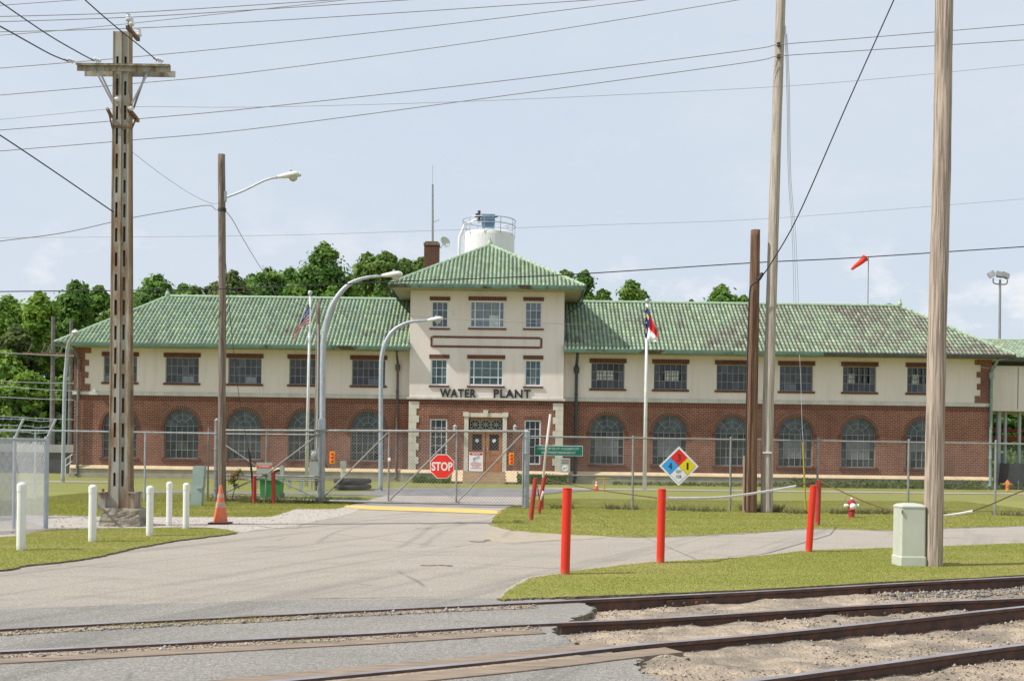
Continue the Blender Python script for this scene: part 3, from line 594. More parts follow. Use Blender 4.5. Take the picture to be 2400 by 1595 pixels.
def plank(name, key, o0, o1, x0, x1, lab):
    P3 = [p for p in catmull(rp[key], 8) if x0 <= p.x <= x1]; l = []; r = []
    for i, p in enumerate(P3):
        d = (P3[min(i+1, len(P3)-1)]-P3[max(i-1, 0)]).normalized(); s = Vector((d.y, -d.x, 0)); l.append((p.x+s.x*o0, p.y+s.y*o0)); r.append((p.x+s.x*o1, p.y+s.y*o1))
    o = sheet(name, l+r[::-1], .014, 'plank', .15, kind=None); del_kind = o.pop('kind', None) if 'kind' in o else None
    tag(o, lab, 'timber plank', 'timber crossing planks')
plank('crossing_plank', 'C', -.3, -.06, -2.6, .95, 'weathered timber plank on the far side of the third rail')
plank('crossing_plank', 'C', .12, .36, -2.6, 1.25, 'weathered timber plank on the near side of the third rail')
plank('crossing_plank', 'B', .22, .42, -6.5, .3, 'long weathered timber plank in front of the second rail')
mb = MB(); c = G(1495, 1478, -.1); c.z = float(bedz(np.array([c.x]), np.array([c.y]))[0])
vv = ico*np.array([.062, .05, .045])*RNG.uniform(.8, 1.2, (7, 1)); nn = mb.add([c+Vector(v)+Vector((0, 0, .025)) for v in vv]); [mb.face([nn+i for i in f]) for f in icf]
tag(mb.build('rock', 'rock', loc=c), 'dark lump of rock lying on sand between the rails', 'rock')
# ================================================================== BUILDING
YW = 55.3; YT = 54.7; SW = F/YW
XL = P(173, 960, YW).x; XR = P(2322, 980, YW).x
TXL = P(960, 860, YT).x; TXR = P(1321, 860, YT).x; TC = (TXL+TXR)/2
ZF, ZB0, ZB1, ZTOP = .54, 4.09, 4.26, 6.5
bld = thing('water_plant_building', 'long brick and stucco plant building with green tiled roofs and a central tower', 'building', (0, YW, 0))
winL = [P(x, 930, YW).x for x in (281, 426, 573, 716, 863)]; winR = [P(x, 930, YW).x for x in (1424, 1571, 1718, 1866, 2014, 2165)]
AW = 40/SW; ZS = 2.59; ZA0 = .975; UW = 39/SW; UZ0, UZ1 = 4.74, 6.02
def archpts(cx, r=AW, z0=ZA0, n=20):
    return [(cx-r, z0), (cx+r, z0)]+[(cx+r*math.cos(math.pi*i/n), ZS+r*math.sin(math.pi*i/n)) for i in range(n+1)]
def capstone(a, b, Y, pr, par):
    g = MB(); n = g.add([(a, Y-pr, ZF-.12), (b, Y-pr, ZF-.12), (b, Y-pr, ZF-.09), (a, Y-pr, ZF-.09), (a, Y-.005, ZF+.06), (b, Y-.005, ZF+.06), (b, Y-.005, ZF-.12), (a, Y-.005, ZF-.12)])
    for f in ((0, 1, 2, 3), (3, 2, 5, 4), (0, 7, 6, 1), (0, 3, 4, 7), (1, 6, 5, 2)): g.face([n+i for i in f])
    g.build('sloped_cap', 'cap', par)
for x0, x1, ws in ((XL, TXL+.05, winL), (TXR-.05, XR, winR)):
    mb = MB(); wall(mb, rect(x0, x1, ZF, ZB0), [archpts(c) for c in ws], YW); mb.build('brick_wall', 'brick', bld)
    mb = MB(); wall(mb, rect(x0, x1, ZB1, ZTOP), [rect(c-UW, c+UW, UZ0, UZ1) for c in ws], YW); mb.build('stucco_wall', 'stucco', bld)
    mb = MB(); mb.box(x0-.06 if x0 == XL else x0, x1+.06 if x1 == XR else x1, YW-.06, YW+.1, ZB0, ZB1); mb.box(x0, x1, YW-.02, YW+.1, ZB1, ZB1+.03); mb.build('string_course', 'band', bld)
    mb = MB(); mb.box(x0-.1 if x0 == XL else x0, x1+.1 if x1 == XR else x1, YW-.09, YW+.2, -.1, ZF-.12)
    mb.box(x0-.16 if x0 == XL else x0, x1+.16 if x1 == XR else x1, YW-.16, YW-.09, -.1, .2); capstone(x0-.12 if x0 == XL else x0, x1+.12 if x1 == XR else x1, YW, .14, mb.build('foundation', 'stone', bld))
def soldier(mb, x0, x1, z0, z1, Y, pr=.03, pitch=.085):
    n = max(2, round((x1-x0)/pitch)); p = (x1-x0)/n
    mb.box(x0+.002, x1-.002, Y-pr*.5, Y+.05, z0+.002, z1-.002, 1)
    for i in range(n): mb.box(x0+i*p+.006, x0+(i+1)*p-.006, Y-pr, Y+.04, z0, z1, 0)
mb = MB(); soldier(mb, XL, TXL, ZB0-.24, ZB0, YW, .012); soldier(mb, TXR, XR, ZB0-.24, ZB0, YW, .012); mb.build('soldier_course', ['brickred', 'mortar'], bld)
# back walls, end walls and a dark room behind the windows
mb = MB(); YB = YW+7.4; mb.box(XL+.01, XL+.25, YW+.01, YB, 0, 4.1); mb.box(XR-.25, XR-.01, YW+.01, YB, 0, 4.1); mb.box(XL+.01, XR-.01, YB-.2, YB, 0, 4.1); mb.build('rear_brick_wall', 'brick', bld)
mb = MB(); mb.box(XL+.01, XL+.25, YW+.01, YB, 4.1, ZTOP); mb.box(XR-.25, XR-.01, YW+.01, YB, 4.1, ZTOP); mb.box(XL+.01, XR-.01, YB-.2, YB, 4.1, ZTOP); mb.build('rear_stucco_wall', 'stucco', bld)
mb = MB(); mb.box(XL+.3, XR-.3, YW+.3, YW+.4, .6, 6.4); mb.build('inner_wall', 'dark', bld)
# quoins
mb = MB()
def brickquoin(mb, xe, sgn):
    z = 6.5; wlist = [.72, .52, .6, .52, .6, .52, .6, .52, .74]; hs = [.28, .3, .25, .3, .25, .3, .25, .3, .0]
    zz = 6.45
    for w, h in ((.84, .28), (.54, .34), (.74, .29), (.54, .31), (.72, .29), (.54, .31), (.82, .37)):
        x2 = xe+sgn*w; mb.box(min(xe, x2), max(xe, x2), YW-.03, YW+.02, zz-h, zz); zz -= h
brickquoin(mb, XL-.01, 1); mb.build('brick_quoin', 'brick', bld); mb = MB(); brickquoin(mb, XR+.01, -1); mb.build('brick_quoin', 'brick', bld)
# --- windows
CG = [(.028, .034, .042), (.04, .047, .058), (.06, .072, .09), (.032, .038, .044), (.015, .018, .022)]
def panes(mb, quads, Y, tint=1.0, cols=CG):
    for (x0, x1, z0, z1) in quads:
        j = [random.uniform(-.004, .004) for _ in range(4)]; c = random.choice(cols); k = random.uniform(.8, 1.25)*tint
        mb.poly([(x0, Y+j[0], z0), (x1, Y+j[1], z0), (x1, Y+j[2], z1), (x0, Y+j[3], z1)], 0, tuple(q*k for q in c))
def steelwindow(cx, kind=0, lab=None):
    wt = random.uniform(.7, 1.25)
    x0, x1 = cx-UW, cx+UW; Y = YW+.14; fr = MB(); t = .022
    cols = [x0+(x1-x0)*i/6 for i in range(7)]; rows = [UZ0+(UZ1-UZ0)*i/3 for i in range(4)]
    for c in cols[1:-1]: fr.box(c-t/2, c+t/2, Y-.02, Y+.02, UZ0, UZ1)
    for r in rows[1:-1]: fr.box(x0, x1, Y-.021, Y+.019, r-t/2, r+t/2)
    for a in ((x0, x0+.04), (x1-.04, x1)): fr.box(a[0], a[1], Y-.025, Y+.03, UZ0, UZ1)
    fr.box(x0+.04, x1-.04, Y-.024, Y+.029, UZ0, UZ0+.04); fr.box(x0+.04, x1-.04, Y-.024, Y+.029, UZ1-.04, UZ1)
    if kind in (1, 2, 3):    # centre sash tilted open
        a, b = cols[1], cols[5]; zc = rows[2]; za, zb = rows[1], UZ1-.05
        for xx in np.linspace(a, b, 5): fr.bar((xx, Y-.22, za+.05), (xx, Y+.16, zb), .02, .02)
    w = fr.build('window', 'steelframe', bld)
    g = MB()
    for i in range(6):
        for r in range(3):
            if kind in (1, 2, 3) and 1 <= i <= 4 and r >= 1: continue
            panes(g, [(cols[i], cols[i+1], rows[r], rows[r+1])], Y+.005, wt*(1.25 if (r == 0 and wt > 1) else 1))
    if kind == 0 and random.random() < .6:
        i0 = random.choice((0, 1, 3)); g.poly([(cols[i0]+.012, Y+.001, rows[0]+.02), (cols[i0+2]-.012, Y+.001, rows[0]+.02), (cols[i0+2]-.012, Y+.001, rows[1]-.08), (cols[i0]+.012, Y+.001, rows[1]-.08)], 0, random.choice([(.16, .19, .24), (.11, .13, .17), (.25, .27, .29)]))
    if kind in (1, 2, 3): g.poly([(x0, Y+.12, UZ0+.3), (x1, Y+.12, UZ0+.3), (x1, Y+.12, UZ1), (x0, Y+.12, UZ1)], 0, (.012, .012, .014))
    if kind in (1, 2, 3):   # daylight of the rear windows seen as pale panes behind
        if kind == 1: rr = (cols[0]+.08, cols[4]+.05, UZ0+.45, UZ0+.95)
        elif kind == 2: rr = (cols[2]+.0, cols[4]+.18, UZ0+.15, UZ0+.98)
        else: rr = (cols[0]+.1, cols[2]+.12, UZ0+.15, UZ0+.95)
        nxp = 6
        for i in range(nxp):
            for q in range(3):
                xa = rr[0]+(rr[1]-rr[0])*i/nxp; xb = rr[0]+(rr[1]-rr[0])*(i+1)/nxp-.03; zq = rr[2]+(rr[3]-rr[2])*q/3; zq2 = rr[2]+(rr[3]-rr[2])*(q+1)/3-.03
                g.poly([(xa, Y+.1, zq), (xb, Y+.1, zq), (xb, Y+.1, zq2), (xa, Y+.1, zq2)], 0, (.72, .77, .74))
    g.build('glass', 'pane', w)
    l = MB(); soldier(l, x0-.1, x1+.1, UZ1, UZ1+.22, YW, .04); l.build('lintel', ['brickred', 'mortar'], w)
    s = MB(); soldier(s, x0-.1, x1+.1, UZ0-.1, UZ0, YW, .06); s.build('sill', ['brickred', 'mortar'], w)
def archwindow(cx, blind=None):
    Y = YW+.16; fr = MB(); t = .024; x0, x1 = cx-AW, cx+AW
    cols = [x0+2*AW*i/6 for i in range(7)]; rows = [ZA0, ZA0+.43, ZA0+.87, ZA0+1.27, ZS]
    for c in cols[1:-1]:
        ztop = ZS if True else 0
        fr.box(c-t/2, c+t/2, Y-.02, Y+.02, ZA0, ZS)
    for r in rows[1:]: fr.box(x0, x1, Y-.021, Y+.019, r-t/2, r+t/2)
    fr.box(x0, x0+.03, Y-.025, Y+.03, ZA0, ZS); fr.box(x1-.03, x1, Y-.025, Y+.03, ZA0, ZS); fr.box(x0+.03, x1-.03, Y-.024, Y+.029, ZA0, ZA0+.045)
    for rr in (AW*.35, AW*.68, AW-.012):
        fr.tube([(cx+rr*math.cos(math.pi*i/16), Y, ZS+rr*math.sin(math.pi*i/16)) for i in range(17)], .014, 4)
    for a in (45, 90, 135):
        ca, sa = math.cos(R(a)), math.sin(R(a)); fr.bar((cx+AW*.35*ca, Y, ZS+AW*.35*sa), (cx+AW*ca, Y, ZS+AW*sa), t, .03, up=(0, 1, 0))
    w = fr.build('arched_window', 'steelframe', bld)
    g = MB(); panes(g, [(cols[i], cols[i+1], rows[r], rows[r+1]) for i in range(6) for r in range(4)], Y+.006, random.uniform(.75, 1.2))
    for k in range(8):
        a0, a1 = math.pi*k/8, math.pi*(k+1)/8; c = random.choice([(.035, .05, .055), (.05, .07, .07), (.07, .09, .095)])
        g.poly([(cx, Y+.006, ZS), (cx+AW*math.cos(a0), Y+.006, ZS+AW*math.sin(a0)), (cx+AW*math.cos((a0+a1)/2), Y+.006, ZS+AW*math.sin((a0+a1)/2)), (cx+AW*math.cos(a1), Y+.006, ZS+AW*math.sin(a1))], 0, c)
    if blind:
        for i in range(1, 5):
            for r in ((1, 2) if blind == 1 else (2,)): g.poly([(cols[i]+.012, Y+.001, rows[r]+.012), (cols[i+1]-.012, Y+.001, rows[r]+.012), (cols[i+1]-.012, Y+.001, rows[r+1]-.012), (cols[i]+.012, Y+.001, rows[r+1]-.012)], 0, (.17, .18, .2))
    g.build('glass', 'pane', w)
    ar = MB(); n = 30; r0, r1 = AW, AW+.19
    for i in range(n):
        a0, a1 = math.pi*i/n, math.pi*(i+1)/n; da = .02
        pts = [(cx+r*math.cos(a), ZS+r*math.sin(a)) for r, a in ((r0, a0+da/2), (r1, a0+da/2), (r1, a1-da/2), (r0, a1-da/2))]; ar.prismY(pts, YW-.02, YW+.05, 0)
    for s in (-1, 1):
        for q in range(4): xa, xb = sorted((cx+s*r0, cx+s*r1)); ar.box(xa, xb, YW-.02, YW+.05, ZS-.088*(q+1)+.01, ZS-.088*q, 0)
    pts = [(cx+(r0+.004)*math.cos(math.pi*i/20), ZS+(r0+.004)*math.sin(math.pi*i/20)) for i in range(21)]+[(cx+(r1+.014)*math.cos(math.pi*i/20), ZS+(r1+.014)*math.sin(math.pi*i/20)) for i in range(20, -1, -1)]
    for i in range(20):
        q = [pts[i], pts[i+1], pts[40-i], pts[41-i]]; ar.poly([(x, YW-.012, z) for x, z in q], 1)
    ar.build('brick_arch', ['brickred', 'mortar'], w)
    s = MB(); s.box(x0-.12, x1+.12, YW-.06, YW+.12, ZA0-.12, ZA0); s.build('sill', 'brickred', w)
for i, c in enumerate(winL): steelwindow(c, 0); archwindow(c, 1 if i in (0,) else None)
for i, c in enumerate(winR): steelwindow(c, {0: 1, 1: 2, 4: 3, 5: 3}.get(i, 0)); archwindow(c, 1 if i in (0, 1, 3, 4) else (2 if i == 5 else None))
# --- tower
ST = F/YT
TZ0, TZ1 = 9.45, 4.1
tw3 = [Rct(1011, 705.5, 1051, 767.5, YT), Rct(1101.6, 705.5, 1183, 767.5, YT), Rct(1230, 706.6, 1270.5, 768.5, YT)]
tw2 = [Rct(1009.5, 841, 1049, 902, YT), Rct(1098.7, 842, 1179.5, 903, YT), Rct(1230, 843, 1269, 904, YT)]
tw1 = [Rct(1007.2, 981, 1047.7, 1085, YT), Rct(1228.5, 984, 1267, 1088, YT)]
door = Rct(1097.5, 977, 1177.5, 1104, YT)
ZL = P(1140, 937, YT).z; ZL2 = P(1140, 932, YT).z
mb = MB(); wall(mb, rect(TXL, TXR, ZL2, TZ0), [rect(*r) for r in tw3+tw2], YT, .2); mb.build('tower_stucco_wall', 'towerstucco', bld)
mb = MB(); wall(mb, rect(TXL, TXR, ZF, ZL-.2), [rect(*r) for r in tw1]+[[(door[0], ZF), (door[1], ZF), (door[1], door[3]), (door[0], door[3])][::1]], YT, .3) if False else None
# door opening reaches the wall's foot: outline goes round it
dz0 = door[2]; out = [(TXL, ZF), (door[0], ZF), (door[0], door[3]), (door[1], door[3]), (door[1], ZF), (TXR, ZF), (TXR, ZL-.22), (TXL, ZL-.22)]
mb = MB(); wall(mb, out, [rect(*r) for r in tw1], YT, .22); mb.box(door[0]-.3, door[0]-.001, YT+.01, YT+.35, ZF, door[3]+.2); mb.box(door[1]+.001, door[1]+.3, YT+.01, YT+.35, ZF, door[3]+.2); mb.build('tower_brick_wall', 'brick', bld)
mb = MB(); soldier(mb, TXL, TXR, ZL-.22, ZL, YT, .02); soldier(mb, tw1[0][0]-.06, tw1[0][1]+.06, tw1[0][3]+.01, tw1[0][3]+.2, YT, .008, .08); soldier(mb, tw1[1][0]-.06, tw1[1][1]+.06, tw1[1][3]+.01, tw1[1][3]+.2, YT, .008, .08); mb.build('soldier_course', ['brickred', 'mortar'], bld)
mb = MB(); mb.box(TXL-.1, TXR+.1, YT-.1, YT+.2, ZL, ZL2); mb.build('string_course', 'band', bld)
mb = MB(); mb.box(TXL+.001, TXL+.2, YT+.001, YT+7.6, ZL2, TZ0); mb.box(TXR-.2, TXR-.001, YT+.001, YT+7.6, ZL2, TZ0); mb.box(TXL+.2, TXR-.2, YT+7.4, YT+7.6, 5, TZ0); mb.build('tower_side_wall', 'towerstucco', bld)
mb = MB(); mb.box(TXL+.001, TXL+.2, YT+.001, YW+.3, 0, ZL); mb.box(TXR-.2, TXR-.001, YT+.001, YW+.3, 0, ZL); mb.build('tower_side_brick', 'brick', bld)
mb = MB(); mb.box(TXL+.25, TXR-.25, YT+.36, YT+.4, .5, 9.3); mb.build('inner_wall', 'dark', bld)
mb = MB(); c0, c1 = P(1058, 1120, YT).x, P(1211, 1120, YT).x
for a, b in ((TXL-.35, c0), (c1, TXR+.3)):
    mb = MB(); mb.box(a, b, YT-.14, YT+.2, -.1, ZF-.12); fd = mb.build('tower_foundation', 'stone', bld); capstone(a-.02, b, YT, .18, fd)
mb = MB(); zz = ZF; i = 0; H = (P(965, 940, YT).z-ZF)
hs = [1.0]+[.62]*9; tot = H/10.
for k in range(10):
    w = .5 if k % 2 == 1 or k in (0,) else .36; w = (.5 if k % 2 else .37)
    z0 = ZF+tot*k; z1 = z0+tot-.006
    mb.box(TXL-.012, TXL+w, YT-.03, YT+.05, z0, z1); mb.box(TXR-w, TXR+.012, YT-.03, YT+.05, z0, z1)
mb.build('stone_quoin', 'quoin', bld)
fx = Rct(1009, 788, 1271, 815, YT); mb = MB(); tk = .1
soldier(mb, fx[0]+tk, fx[1]-tk, fx[3]-tk, fx[3], YT, .03); soldier(mb, fx[0]+tk, fx[1]-tk, fx[2], fx[2]+tk, YT, .03)
for xa in (fx[0], fx[1]-tk):
    for q in range(5): mb.box(xa, xa+tk, YT-.03, YT+.04, fx[2]+.03+q*.1, fx[2]+.03+q*.1+.088, 0)
mb.build('brick_panel_border', ['brickred', 'mortar'], bld)
def vinyl(r, cols, rows, split=False, tint=1.0, lint=True, palecols=None):
    x0, x1, z0, z1 = r; Y = YT+.08; fr = MB(); t = .065; m = .022
    fr.box(x0, x1, Y-.05, Y+.04, z0, z0+t); fr.box(x0, x1, Y-.05, Y+.04, z1-t, z1); fr.box(x0, x0+t, Y-.05, Y+.04, z0+t, z1-t); fr.box(x1-t, x1, Y-.05, Y+.04, z0+t, z1-t)
    q = []
    if split:
        a, b = x0+.25, x1-.25; zm = z0+(z1-z0)*.32
        for xx in (a, b): fr.box(xx-.03, xx+.03, Y-.04, Y+.03, z0+t, z1-t)
        fr.box(x0+t, x1-t, Y-.035, Y+.025, zm-.03, zm+.03)
        for xx in (a+(b-a)/3, a+(b-a)*2/3): fr.box(xx-m/2, xx+m/2, Y-.02, Y+.02, z0+t, z1-t)
        zq = zm+(z1-zm)*.5; fr.box(x0+t, x1-t, Y-.019, Y+.019, zq-m/2, zq+m/2)
        q = [(x0, a, z0, zm), (x0, a, zm, z1), (b, x1, z0, zm), (b, x1, zm, z1), (a, b, z0, zm), (a, b, zm, z1)]
    else:
        for i in range(1, cols): xx = x0+(x1-x0)*i/cols; fr.box(xx-m/2, xx+m/2, Y-.02, Y+.02, z0+t, z1-t)
        for i in range(1, rows): zz = z0+(z1-z0)*i/rows; fr.box(x0+t, x1-t, Y-.019, Y+.019, zz-m/2, zz+m/2)
        q = [(x0+(x1-x0)*i/cols, x0+(x1-x0)*(i+1)/cols, z0+(z1-z0)*j/rows, z0+(z1-z0)*(j+1)/rows) for i in range(cols) for j in range(rows)]
    w = fr.build('vinyl_window', 'whiteframe', bld); g = MB(); panes(g, q, Y+.01, tint, palecols or CG); g.build('glass', 'pane', w)
    if lint:
        l = MB(); soldier(l, x0-.09, x1+.09, z1+.03, z1+.22, YT, .04); l.build('lintel', ['brickred', 'mortar'], w)
        s = MB(); soldier(s, x0-.09, x1+.09, z0-.1, z0-.02, YT, .06); s.build('sill', ['brickred', 'mortar'], w)
TEAL = [(.05, .1, .11), (.08, .14, .15), (.12, .18, .19), (.04, .08, .09)]; BLU = [(.12, .16, .22), (.2, .25, .32), (.16, .2, .26)]
vinyl(tw3[0], 3, 3, palecols=[(.06, .09, .13), (.14, .18, .24), (.09, .12, .17)]); vinyl(tw3[1], 4, 3, True, palecols=BLU); vinyl(tw3[2], 3, 3, palecols=BLU)
vinyl(tw2[0], 3, 3, palecols=TEAL); vinyl(tw2[1], 4, 3, True, palecols=TEAL); vinyl(tw2[2], 3, 3, palecols=TEAL)
vinyl(tw1[0], 3, 5, lint=False, tint=.7); vinyl(tw1[1], 3, 5, lint=False, tint=.5)
mb = MB(); xw = tw3[1]; mb.poly([(xw[0]+.95, YT+.085, xw[2]+.07), (xw[1]-.3, YT+.085, xw[2]+.07), (xw[1]-.3, YT+.085, xw[2]+.62), (xw[0]+.95, YT+.085, xw[2]+.62)], 0, (.55, .6, .62)); mb.build('pale_blind', 'pane', bld)
# door
mb = MB(); x0, x1, z0, z1 = door; z0 = ZF; sw = .21
mb.box(x0-sw, x0, YT-.09, YT+.05, z0, z1); mb.box(x1, x1+sw, YT-.09, YT+.05, z0, z1); mb.box(x0-sw, x1+sw, YT-.1, YT+.05, z1, z1+.2)
mb.box(x0-sw-.06, x0+.02, YT-.13, YT+.04, z1+.02, z1+.24); mb.box(x1-.02, x1+sw+.06, YT-.13, YT+.04, z1+.02, z1+.24)
xc = (x0+x1)/2; mb.prismY([(xc-.09, z1), (xc+.09, z1), (xc+.13, z1+.34), (xc-.13, z1+.34)], YT-.15, YT+.03); mb.build('door_surround', 'quoin', bld)
ztr = z1-.62; mb = MB(); mb.box(x0, x1, YT+.12, YT+.2, ztr-.09, ztr); mb.box(x0, x1, YT+.12, YT+.2, z1-.12, z1)
mb.build('transom_rail', 'wood_door', bld)
tr = MB(); tr.box(x0, x1, YT+.2, YT+.24, ztr, z1-.12); trm = tr.build('transom_glass', 'dark', bld); tw = MB()
for k in range(3):
    a = x0+.05+(x1-x0-.1)*k/3+.03; b = x0+.05+(x1-x0-.1)*(k+1)/3-.03; za, zb = ztr+.04, z1-.15; Yt = YT+.17; w = .035
    for p, q in (((a, za), (b, zb)), ((a, zb), (b, za)), (((a+b)/2, za), ((a+b)/2, zb)), ((a, (za+zb)/2), (b, (za+zb)/2)), ((a, za), (b, za)), ((a, zb), (b, zb)), ((a, za), (a, zb)), ((b, za), (b, zb))):
        tw.bar((p[0], Yt, p[1]), (q[0], Yt, q[1]), w, .03, up=(0, 1, 0))
tw.build('fretwork', 'greybox', trm)
for s in (0, 1):
    a = x0+.02+(xc-x0)*s; b = a+(xc-x0)-.03; zt = ztr-.1; d = MB(); Yd = YT+.14; st = .17
    zg0, zg1 = z0+1.05, zt-.12
    d.box(a, a+st, Yd, Yd+.05, z0, zt); d.box(b-st, b, Yd, Yd+.05, z0, zt); d.box(a+st, b-st, Yd, Yd+.05, zg1, zt); d.box(a+st, b-st, Yd, Yd+.05, zg0-.2, zg0); d.box(a+st, b-st, Yd, Yd+.05, z0, z0+.25)
    d.box(a+st, b-st, Yd+.02, Yd+.04, z0+.25, zg0-.2); d.box(a+st, b-st, Yd, Yd+.05, z0+.5, z0+.58)
    dd = d.build('front_door', 'wood_door', bld); g = MB(); g.box(a+st, b-st, Yd+.02, Yd+.03, zg0, zg1); g.build('door_glass', 'dark', dd)
    g = MB(); g.lathe(((a+b)/2, Yd+.015, (zg0+zg1)/2+.08), [(.09, 0), (.09, .006)], 20, axis=(0, -1, 0)); g.build('round_sticker', 'signwhite', dd)
    g = MB(); xh = b-.08 if s == 0 else a+.08; g.tube([(xh, Yd-.04, z0+1.0), (xh, Yd-.04, z0+1.2)], .015, 6); g.build('handle', 'galv', dd)
# steps
mb = MB(); sx0, sx1 = P(1085, 1120, 54).x, P(1184, 1120, 54).x
for i in range(4): mb.box(sx0, sx1, YT-.3-.3*(4-i)+.0, YT+.2 if i == 3 else YT-.3-.3*(3-i), -.1, .13*(i+1))
mb.build('front_steps', 'step', bld)
mb = MB()
for a, b in ((P(1058, 1120, 53.6).x, sx0-.005), (sx1+.005, P(1212, 1120, 53.6).x)): 
    mb = MB(); n = mb.add([(a, YT-1.25, .06), (b, YT-1.25, .06), (b, YT-1.25, .1), (a, YT-1.25, .1), (a, YT-.3, ZF+.06), (b, YT-.3, ZF+.06), (b, YT+.0, ZF+.06), (a, YT+.0, ZF+.06), (a, YT, .06), (b, YT, .06)])
    for f in ((0, 1, 2, 3), (3, 2, 5, 4), (4, 5, 6, 7), (1, 9, 6, 5, 2), (0, 3, 4, 7, 8), (0, 8, 9, 1)): mb.face([n+i for i in f])
    ck = mb.build('step_cheek', 'cap', bld); mb = MB(); mb.box(a+.05, b-.05, YT-1.18, YT, -.1, .06); mb.build('cheek_base', 'stone', ck)
for px in (1067, 1207):
    c = P(px, 1004, YT); g = MB(); g.bar((c.x, YT+.01, c.z+.12), (c.x, YT-.2, c.z+.16), .03, .03); g.lathe((c.x, YT-.2, c.z-.2), [(.05, 0), (.09, .05), (.1, .25), (.12, .3), (.02, .4), (.015, .45)], 8); g.build('wall_lantern', 'woodgrey' if False else 'greybox', bld)
# sign lettering
r = Rct(1031, 911, 1116, 931.5, YT); text(bld, 'WATER', (r[0]+r[1])/2, YT-.01, (r[2]+r[3])/2, r[1]-r[0], r[3]-r[2], 'letter', ex=.05, bold=.025, spacing=1.12)
r = Rct(1157, 912, 1244, 932.5, YT); text(bld, 'PLANT', (r[0]+r[1])/2, YT-.01, (r[2]+r[3])/2, r[1]-r[0], r[3]-r[2], 'letter', ex=.05, bold=.025, spacing=1.12)
# --- roofs
GRN = [(.31, .43, .27), (.34, .46, .29), (.29, .40, .27), (.31, .41, .31), (.37, .48, .28), (.26, .36, .25), (.33, .43, .31), (.30, .40, .28)]
BRN = [(.22, .21, .165), (.18, .18, .14), (.25, .235, .19), (.16, .165, .13)]
def vn1(x, y): return float(vnoise(np.array([x]), np.array([y]), 1.0, 33)[0])
def slope(name, o, u, up, n, Lx, Ls, hipL, hipR, brown, pitch=.2, course=.33, cut=None):
    """o eave start; u along eave; up along slope; n normal; hip insets per slope metre"""
    o, u, up, n = Vector(o), Vector(u).normalized(), Vector(up).normalized(), Vector(n).normalized()
    prof = [(0, 0), (.1, .05), (.27, .08), (.45, .08), (.62, .05), (.72, 0), (1.0, -.015)]
    V = []; Fc = []; C = []; nc = int(math.ceil(Ls/course)); ncol = int(Lx/pitch)+1
    for j in range(nc):
        s0 = j*course-.02; s1 = min((j+1)*course+.02, Ls); sm = (s0+s1)/2
        for i in range(ncol):
            x = i*pitch; xm = x+pitch/2
            if xm < hipL*sm or xm > Lx-hipR*sm: continue
            if cut and cut(xm, sm): continue
            b = brown(xm/Lx, sm/Ls); wn = .5*vn1(xm*.55+o.x, sm*.55)+.5*vn1(xm*1.9+o.x, sm*1.9+9); b = max(0, min(1, b*.9+(wn-.5)*1.5*b+.35*(wn > .72)*(b > .05))); c = random.choice(GRN); cb = random.choice(BRN); bb = max(0, min(1, b*random.uniform(.5, 1.7))); c = tuple(p*(1-bb)+q*bb for p, q in zip(c, cb)); k = random.uniform(.8, 1.14)
            c = tuple(q*k for q in c); st = len(V)
            for a, h in prof:
                V.append(o+u*(x+a*pitch)+up*s0+n*(h+.028)); V.append(o+u*(x+a*pitch)+up*s1+n*(h*.82))
            V.append(o+u*x+up*s0+n*.0); V.append(o+u*(x+pitch*.72)+up*s0+n*.0)
            for q in range(len(prof)-1): Fc.append((st+2*q, st+2*q+2, st+2*q+3, st+2*q+1)); C.append(c if q < 5 else tuple(w*.7 for w in c))  # pan faces darker: valley shade and some dirt put into the tile colour
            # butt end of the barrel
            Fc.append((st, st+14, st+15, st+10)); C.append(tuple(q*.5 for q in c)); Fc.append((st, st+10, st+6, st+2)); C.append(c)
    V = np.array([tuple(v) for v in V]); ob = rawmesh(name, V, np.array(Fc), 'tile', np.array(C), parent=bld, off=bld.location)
    return ob
hW = 4.2; YE = YW-.95; ZE = 6.58; RISE = 2.85; SL = math.hypot(hW, RISE); upv = Vector((0, hW, RISE)); nv = Vector((0, -RISE, hW))
EXL = P(128, 806, YE).x; EXR = P(2378, 834, YE).x; hk = hW/SL
bn = lambda a, b: lambda x, s: a+(b-a)*x+.12*(random.random()-.5)
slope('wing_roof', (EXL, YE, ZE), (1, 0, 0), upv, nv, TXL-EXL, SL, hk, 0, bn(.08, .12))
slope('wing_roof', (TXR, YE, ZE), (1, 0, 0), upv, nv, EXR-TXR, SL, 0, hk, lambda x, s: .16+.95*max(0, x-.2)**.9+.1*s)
upb = Vector((0, -hW, RISE)); nb = Vector((0, RISE, hW))
mbk = MB()   # rear slopes and hip ends, plain pitched surfaces under tiles
YR = YE+hW; YE2 = YR+hW; ZR = ZE+RISE
mbk.poly([(EXR, YE2, ZE), (EXL, YE2, ZE), (EXL+hW, YR, ZR), (EXR-hW, YR, ZR)]); mbk.build('rear_roof', 'hiptile', bld)
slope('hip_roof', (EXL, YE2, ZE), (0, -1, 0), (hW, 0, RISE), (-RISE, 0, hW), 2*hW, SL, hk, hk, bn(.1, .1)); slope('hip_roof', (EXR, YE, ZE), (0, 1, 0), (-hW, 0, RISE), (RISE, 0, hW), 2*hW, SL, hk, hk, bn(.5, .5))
mb = MB()
def tilerow(mb, p0, p1, r=.11, seg=.36):
    p0, p1 = Vector(p0), Vector(p1); d = p1-p0; n = max(1, int(d.length/seg))
    for i in range(n): a = p0+d*i/n; b = p0+d*(i+1.06)/n; mb.tube([a, b], [r, r*.84], 8)
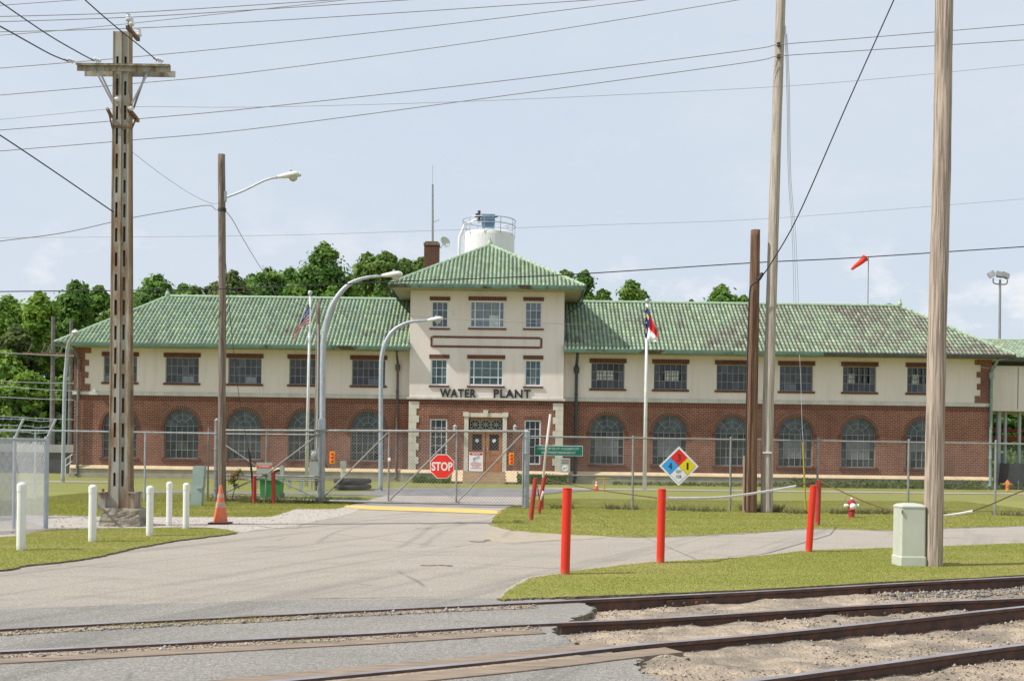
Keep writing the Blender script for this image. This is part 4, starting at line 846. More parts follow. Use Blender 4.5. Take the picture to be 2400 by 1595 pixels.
for a, b in (((EXL, YE, ZE+.02), (EXL+hW, YR, ZR+.03)), ((EXR, YE, ZE+.02), (EXR-hW, YR, ZR+.03)), ((EXL, YE2, ZE), (EXL+hW, YR, ZR+.03)), ((EXR, YE2, ZE), (EXR-hW, YR, ZR+.03)), ((EXL+hW, YR, ZR+.05), (TXL, YR, ZR+.05)), ((EXR-hW, YR, ZR+.05), (TXR, YR, ZR+.05))): mb = MB(); tilerow(mb, a, b); mb.build('ridge_tiles', 'hiptile', bld)
for sx in (EXL+hW, EXR-hW): mb = MB(); mb.lathe((sx, YR, ZR+.05), [(.13, 0), (.14, .12), (.08, .25), (.05, .36), (.01, .4)], 10); mb.build('roof_finial', 'hiptile', bld)
# tower roof
hT = (TXR-TXL)/2+.93; YTE = YT-.95; ZTE = 9.58; RT2 = 2.78; SLT = math.hypot(hT, RT2); ax = TC; ay = YTE+hT; az = ZTE+RT2
for o, u in (((ax-hT, YTE), (1, 0)), ((ax+hT, YTE), (0, 1)), ((ax+hT, YTE+2*hT), (-1, 0)), ((ax-hT, YTE+2*hT), (0, -1))):
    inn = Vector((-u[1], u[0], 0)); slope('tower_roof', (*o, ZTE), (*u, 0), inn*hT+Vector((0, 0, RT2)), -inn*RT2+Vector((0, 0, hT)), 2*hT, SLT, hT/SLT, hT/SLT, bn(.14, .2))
for sx, sy in ((-1, 0), (1, 0), (-1, 2), (1, 2)): mb = MB(); tilerow(mb, (ax+sx*hT, YTE+sy*hT, ZTE+.02), (ax, ay, az+.03)); mb.build('ridge_tiles', 'hiptile', bld)
mb = MB(); mb.lathe((ax, ay, az), [(.16, 0), (.14, .15), (.07, .28), (.04, .42), (.01, .46)], 10)
mb.build('roof_finial', 'hiptile', bld)
# underlays (closed slopes below tiles) and soffits, gutters
mb = MB()
for a, b, hl, hr in ((EXL, TXL, 1, 0), (TXR, EXR, 0, 1)):
    mb.poly([(a, YE, ZE-.02), (b, YE, ZE-.02), (b-hr*hW, YR, ZR-.02), (a+hl*hW, YR, ZR-.02)])
mb.poly([(EXL, YE2, ZE-.02), (EXL, YE, ZE-.02), (EXL+hW, YR, ZR-.02)]); mb.poly([(EXR, YE, ZE-.02), (EXR, YE2, ZE-.02), (EXR-hW, YR, ZR-.02)])
for k in range(4):
    c = [(ax-hT, YTE), (ax+hT, YTE), (ax+hT, YTE+2*hT), (ax-hT, YTE+2*hT)]; mb.poly([(*c[k], ZTE-.02), (*c[(k+1) % 4], ZTE-.02), (ax, ay, az-.02)])
mb.build('roof_deck', 'darkiron', bld)
mb = MB()
mb.box(EXL+.1, TXL, YE+.08, YW+.0, ZTOP-.06, ZTOP-.02); mb.box(TXR, EXR-.1, YE+.08, YW, ZTOP-.06, ZTOP-.02); mb.box(EXL+.1, XL, YW, YE2-.1, ZTOP-.06, ZTOP-.02); mb.box(XR, EXR-.1, YW, YE2-.1, ZTOP-.06, ZTOP-.02)
mb.box(ax-hT+.08, ax+hT-.08, YTE+.08, YTE+2*hT-.08, TZ0-.03, TZ0+.03); mb.build('soffit', 'soffit', bld)
mb = MB()
def gut(mb, p0, p1, w=.13):
    p0, p1 = Vector(p0), Vector(p1); d = (p1-p0).normalized(); s = Vector((d.y, -d.x, 0)); pr = [(0, 0), (0, -.16), (.05, -.19), (.11, -.15), (.14, -.02), (.14, 0), (.12, 0), (.1, -.06), (.03, -.06), (.02, 0)]
    a = mb.add([p0+s*x+Vector((0, 0, z)) for x, z in pr]); b = mb.add([p1+s*x+Vector((0, 0, z)) for x, z in pr]); n = len(pr)
    for i in range(n): mb.face([a+i, b+i, b+(i+1) % n, a+(i+1) % n])
    mb.face([a+i for i in range(n)]); mb.face([b+i for i in reversed(range(n))])
gut(mb, (EXL-.05, YE+.05, ZE+.03), (TXL, YE+.05, ZE+.03)); XG = P(1930, 830, YE).x; gut(mb, (TXR, YE+.05, ZE+.03), (XG, YE+.05, ZE+.03))
gut(mb, (EXL+.05, YE2, ZE+.03), (EXL+.05, YE, ZE+.03)); gut(mb, (ax-hT, YTE+.05, ZTE+.02), (ax+hT, YTE+.05, ZTE+.02)); gut(mb, (ax+hT-.05, YTE, ZTE+.02), (ax+hT-.05, YTE+2*hT, ZTE+.02)); gut(mb, (ax-hT+.05, YTE+2*hT, ZTE+.02), (ax-hT+.05, YTE, ZTE+.02))
mb.build('gutter', 'gutter', bld)
mb = MB(); gut(mb, (XG, YE+.05, ZE+.02), (EXR+.05, YE+.05, ZE+.02)); mb.build('gutter', 'darkgutter', bld)
# downspouts
def spout(px, top, bot, m, r=.06, head=True, Y=YW-.14, lab=None):
    a = P(px, top, Y); b = P(px, bot, Y); x = P(px, 960, Y).x; mb = MB()
    mb.tube([(x, YE+.15, ZE-.16), (x, YE+.3, ZE-.35), (x, Y, ZE-.75), (x, Y, .25), (x-.05, Y-.12, .1)], r, 8)
    if head: mb.lathe((x, Y, ZE-1.15), [(r, 0), (r+.06, .12), (r+.07, .3), (r+.04, .38)], 8)
    for z in (1.5, 3.0, 4.4): mb.lathe((x, Y, z), [(r+.01, 0), (r+.02, .02), (r+.02, .06), (r+.01, .08)], 8)
    mb.build('downspout', m, bld)
spout(183, 0, 0, 'greypipe', .075, False); spout(931, 0, 0, 'browniron'); spout(1350, 0, 0, 'darkiron', .075); spout(2323, 0, 0, 'copper', .075)
mb = MB(); c = P(1363, 700, YTE); mb.tube([(ax+hT-.08, YTE+.3, ZTE-.1), (ax+hT-.08, YTE+.6, ZTE-.75), (TXR+.2, YT+.3, ZTE-1.15), (TXR+.12, YT+.3, ZTE-1.3), (TXR+.12, YT+.3, ZE+.2)], .045, 8)
mb.tube([(ax-hT+.1, YTE+.6, ZTE-.3), (ax-hT+.3, YTE+1.2, ZTE-.6), (TXL-.1, YT+.6, ZTE-1.2), (TXL-.06, YT+.6, ZE+2.2)], .045, 8); mb.build('downspout', 'darkiron', bld)
# chimney, dish, mast
cx0, cx1, cz0, cz1 = Rct(995, 567, 1029, 640, 63.4); mb = MB(); mb.box(cx0, cx1, 63.0, 63.85, 6, cz1-.2); ch = mb.build('chimney', 'chimbrick', bld)
mb = MB(); mb.box(cx0-.03, cx1+.03, 62.97, 63.88, cz1-.25, cz1-.1); mb.box(cx0+.05, cx1-.05, 63.05, 63.8, cz1-.1, cz1-.02); mb.build('cap', 'chimcap', ch)
# annex on the right
YA = 56.6; AX0 = XR-.2; AX1 = P(2700, 840, YA).x
mb = MB(); mb.box(AX0, AX1, YA, YA+.2, 4.0, 6.25); mb.box(AX0, AX1, YA+4.6, YA+4.8, 4.0, 6.25); mb.box(AX0, AX1, YA, YA+4.8, 3.95, 4.0); mb.build('annex_wall', 'stucco', bld)
for px in (2386, 2600): x = P(px, 900, YA).x; mb = MB(); mb.box(x-.015, x+.015, YA-.012, YA+.01, 4.05, 6.2); mb.build('wall_joint', 'darkgutter', bld)
aze = P(2390, 838, YA-.4).z; azr = P(2350, 799, YA+2.4).z; ar = azr-aze; ah = 2.8
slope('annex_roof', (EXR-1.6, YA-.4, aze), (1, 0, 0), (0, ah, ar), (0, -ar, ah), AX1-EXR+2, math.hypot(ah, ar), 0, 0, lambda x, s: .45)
mb = MB(); mb.poly([(EXR-1.8, YA-.4, aze-.02), (AX1, YA-.4, aze-.02), (AX1, YA+2.4, azr-.02), (EXR-1.8, YA+2.4, azr-.02)]); mb.poly([(EXR-1.8, YA+5.2, aze-.02), (EXR-1.8, YA+2.4, azr-.02), (AX1, YA+2.4, azr-.02), (AX1, YA+5.2, aze-.02)]); mb.build('roof_deck', 'darkiron', bld)
mb = MB(); tilerow(mb, (EXR-2.2, YA+2.4, azr+.02), (AX1, YA+2.4, azr+.02)); mb.build('ridge_tiles', 'hiptile', bld)
mb = MB(); gut(mb, (EXR-.3, YA-.38, aze-.02), (AX1, YA-.38, aze-.02)); mb.build('gutter', 'darkgutter', bld)
for i, (px, r) in enumerate(((2340, .13), (2356, .08), (2389, .09), (2470, .1))):
    x = P(px, 1000, YA+.6).x; mb = MB(); mb.tube([(x, YA+.6, 0), (x, YA+.6, 3.95)], r, 12); mb.lathe((x, YA+.6, 0), [(r+.08, 0), (r+.08, .03), (r, .03)], 12); mb.build('pipe_column', 'galv', bld)
mb = MB(); mb.tube([(XR+.4, YA+3.5, 2.6), (AX1, YA+3.5, 2.6)], .14, 8); mb.tube([(XR+.4, YA+3.5, 3.05), (AX1, YA+3.5, 3.05)], .1, 8); 
c = P(2345, 1000, YA+3.5); tag(mb.build('pipe_run', 'redsteel', loc=(XR+3, YA+3.5, 0)), 'pair of red oxide pipes running under the raised annex', 'pipes')
mb = MB(); a = P(2362, 1085, 56.0); x0 = a.x; mb.prismY([(x0, .45), (x0+.35, .35), (x0+3, .35), (x0+3, 1.95), (x0+.1, 1.95)], 56.0, 57.2); 
dk = thing('storage_bin', 'dark grey sheet metal bin on legs beside the right end of the building', 'bin', (x0+1, 56.5, 0)); mb.v = [(x, y, z*.66) for x, y, z in mb.v]; mb.build('bin_body', 'darkpanel', dk)
for q in (.5, 1.2, 2.4): g = MB(); g.tube([(x0+q, 55.9, 0), (x0+q, 55.9, .4)], .03, 6); g.build('leg', 'galv', dk)
# mast and dish
c = P(1014, 566, 63.2); top = P(1014, 388, 63.2); m1 = P(1014, 432, 63.2)
mast = thing('antenna_mast', 'tall thin radio mast with whip antenna rising from the chimney top', 'antenna', c)
g = MB(); g.tube([c, m1], [.06, .05], 8); g.build('mast_tube', 'galvdull', mast); g = MB(); g.tube([m1, top], .012, 5); g.build('whip', 'wirepale', mast)
g = MB(); e = P(1015, 521, 63.2); g.tube([e, P(1030, 515, 63.2)], .015, 5); g.build('side_rod', 'galvdull', mast)
c = P(1042, 567, 62.8); dish = thing('satellite_dish', 'small white satellite dish bracketed to the chimney', 'satellite dish', P(1031, 580, 62.8))
g = MB(); ax_ = Vector((.55, -.75, .35)).normalized(); g.lathe(c, [(.02, -.0), (.14, .012), (.24, .04), (.3, .075), (.305, .08), (.24, .05), (.02, .01)], 20, axis=ax_); g.build('reflector', 'palegreen', dish, smooth=True)
g = MB(); g.tube([P(1031, 582, 62.9), P(1038, 574, 62.85), c], .025, 6); g.tube([c-Vector((0, 0, .28)), c+ax_*.35+Vector((0, 0, -.42))], .015, 5); g.build('bracket', 'galv', dish)
g = MB(); q = c+ax_*.35+Vector((0, 0, -.36)); g.box(q.x-.1, q.x+.1, q.y-.05, q.y+.05, q.z-.05, q.z+.1); g.build('feed_horn', 'whitepaint', dish)
# silo
YS = 76.; r0, r1, z0, z1 = Rct(1085, 546, 1205, 700, YS); cx = (r0+r1)/2; rr = (r1-r0)/2
silo = thing('storage_silo', 'tall white cylindrical silo with a blue filter and railing on top', 'silo', (cx, YS, 0))
g = MB(); g.lathe((cx, YS, 0), [(rr, 0), (rr, z1-.3), (rr*.985, z1-.12), (rr*.9, z1), (rr*.3, z1+.25), (.02, z1+.3)], 48); g.build('tank', 'tank', silo, smooth=False)
g = MB(); ph = [(z1+.82, 28), (z1+.42, 28)]
for z, n in ph: g.tube([(cx+(rr+.05)*math.cos(2*math.pi*i/n), YS+(rr+.05)*math.sin(2*math.pi*i/n), z) for i in range(n+1)], .03, 5)
for i in range(10): a = 2*math.pi*(i+.25)/10; g.tube([(cx+(rr+.03)*math.cos(a), YS+(rr+.03)*math.sin(a), z1-.3), (cx+(rr+.05)*math.cos(a), YS+(rr+.05)*math.sin(a), z1+.82)], .022, 5)
g.build('railing', 'galv', silo)
b0, b1, bz0, bz1 = Rct(1128, 505, 1160, 538, YS-.5); g = MB(); g.box(b0, b1, YS-1, YS+.2, bz0+.55, bz1); g.prismY([(b0+.12, bz0-.1), (b1-.12, bz0-.1), (b1, bz0+.55), (b0, bz0+.55)], YS-.9, YS+.1); f_ = g.build('dust_filter', 'tankblue', silo)
g = MB(); zc = bz1-.12; g.tube([(b0-.45, YS-.7, zc), (b0, YS-.7, zc)], .07, 6); g.tube([(b0-.3, YS-.7, zc-.02), (b0-.3, YS-.7, zc+.2)], .09, 6); g.tube([(b0-.15, YS-.7, zc-.4), (b0-.15, YS-.7, zc+.4)], .1, 8); g.tube([(b1, YS-.7, zc), (b1+.2, YS-.7, zc+.02)], .06, 6); g.build('fan', 'darkpanel', f_)
g = MB(); g.tube([(cx-rr*.1, YS-.6, z1+.7), (cx-rr*.55, YS-.6, z1+.72), (cx-rr*.95, YS-.6, z1+.35), (cx-rr-.22, YS-.6, z1-.4), (cx-rr-.25, YS-.6, z1-1.2), (cx-rr-.25, YS-.6, 0)], .1, 10); g.build('fill_pipe', 'tank', silo, smooth=True)
# ================================================================== FENCES
def chainlink(p0, p1, z0, z1, pitch, r, mb):
    p0, p1 = Vector(p0), Vector(p1); d = (p1-p0); Ln = d.length; d.normalize(); H = z1-z0; nn = int((Ln+H)/pitch)
    nv = Vector((-d.y, d.x, 0))
    for sg in (1, -1):
        for i in range(nn+1):
            a = i*pitch-H; s0, s1 = max(a, 0), min(a+H, Ln)
            if s1 <= s0: continue
            q0 = (s0, z0+(s0-a)) ; q1 = (s1, z0+(s1-a))
            if sg < 0: q0 = (Ln-q0[0], q0[1]); q1 = (Ln-q1[0], q1[1])
            A = p0+d*q0[0]; B = p0+d*q1[0]; A.z = q0[1]; B.z = q1[1]; A += nv*.002*sg; B += nv*.002*sg
            ax = (B-A).normalized(); sd = ax.cross(nv).normalized()*r; n = mb.add([A-sd, A+sd, A+nv*r*1.4, B-sd, B+sd, B+nv*r*1.4])
            mb.face([n, n+1, n+4, n+3]); mb.face([n+1, n+2, n+5, n+4]); mb.face([n+2, n, n+3, n+5])
# right fence
f0 = G(1240, 1189.5); f1 = G(2332, 1208); dv = (f1-f0); fe = f0+dv*1.6
def onf(px): # point on fence line below picture column px
    u = UV(px, 1190)[0]/F; t = (u*f0.y-f0.x)/(dv.x-u*dv.y); return f0+dv*t
fen = thing('chain_link_fence', 'long chain link fence with thin grey posts right of the gate', 'fence', f0)
g = MB(); HR = 2.0; g.tube([(f0.x, f0.y, HR), (fe.x, fe.y, HR-.06)], .024, 8); g.build('top_rail', 'galvdull', fen)
g = MB(); q1 = onf(1482); g.tube([(f0.x, f0.y, .93), (q1.x, q1.y, .93)], .02, 6); g.build('brace_rail', 'galvdull', fen)
for px in (1482, 1711, 1915, 2128, 2332, 2540, 2750): q = onf(px); g = MB(); g.tube([(q.x, q.y, 0), (q.x, q.y, HR+.01)], .032, 8); g.lathe((q.x, q.y, HR), [(.036, 0), (.03, .05), (.01, .06)], 8); g.build('fence_post', 'galvdull', fen)
g = MB(); chainlink((f0.x, f0.y+.03, 0), (fe.x, fe.y+.03, 0), .05, HR-.02, .075, .0018, g); g.build('mesh', 'mesh', fen)
# left fence
l0 = G(507, 1175); u = UV(-200, 1000); l1 = Vector((UV(-250, 1190)[0]/F*30.2, 30.2, 0))
fl = thing('chain_link_fence', 'chain link fence running left from the gate behind the white bollards', 'fence', l0)
hl = 1.98; g = MB(); g.tube([(l0.x, l0.y, hl), (l1.x, l1.y, hl)], .024, 8); g.build('top_rail', 'galv', fl)
for px in (-150, -60, 69, 330): t = ((px-507)/(-757)); q = l0+(l1-l0)*t; g = MB(); g.tube([(q.x, q.y, 0), (q.x, q.y, hl)], .028, 8); g.build('fence_post', 'galv', fl)
g = MB(); g.tube([(l0.x-.25, l0.y, 0), (l0.x-.25, l0.y, 2.15)], .025, 8); g.build('fence_post', 'galvdull', fl)
g = MB(); chainlink((l1.x, l1.y, 0), (l0.x, l0.y, 0), .03, hl, .075, .0018, g); g.build('mesh', 'mesh', fl)
# gate
g0 = G(752, 1181); g1 = G(1231, 1191); gz = Vector((0, 0, 0))
gate = thing('sliding_gate', 'wide chain link sliding gate with diagonal braces and signs across the drive', 'gate', (g0+g1)/2)
YGo = .16
gb = G(505, 1174); gb.y -= .0; A = gb+Vector((0, -YGo, 0)); Bq = g1+Vector((0, -YGo-.0, 0)); dg = Bq-A
def og(px, z=0): u = UV(px, 1100)[0]/F; t = (u*A.y-A.x)/(dg.x-u*dg.y); p = A+dg*t; p.z = z; return p
HT, HB = 2.13, .1
xg = [505, 624, 752, 911, 1070, 1231]
g = MB(); g.tube([og(505, HT-.06), og(1228, HT)], .035, 8); g.tube([og(505, HB), og(1228, HB)], .035, 8); g.tube([og(505, HT-.16), og(752, HT-.16)], .025, 8); g.tube([og(505, .78), og(752, .78)], .025, 8); g.tube([og(505, .66), og(752, .66)], .018, 8)
for px in xg[:-1]+[1226]: g.tube([og(px, HB), og(px, HT)], .028, 8)
g.build('frame', 'galvdull', gate)
for (pa, za, pb, zb) in ((755, .15, 908, 2.05), (914, .15, 1067, 2.05), (1073, .15, 1225, 2.08), (628, .85, 748, 2.0), (628, .8, 748, .15), (620, .8, 508, .15), (515, 1.75, 620, .9)):
    b = MB(); b.tube([og(pa, za)-Vector((0, .03, 0)), og(pb, zb)-Vector((0, .03, 0))], .022, 8); b.build('brace', 'galvdull', gate)
g = MB(); p, q = og(752), og(1228); chainlink((p.x, p.y+.04, 0), (q.x, q.y+.04, 0), HB, HT-.02, .092, .0036, g); g.build('mesh', 'mesh', gate)
g = MB(); p, q = og(505), og(752); chainlink((p.x, p.y+.04, 0), (q.x, q.y+.04, 0), HB, HT-.02, .085, .003, g); g.build('mesh', 'mesh', gate)
def post(px, by, ty, r, m, lab, name='gate_post', cat='post', group=None, extra=False):
    b = G(px, by); t = P(px+(by-ty)*ROLL*.9, ty, b.y); o = thing(name, lab, cat, b, group); g = MB(); g.tube([b-Vector((0, 0, .1)), (b.x, b.y, t.z)], r, 12); g.build('tube', m, o)
    g = MB(); g.lathe((b.x, b.y, t.z-.02), [(r+.006, 0), (r+.006, .03), (r*.6, .07), (.01, .09)], 12); g.build('cap', m, o)
    for z in (.35, .9, 1.5, 1.95):
        g = MB(); g.lathe((b.x, b.y, z), [(r+.004, 0), (r+.012, .006), (r+.012, .034), (r+.004, .04)], 12); g.build('clamp', m, o)
    return o
post(752, 1180, 984, .105, 'galv', 'thick galvanised gate post beside the middle lamp post', group='galvanised gate posts')
post(1231, 1190, 1012, .1, 'galv', 'thick galvanised post at the right end of the gate', group='galvanised gate posts')
post(506, 1175, 985, .07, 'galvdull', 'dull galvanised post at the left end of the gate beside the wooden pole', group='galvanised gate posts')
# enclosure at the far left
e0 = G(107, 1238); ez = P(107, 1030, e0.y).z; e1 = G(-350, 1262)
enc = thing('fenced_enclosure', 'bright galvanised chain link enclosure with barbed wire arms at the left edge', 'fence', e0)
e2 = e0+Vector((-3.0, 4.6, 0)) if False else e0*(1+3.2/e0.y)+Vector((-.7, 0, 0)); e3 = e1+Vector((-1.5, 3.2, 0))
g = MB()
for a, b in ((e0, e1), (e0, e2), (e2, e3)): g.tube([(a.x, a.y, ez), (b.x, b.y, ez)], .025, 8)
g.build('top_rail', 'galv', enc)
pv = G(34, 1241)
for q, r in ((e0, .045), (Vector((UV(34, 1100)[0]/F*(e0.y-.3), e0.y-.3, 0)), .03), (e2, .04)): g = MB(); g.tube([(q.x, q.y, 0), (q.x, q.y, ez+.06)], r, 10); g.build('fence_post', 'galv', enc)
g = MB(); chainlink(e1, e0, .02, ez-.01, .045, .0038, g); chainlink(e0, e2, .02, ez-.01, .16, .0016, g); chainlink(e3, e2, .02, ez-.01, .045, .0038, g); g.build('mesh', 'meshbright', enc)
pv = Vector((UV(34, 1100)[0]/F*(e0.y-.3), e0.y-.3, 0)); ends = []
for q in (e0, pv):
    g = MB(); a = Vector((q.x, q.y, ez+.02)); b = a+Vector((.22, -.15, .36)); g.bar(a, b, .035, .03); g.build('barb_arm', 'galv', enc); ends.append((a, b))
for k in (.35, .65, .97):
    a = ends[0][0].lerp(ends[0][1], k); b = ends[1][0].lerp(ends[1][1], k); c = b+(b-a)*2.5; g = MB(); g.tube(catmull([a, a.lerp(b, .5)-Vector((0, 0, .03)), b, c], 5), .006, 4)
    for i in range(14): p = a.lerp(c, (i+.5)/14); g.tube([p+Vector((0, 0, -.03)), p+Vector((.02, 0, .03))], .004, 3)
    g.build('barbed_strand', 'galv', enc)
# ================================================================== BOLLARDS, CONES
def bollard(px, by, ty, wpx, m, lab, grp, cat='bollard', lean=0, leany=0, cap=True, name='bollard'):
    b = G(px, by); s = F/b.y; r = wpx/s/2; h = (by-ty)/s
    o = thing(name, lab, cat, b, grp); dx = lean/s-h*0; top = b+Vector((dx, leany, h)); g = MB(); g.tube([b-Vector((0, 0, .1)), b.lerp(top, .5), top-(top-b)*(.12 if cap == 2 else 0)], r, 18); g.build('post', m, o, smooth=False)
    g = MB(); d = (top-b).normalized()
    if cap == 2: g.lathe(top-d*(.12*h), [(r*1.06, 0), (r*1.08, .01), (r*1.08, .1), (r*.9, .12), (r*.5, .135), (.005, .14)], 18, axis=d)
    else: g.lathe(top-d*.01, [(r*1.0, 0), (r*1.0, .012), (r*.8, .02), (.005, .022)], 18, axis=d)
    g.build('cap', m, o); return o, top, r
WG = 'white capped bollards around the steel pole'
for px, by, ty, w, lab in ((49, 1292, 1132, 20, 'nearest white capped bollard in front of the fenced enclosure'), (216, 1272, 1139, 18, 'white capped bollard just left of the rusty steel pole base'),
    (350.5, 1258, 1142, 16, 'white capped bollard right of the concrete pole base, nearer the asphalt'), (396, 1232, 1132, 13.5, 'farthest and slimmest white capped bollard, behind the island edge'), (435.5, 1241, 1135, 14.5, 'rightmost white capped bollard of the grass island')):
    bollard(px, by, ty, w, 'white', lab, WG, cap=2)
RG = 'red steel bollards along the right drive'
_, t1, _ = bollard(1324, 1349, 1144, 22, 'redpaint', 'tallest bright red bollard at the left tip of the front lawn', RG, lean=3)
_, t2, _ = bollard(1547.5, 1322, 1146, 19, 'redpaint', 'bright red bollard on the lawn below the hazard diamond', RG, lean=2)
_, t3, _ = bollard(1894.5, 1296, 1138, 16, 'redpaint', 'bright red bollard leaning right on the lawn edge', RG, lean=10)
_, t4, _ = bollard(1916, 1232, 1125, 11.5, 'redold', 'darker red bollard behind the leaning one, across the lane', RG, lean=2)
_, t5, _ = bollard(1243, 1219, 1121, 11, 'redold', 'weathered red post leaning right, nearest the right gate post', 'weathered red posts by the gate', lean=11)
_, t6, _ = bollard(1261.5, 1204, 1114, 9, 'redold', 'weathered red leaning post carrying the raised white pole', 'weathered red posts by the gate', lean=14)
_, t7, _ = bollard(1270, 1194, 1125, 6.5, 'redold', 'short dark red post half hidden behind the two leaning ones', 'weathered red posts by the gate', lean=2)
bollard(596, 1180, 1116, 9, 'redold', 'small weathered red post left of the green bin', 'weathered red posts by the gate'); _, t9, _ = bollard(641.5, 1181, 1107, 9.5, 'redold', 'small weathered red post with a keypad arm in front of the green bin', 'weathered red posts by the gate', lean=-2)
# pipes and cables hung between the bollards
def pixline(name, pts, r, m, lab, cat, group=None, k=6, n=6):
    P3 = catmull([P(x, y, Y) for x, y, Y in pts], k); g = MB(); g.tube(P3, r, n); c = P3[len(P3)//2]
    o = g.build(name, m, loc=c); tag(o, lab, cat, group); return o
y2, y3, y4 = t2.y, t3.y, t4.y
pixline('plastic_pipe', [(1558, 1167, y2-.0), (1640, 1167, y2+1), (1710, 1163, y2+2), (1800, 1150, 20), (1864, 1138, 22)], .022, 'white', 'white plastic pipe sagging right from the bollard under the diamond sign', 'pipe')
pixline('cable', [(1864, 1138, 22), (1890, 1132, t4.y-.5), (1916, 1126, t4.y)], .012, 'rustcable', 'short rusty cable from the sagging pipe to the darker red bollard', 'cable')
pixline('cable', [(1920, 1126, t4.y), (1960, 1145, 24), (2030, 1176, 23), (2095, 1198, 22), (2160, 1208, 21.6)], .013, 'rustcable', 'rusty cable drooping from the darker red bollard past the hydrant', 'cable')
pixline('plastic_pipe', [(2150, 1207, 21.6), (2200, 1208, 21.6), (2240, 1204, 21.6), (2279, 1197, 21.6)], .022, 'white', 'white plastic pipe end emerging behind the large wooden pole', 'pipe')
pixline('cable', [(2279, 1197, 21.6), (2330, 1178, 21.6), (2378, 1157, 21.6), (2450, 1130, 21.6)], .012, 'rustcable', 'rusty cable rising to the right edge from the white pipe', 'cable')
pixline('cable', [(1279, 1122, t6.y), (1340, 1136, 24), (1420, 1150, 21), (1539, 1166, y2)], .009, 'rustcable', 'thin rusty cable from the leaning posts to the bollard under the diamond', 'cable')
pixline('barrier_pole', [(1290, 970, t6.y-.1), (1281, 1045, t6.y-.1), (1273, 1118, t6.y-.1)], .03, 'white', 'raised thin white pole standing on a weathered red post', 'pole')
pixline('plastic_pipe', [(1273.5, 1150, t6.y-.25), (1270, 1162, t6.y-.25), (1266.5, 1172, t6.y-.25)], .026, 'white', 'short white pipe piece dangling by the weathered red posts', 'pipe')
pixline('cable', [(1260, 1138, t5.y), (1262, 1155, t5.y), (1265, 1171, t5.y)], .01, 'wiredark', 'short black cable hanging from the leftmost leaning red post', 'cable')
g = MB(); ar = [P(643, 1106, t9.y), P(650, 1102, t9.y), P(658, 1101, t9.y)]
kp = thing('keypad', 'grey gate keypad on a black curved arm above a small red post', 'keypad', t9); g.tube(catmull(ar, 4), .03, 6); g.build('arm', 'blackrubber', kp)
a0, a1, b0, b1 = Rct(657.5, 1091, 666, 1112, t9.y-.02); g = MB(); g.box(a0, a1, t9.y-.1, t9.y+.05, b0, b1); g.build('housing', 'greybox', kp)
def cone(px, by, ty, lab, bright=False, bands=True):
    b = G(px, by); s = F/b.y; h = (by-ty)/s; r = h*.19; o = thing('traffic_cone', lab, 'traffic cone', b, 'traffic cones'); m = 'conebright' if bright else 'orange'
    g = MB(); g.box(b.x-r*1.35, b.x+r*1.35, b.y-r*1.35, b.y+r*1.35, 0, .035); g.build('base', 'conebright' if bright else 'blackrubber', o)
    g = MB(); g.lathe((b.x, b.y, .03), [(r, 0), (r*.97, .02), (r*.22, h-.06), (r*.18, h-.035), (.005, h-.03)], 20); g.build('cone_body', m, o)
    for z0_, z1_ in ((.42, .56), (.68, .78)):
        f = lambda z: r*.97+(r*.22-r*.97)*((z*h-.05)/(h-.08)); g = MB(); g.lathe((b.x, b.y, .03+z0_*h-.03), [(f(z0_)+.004, 0), (f(z1_)+.004, (z1_-z0_)*h)], 20); g.build('reflective_band', 'reflect' if not bright else 'signwhite', o)
cone(516.5, 1227, 1136, 'large faded orange traffic cone in front of the wooden lamp pole')
cone(1398, 1149, 1122, 'small bright orange and white cone on the lawn right of the gate', True); cone(824, 1133, 1120, 'tiny orange and white cone beside the stacked tyre in front of the building', True)
# ================================================================== UTILITY POLES, LAMPS
def woodpole(pts, r0, r1, m, lab, name='wooden_pole', n=18):
    P3 = catmull([Vector(p) for p in pts], 8); k = len(P3); o = thing(name, lab, 'utility pole', pts[0], 'wooden utility poles')
    g = MB(); rs = [r0+(r1-r0)*i/(k-1)+random.uniform(-.003, .003) for i in range(k)]; g.tube(P3, rs, n); g.build('shaft', m, o, smooth=True); return o, P3
def polepts(bx, by, pairs, Y=None):
    b = G(bx, by); Y = b.y; return [b-Vector((0, 0, .1))]+[P(x, y, Y) for x, y in pairs]
p3 = polepts(2186.5, 1329, [(2189, 1150), (2196, 800), (2207, 400), (2213, 0), (2217, -250)]); pole3, _ = woodpole(p3, .135, .118, 'wood', 'thick weathered wooden pole near the pale green pedestal')
p2 = polepts(1797, 1201, [(1799, 1000), (1808, 700), (1820, 300), (1830, 0), (1833, -150)]); pole2, _ = woodpole(p2, .165, .115, 'woodpale', 'tall grey wooden pole leaning behind the short brown one')
p1 = polepts(1759.5, 1201, [(1762, 1000), (1767, 750), (1770.5, 539)]); pole1, _ = woodpole(p1, .165, .125, 'wooddark', 'short reddish brown wooden pole with a black cable at its top')
p0 = polepts(521.5, 1181, [(520, 1000), (521, 700), (519, 362)]); pole0, _ = woodpole(p0, .105, .1, 'woodgrey', 'old wooden pole with a street lamp arm left of the gate')
pb = polepts(742, 1147, [(743, 1000), (746, 709)]); poleb, _ = woodpole(pb, .095, .085, 'woodgrey', 'thin dark wooden service pole beside the national flag')
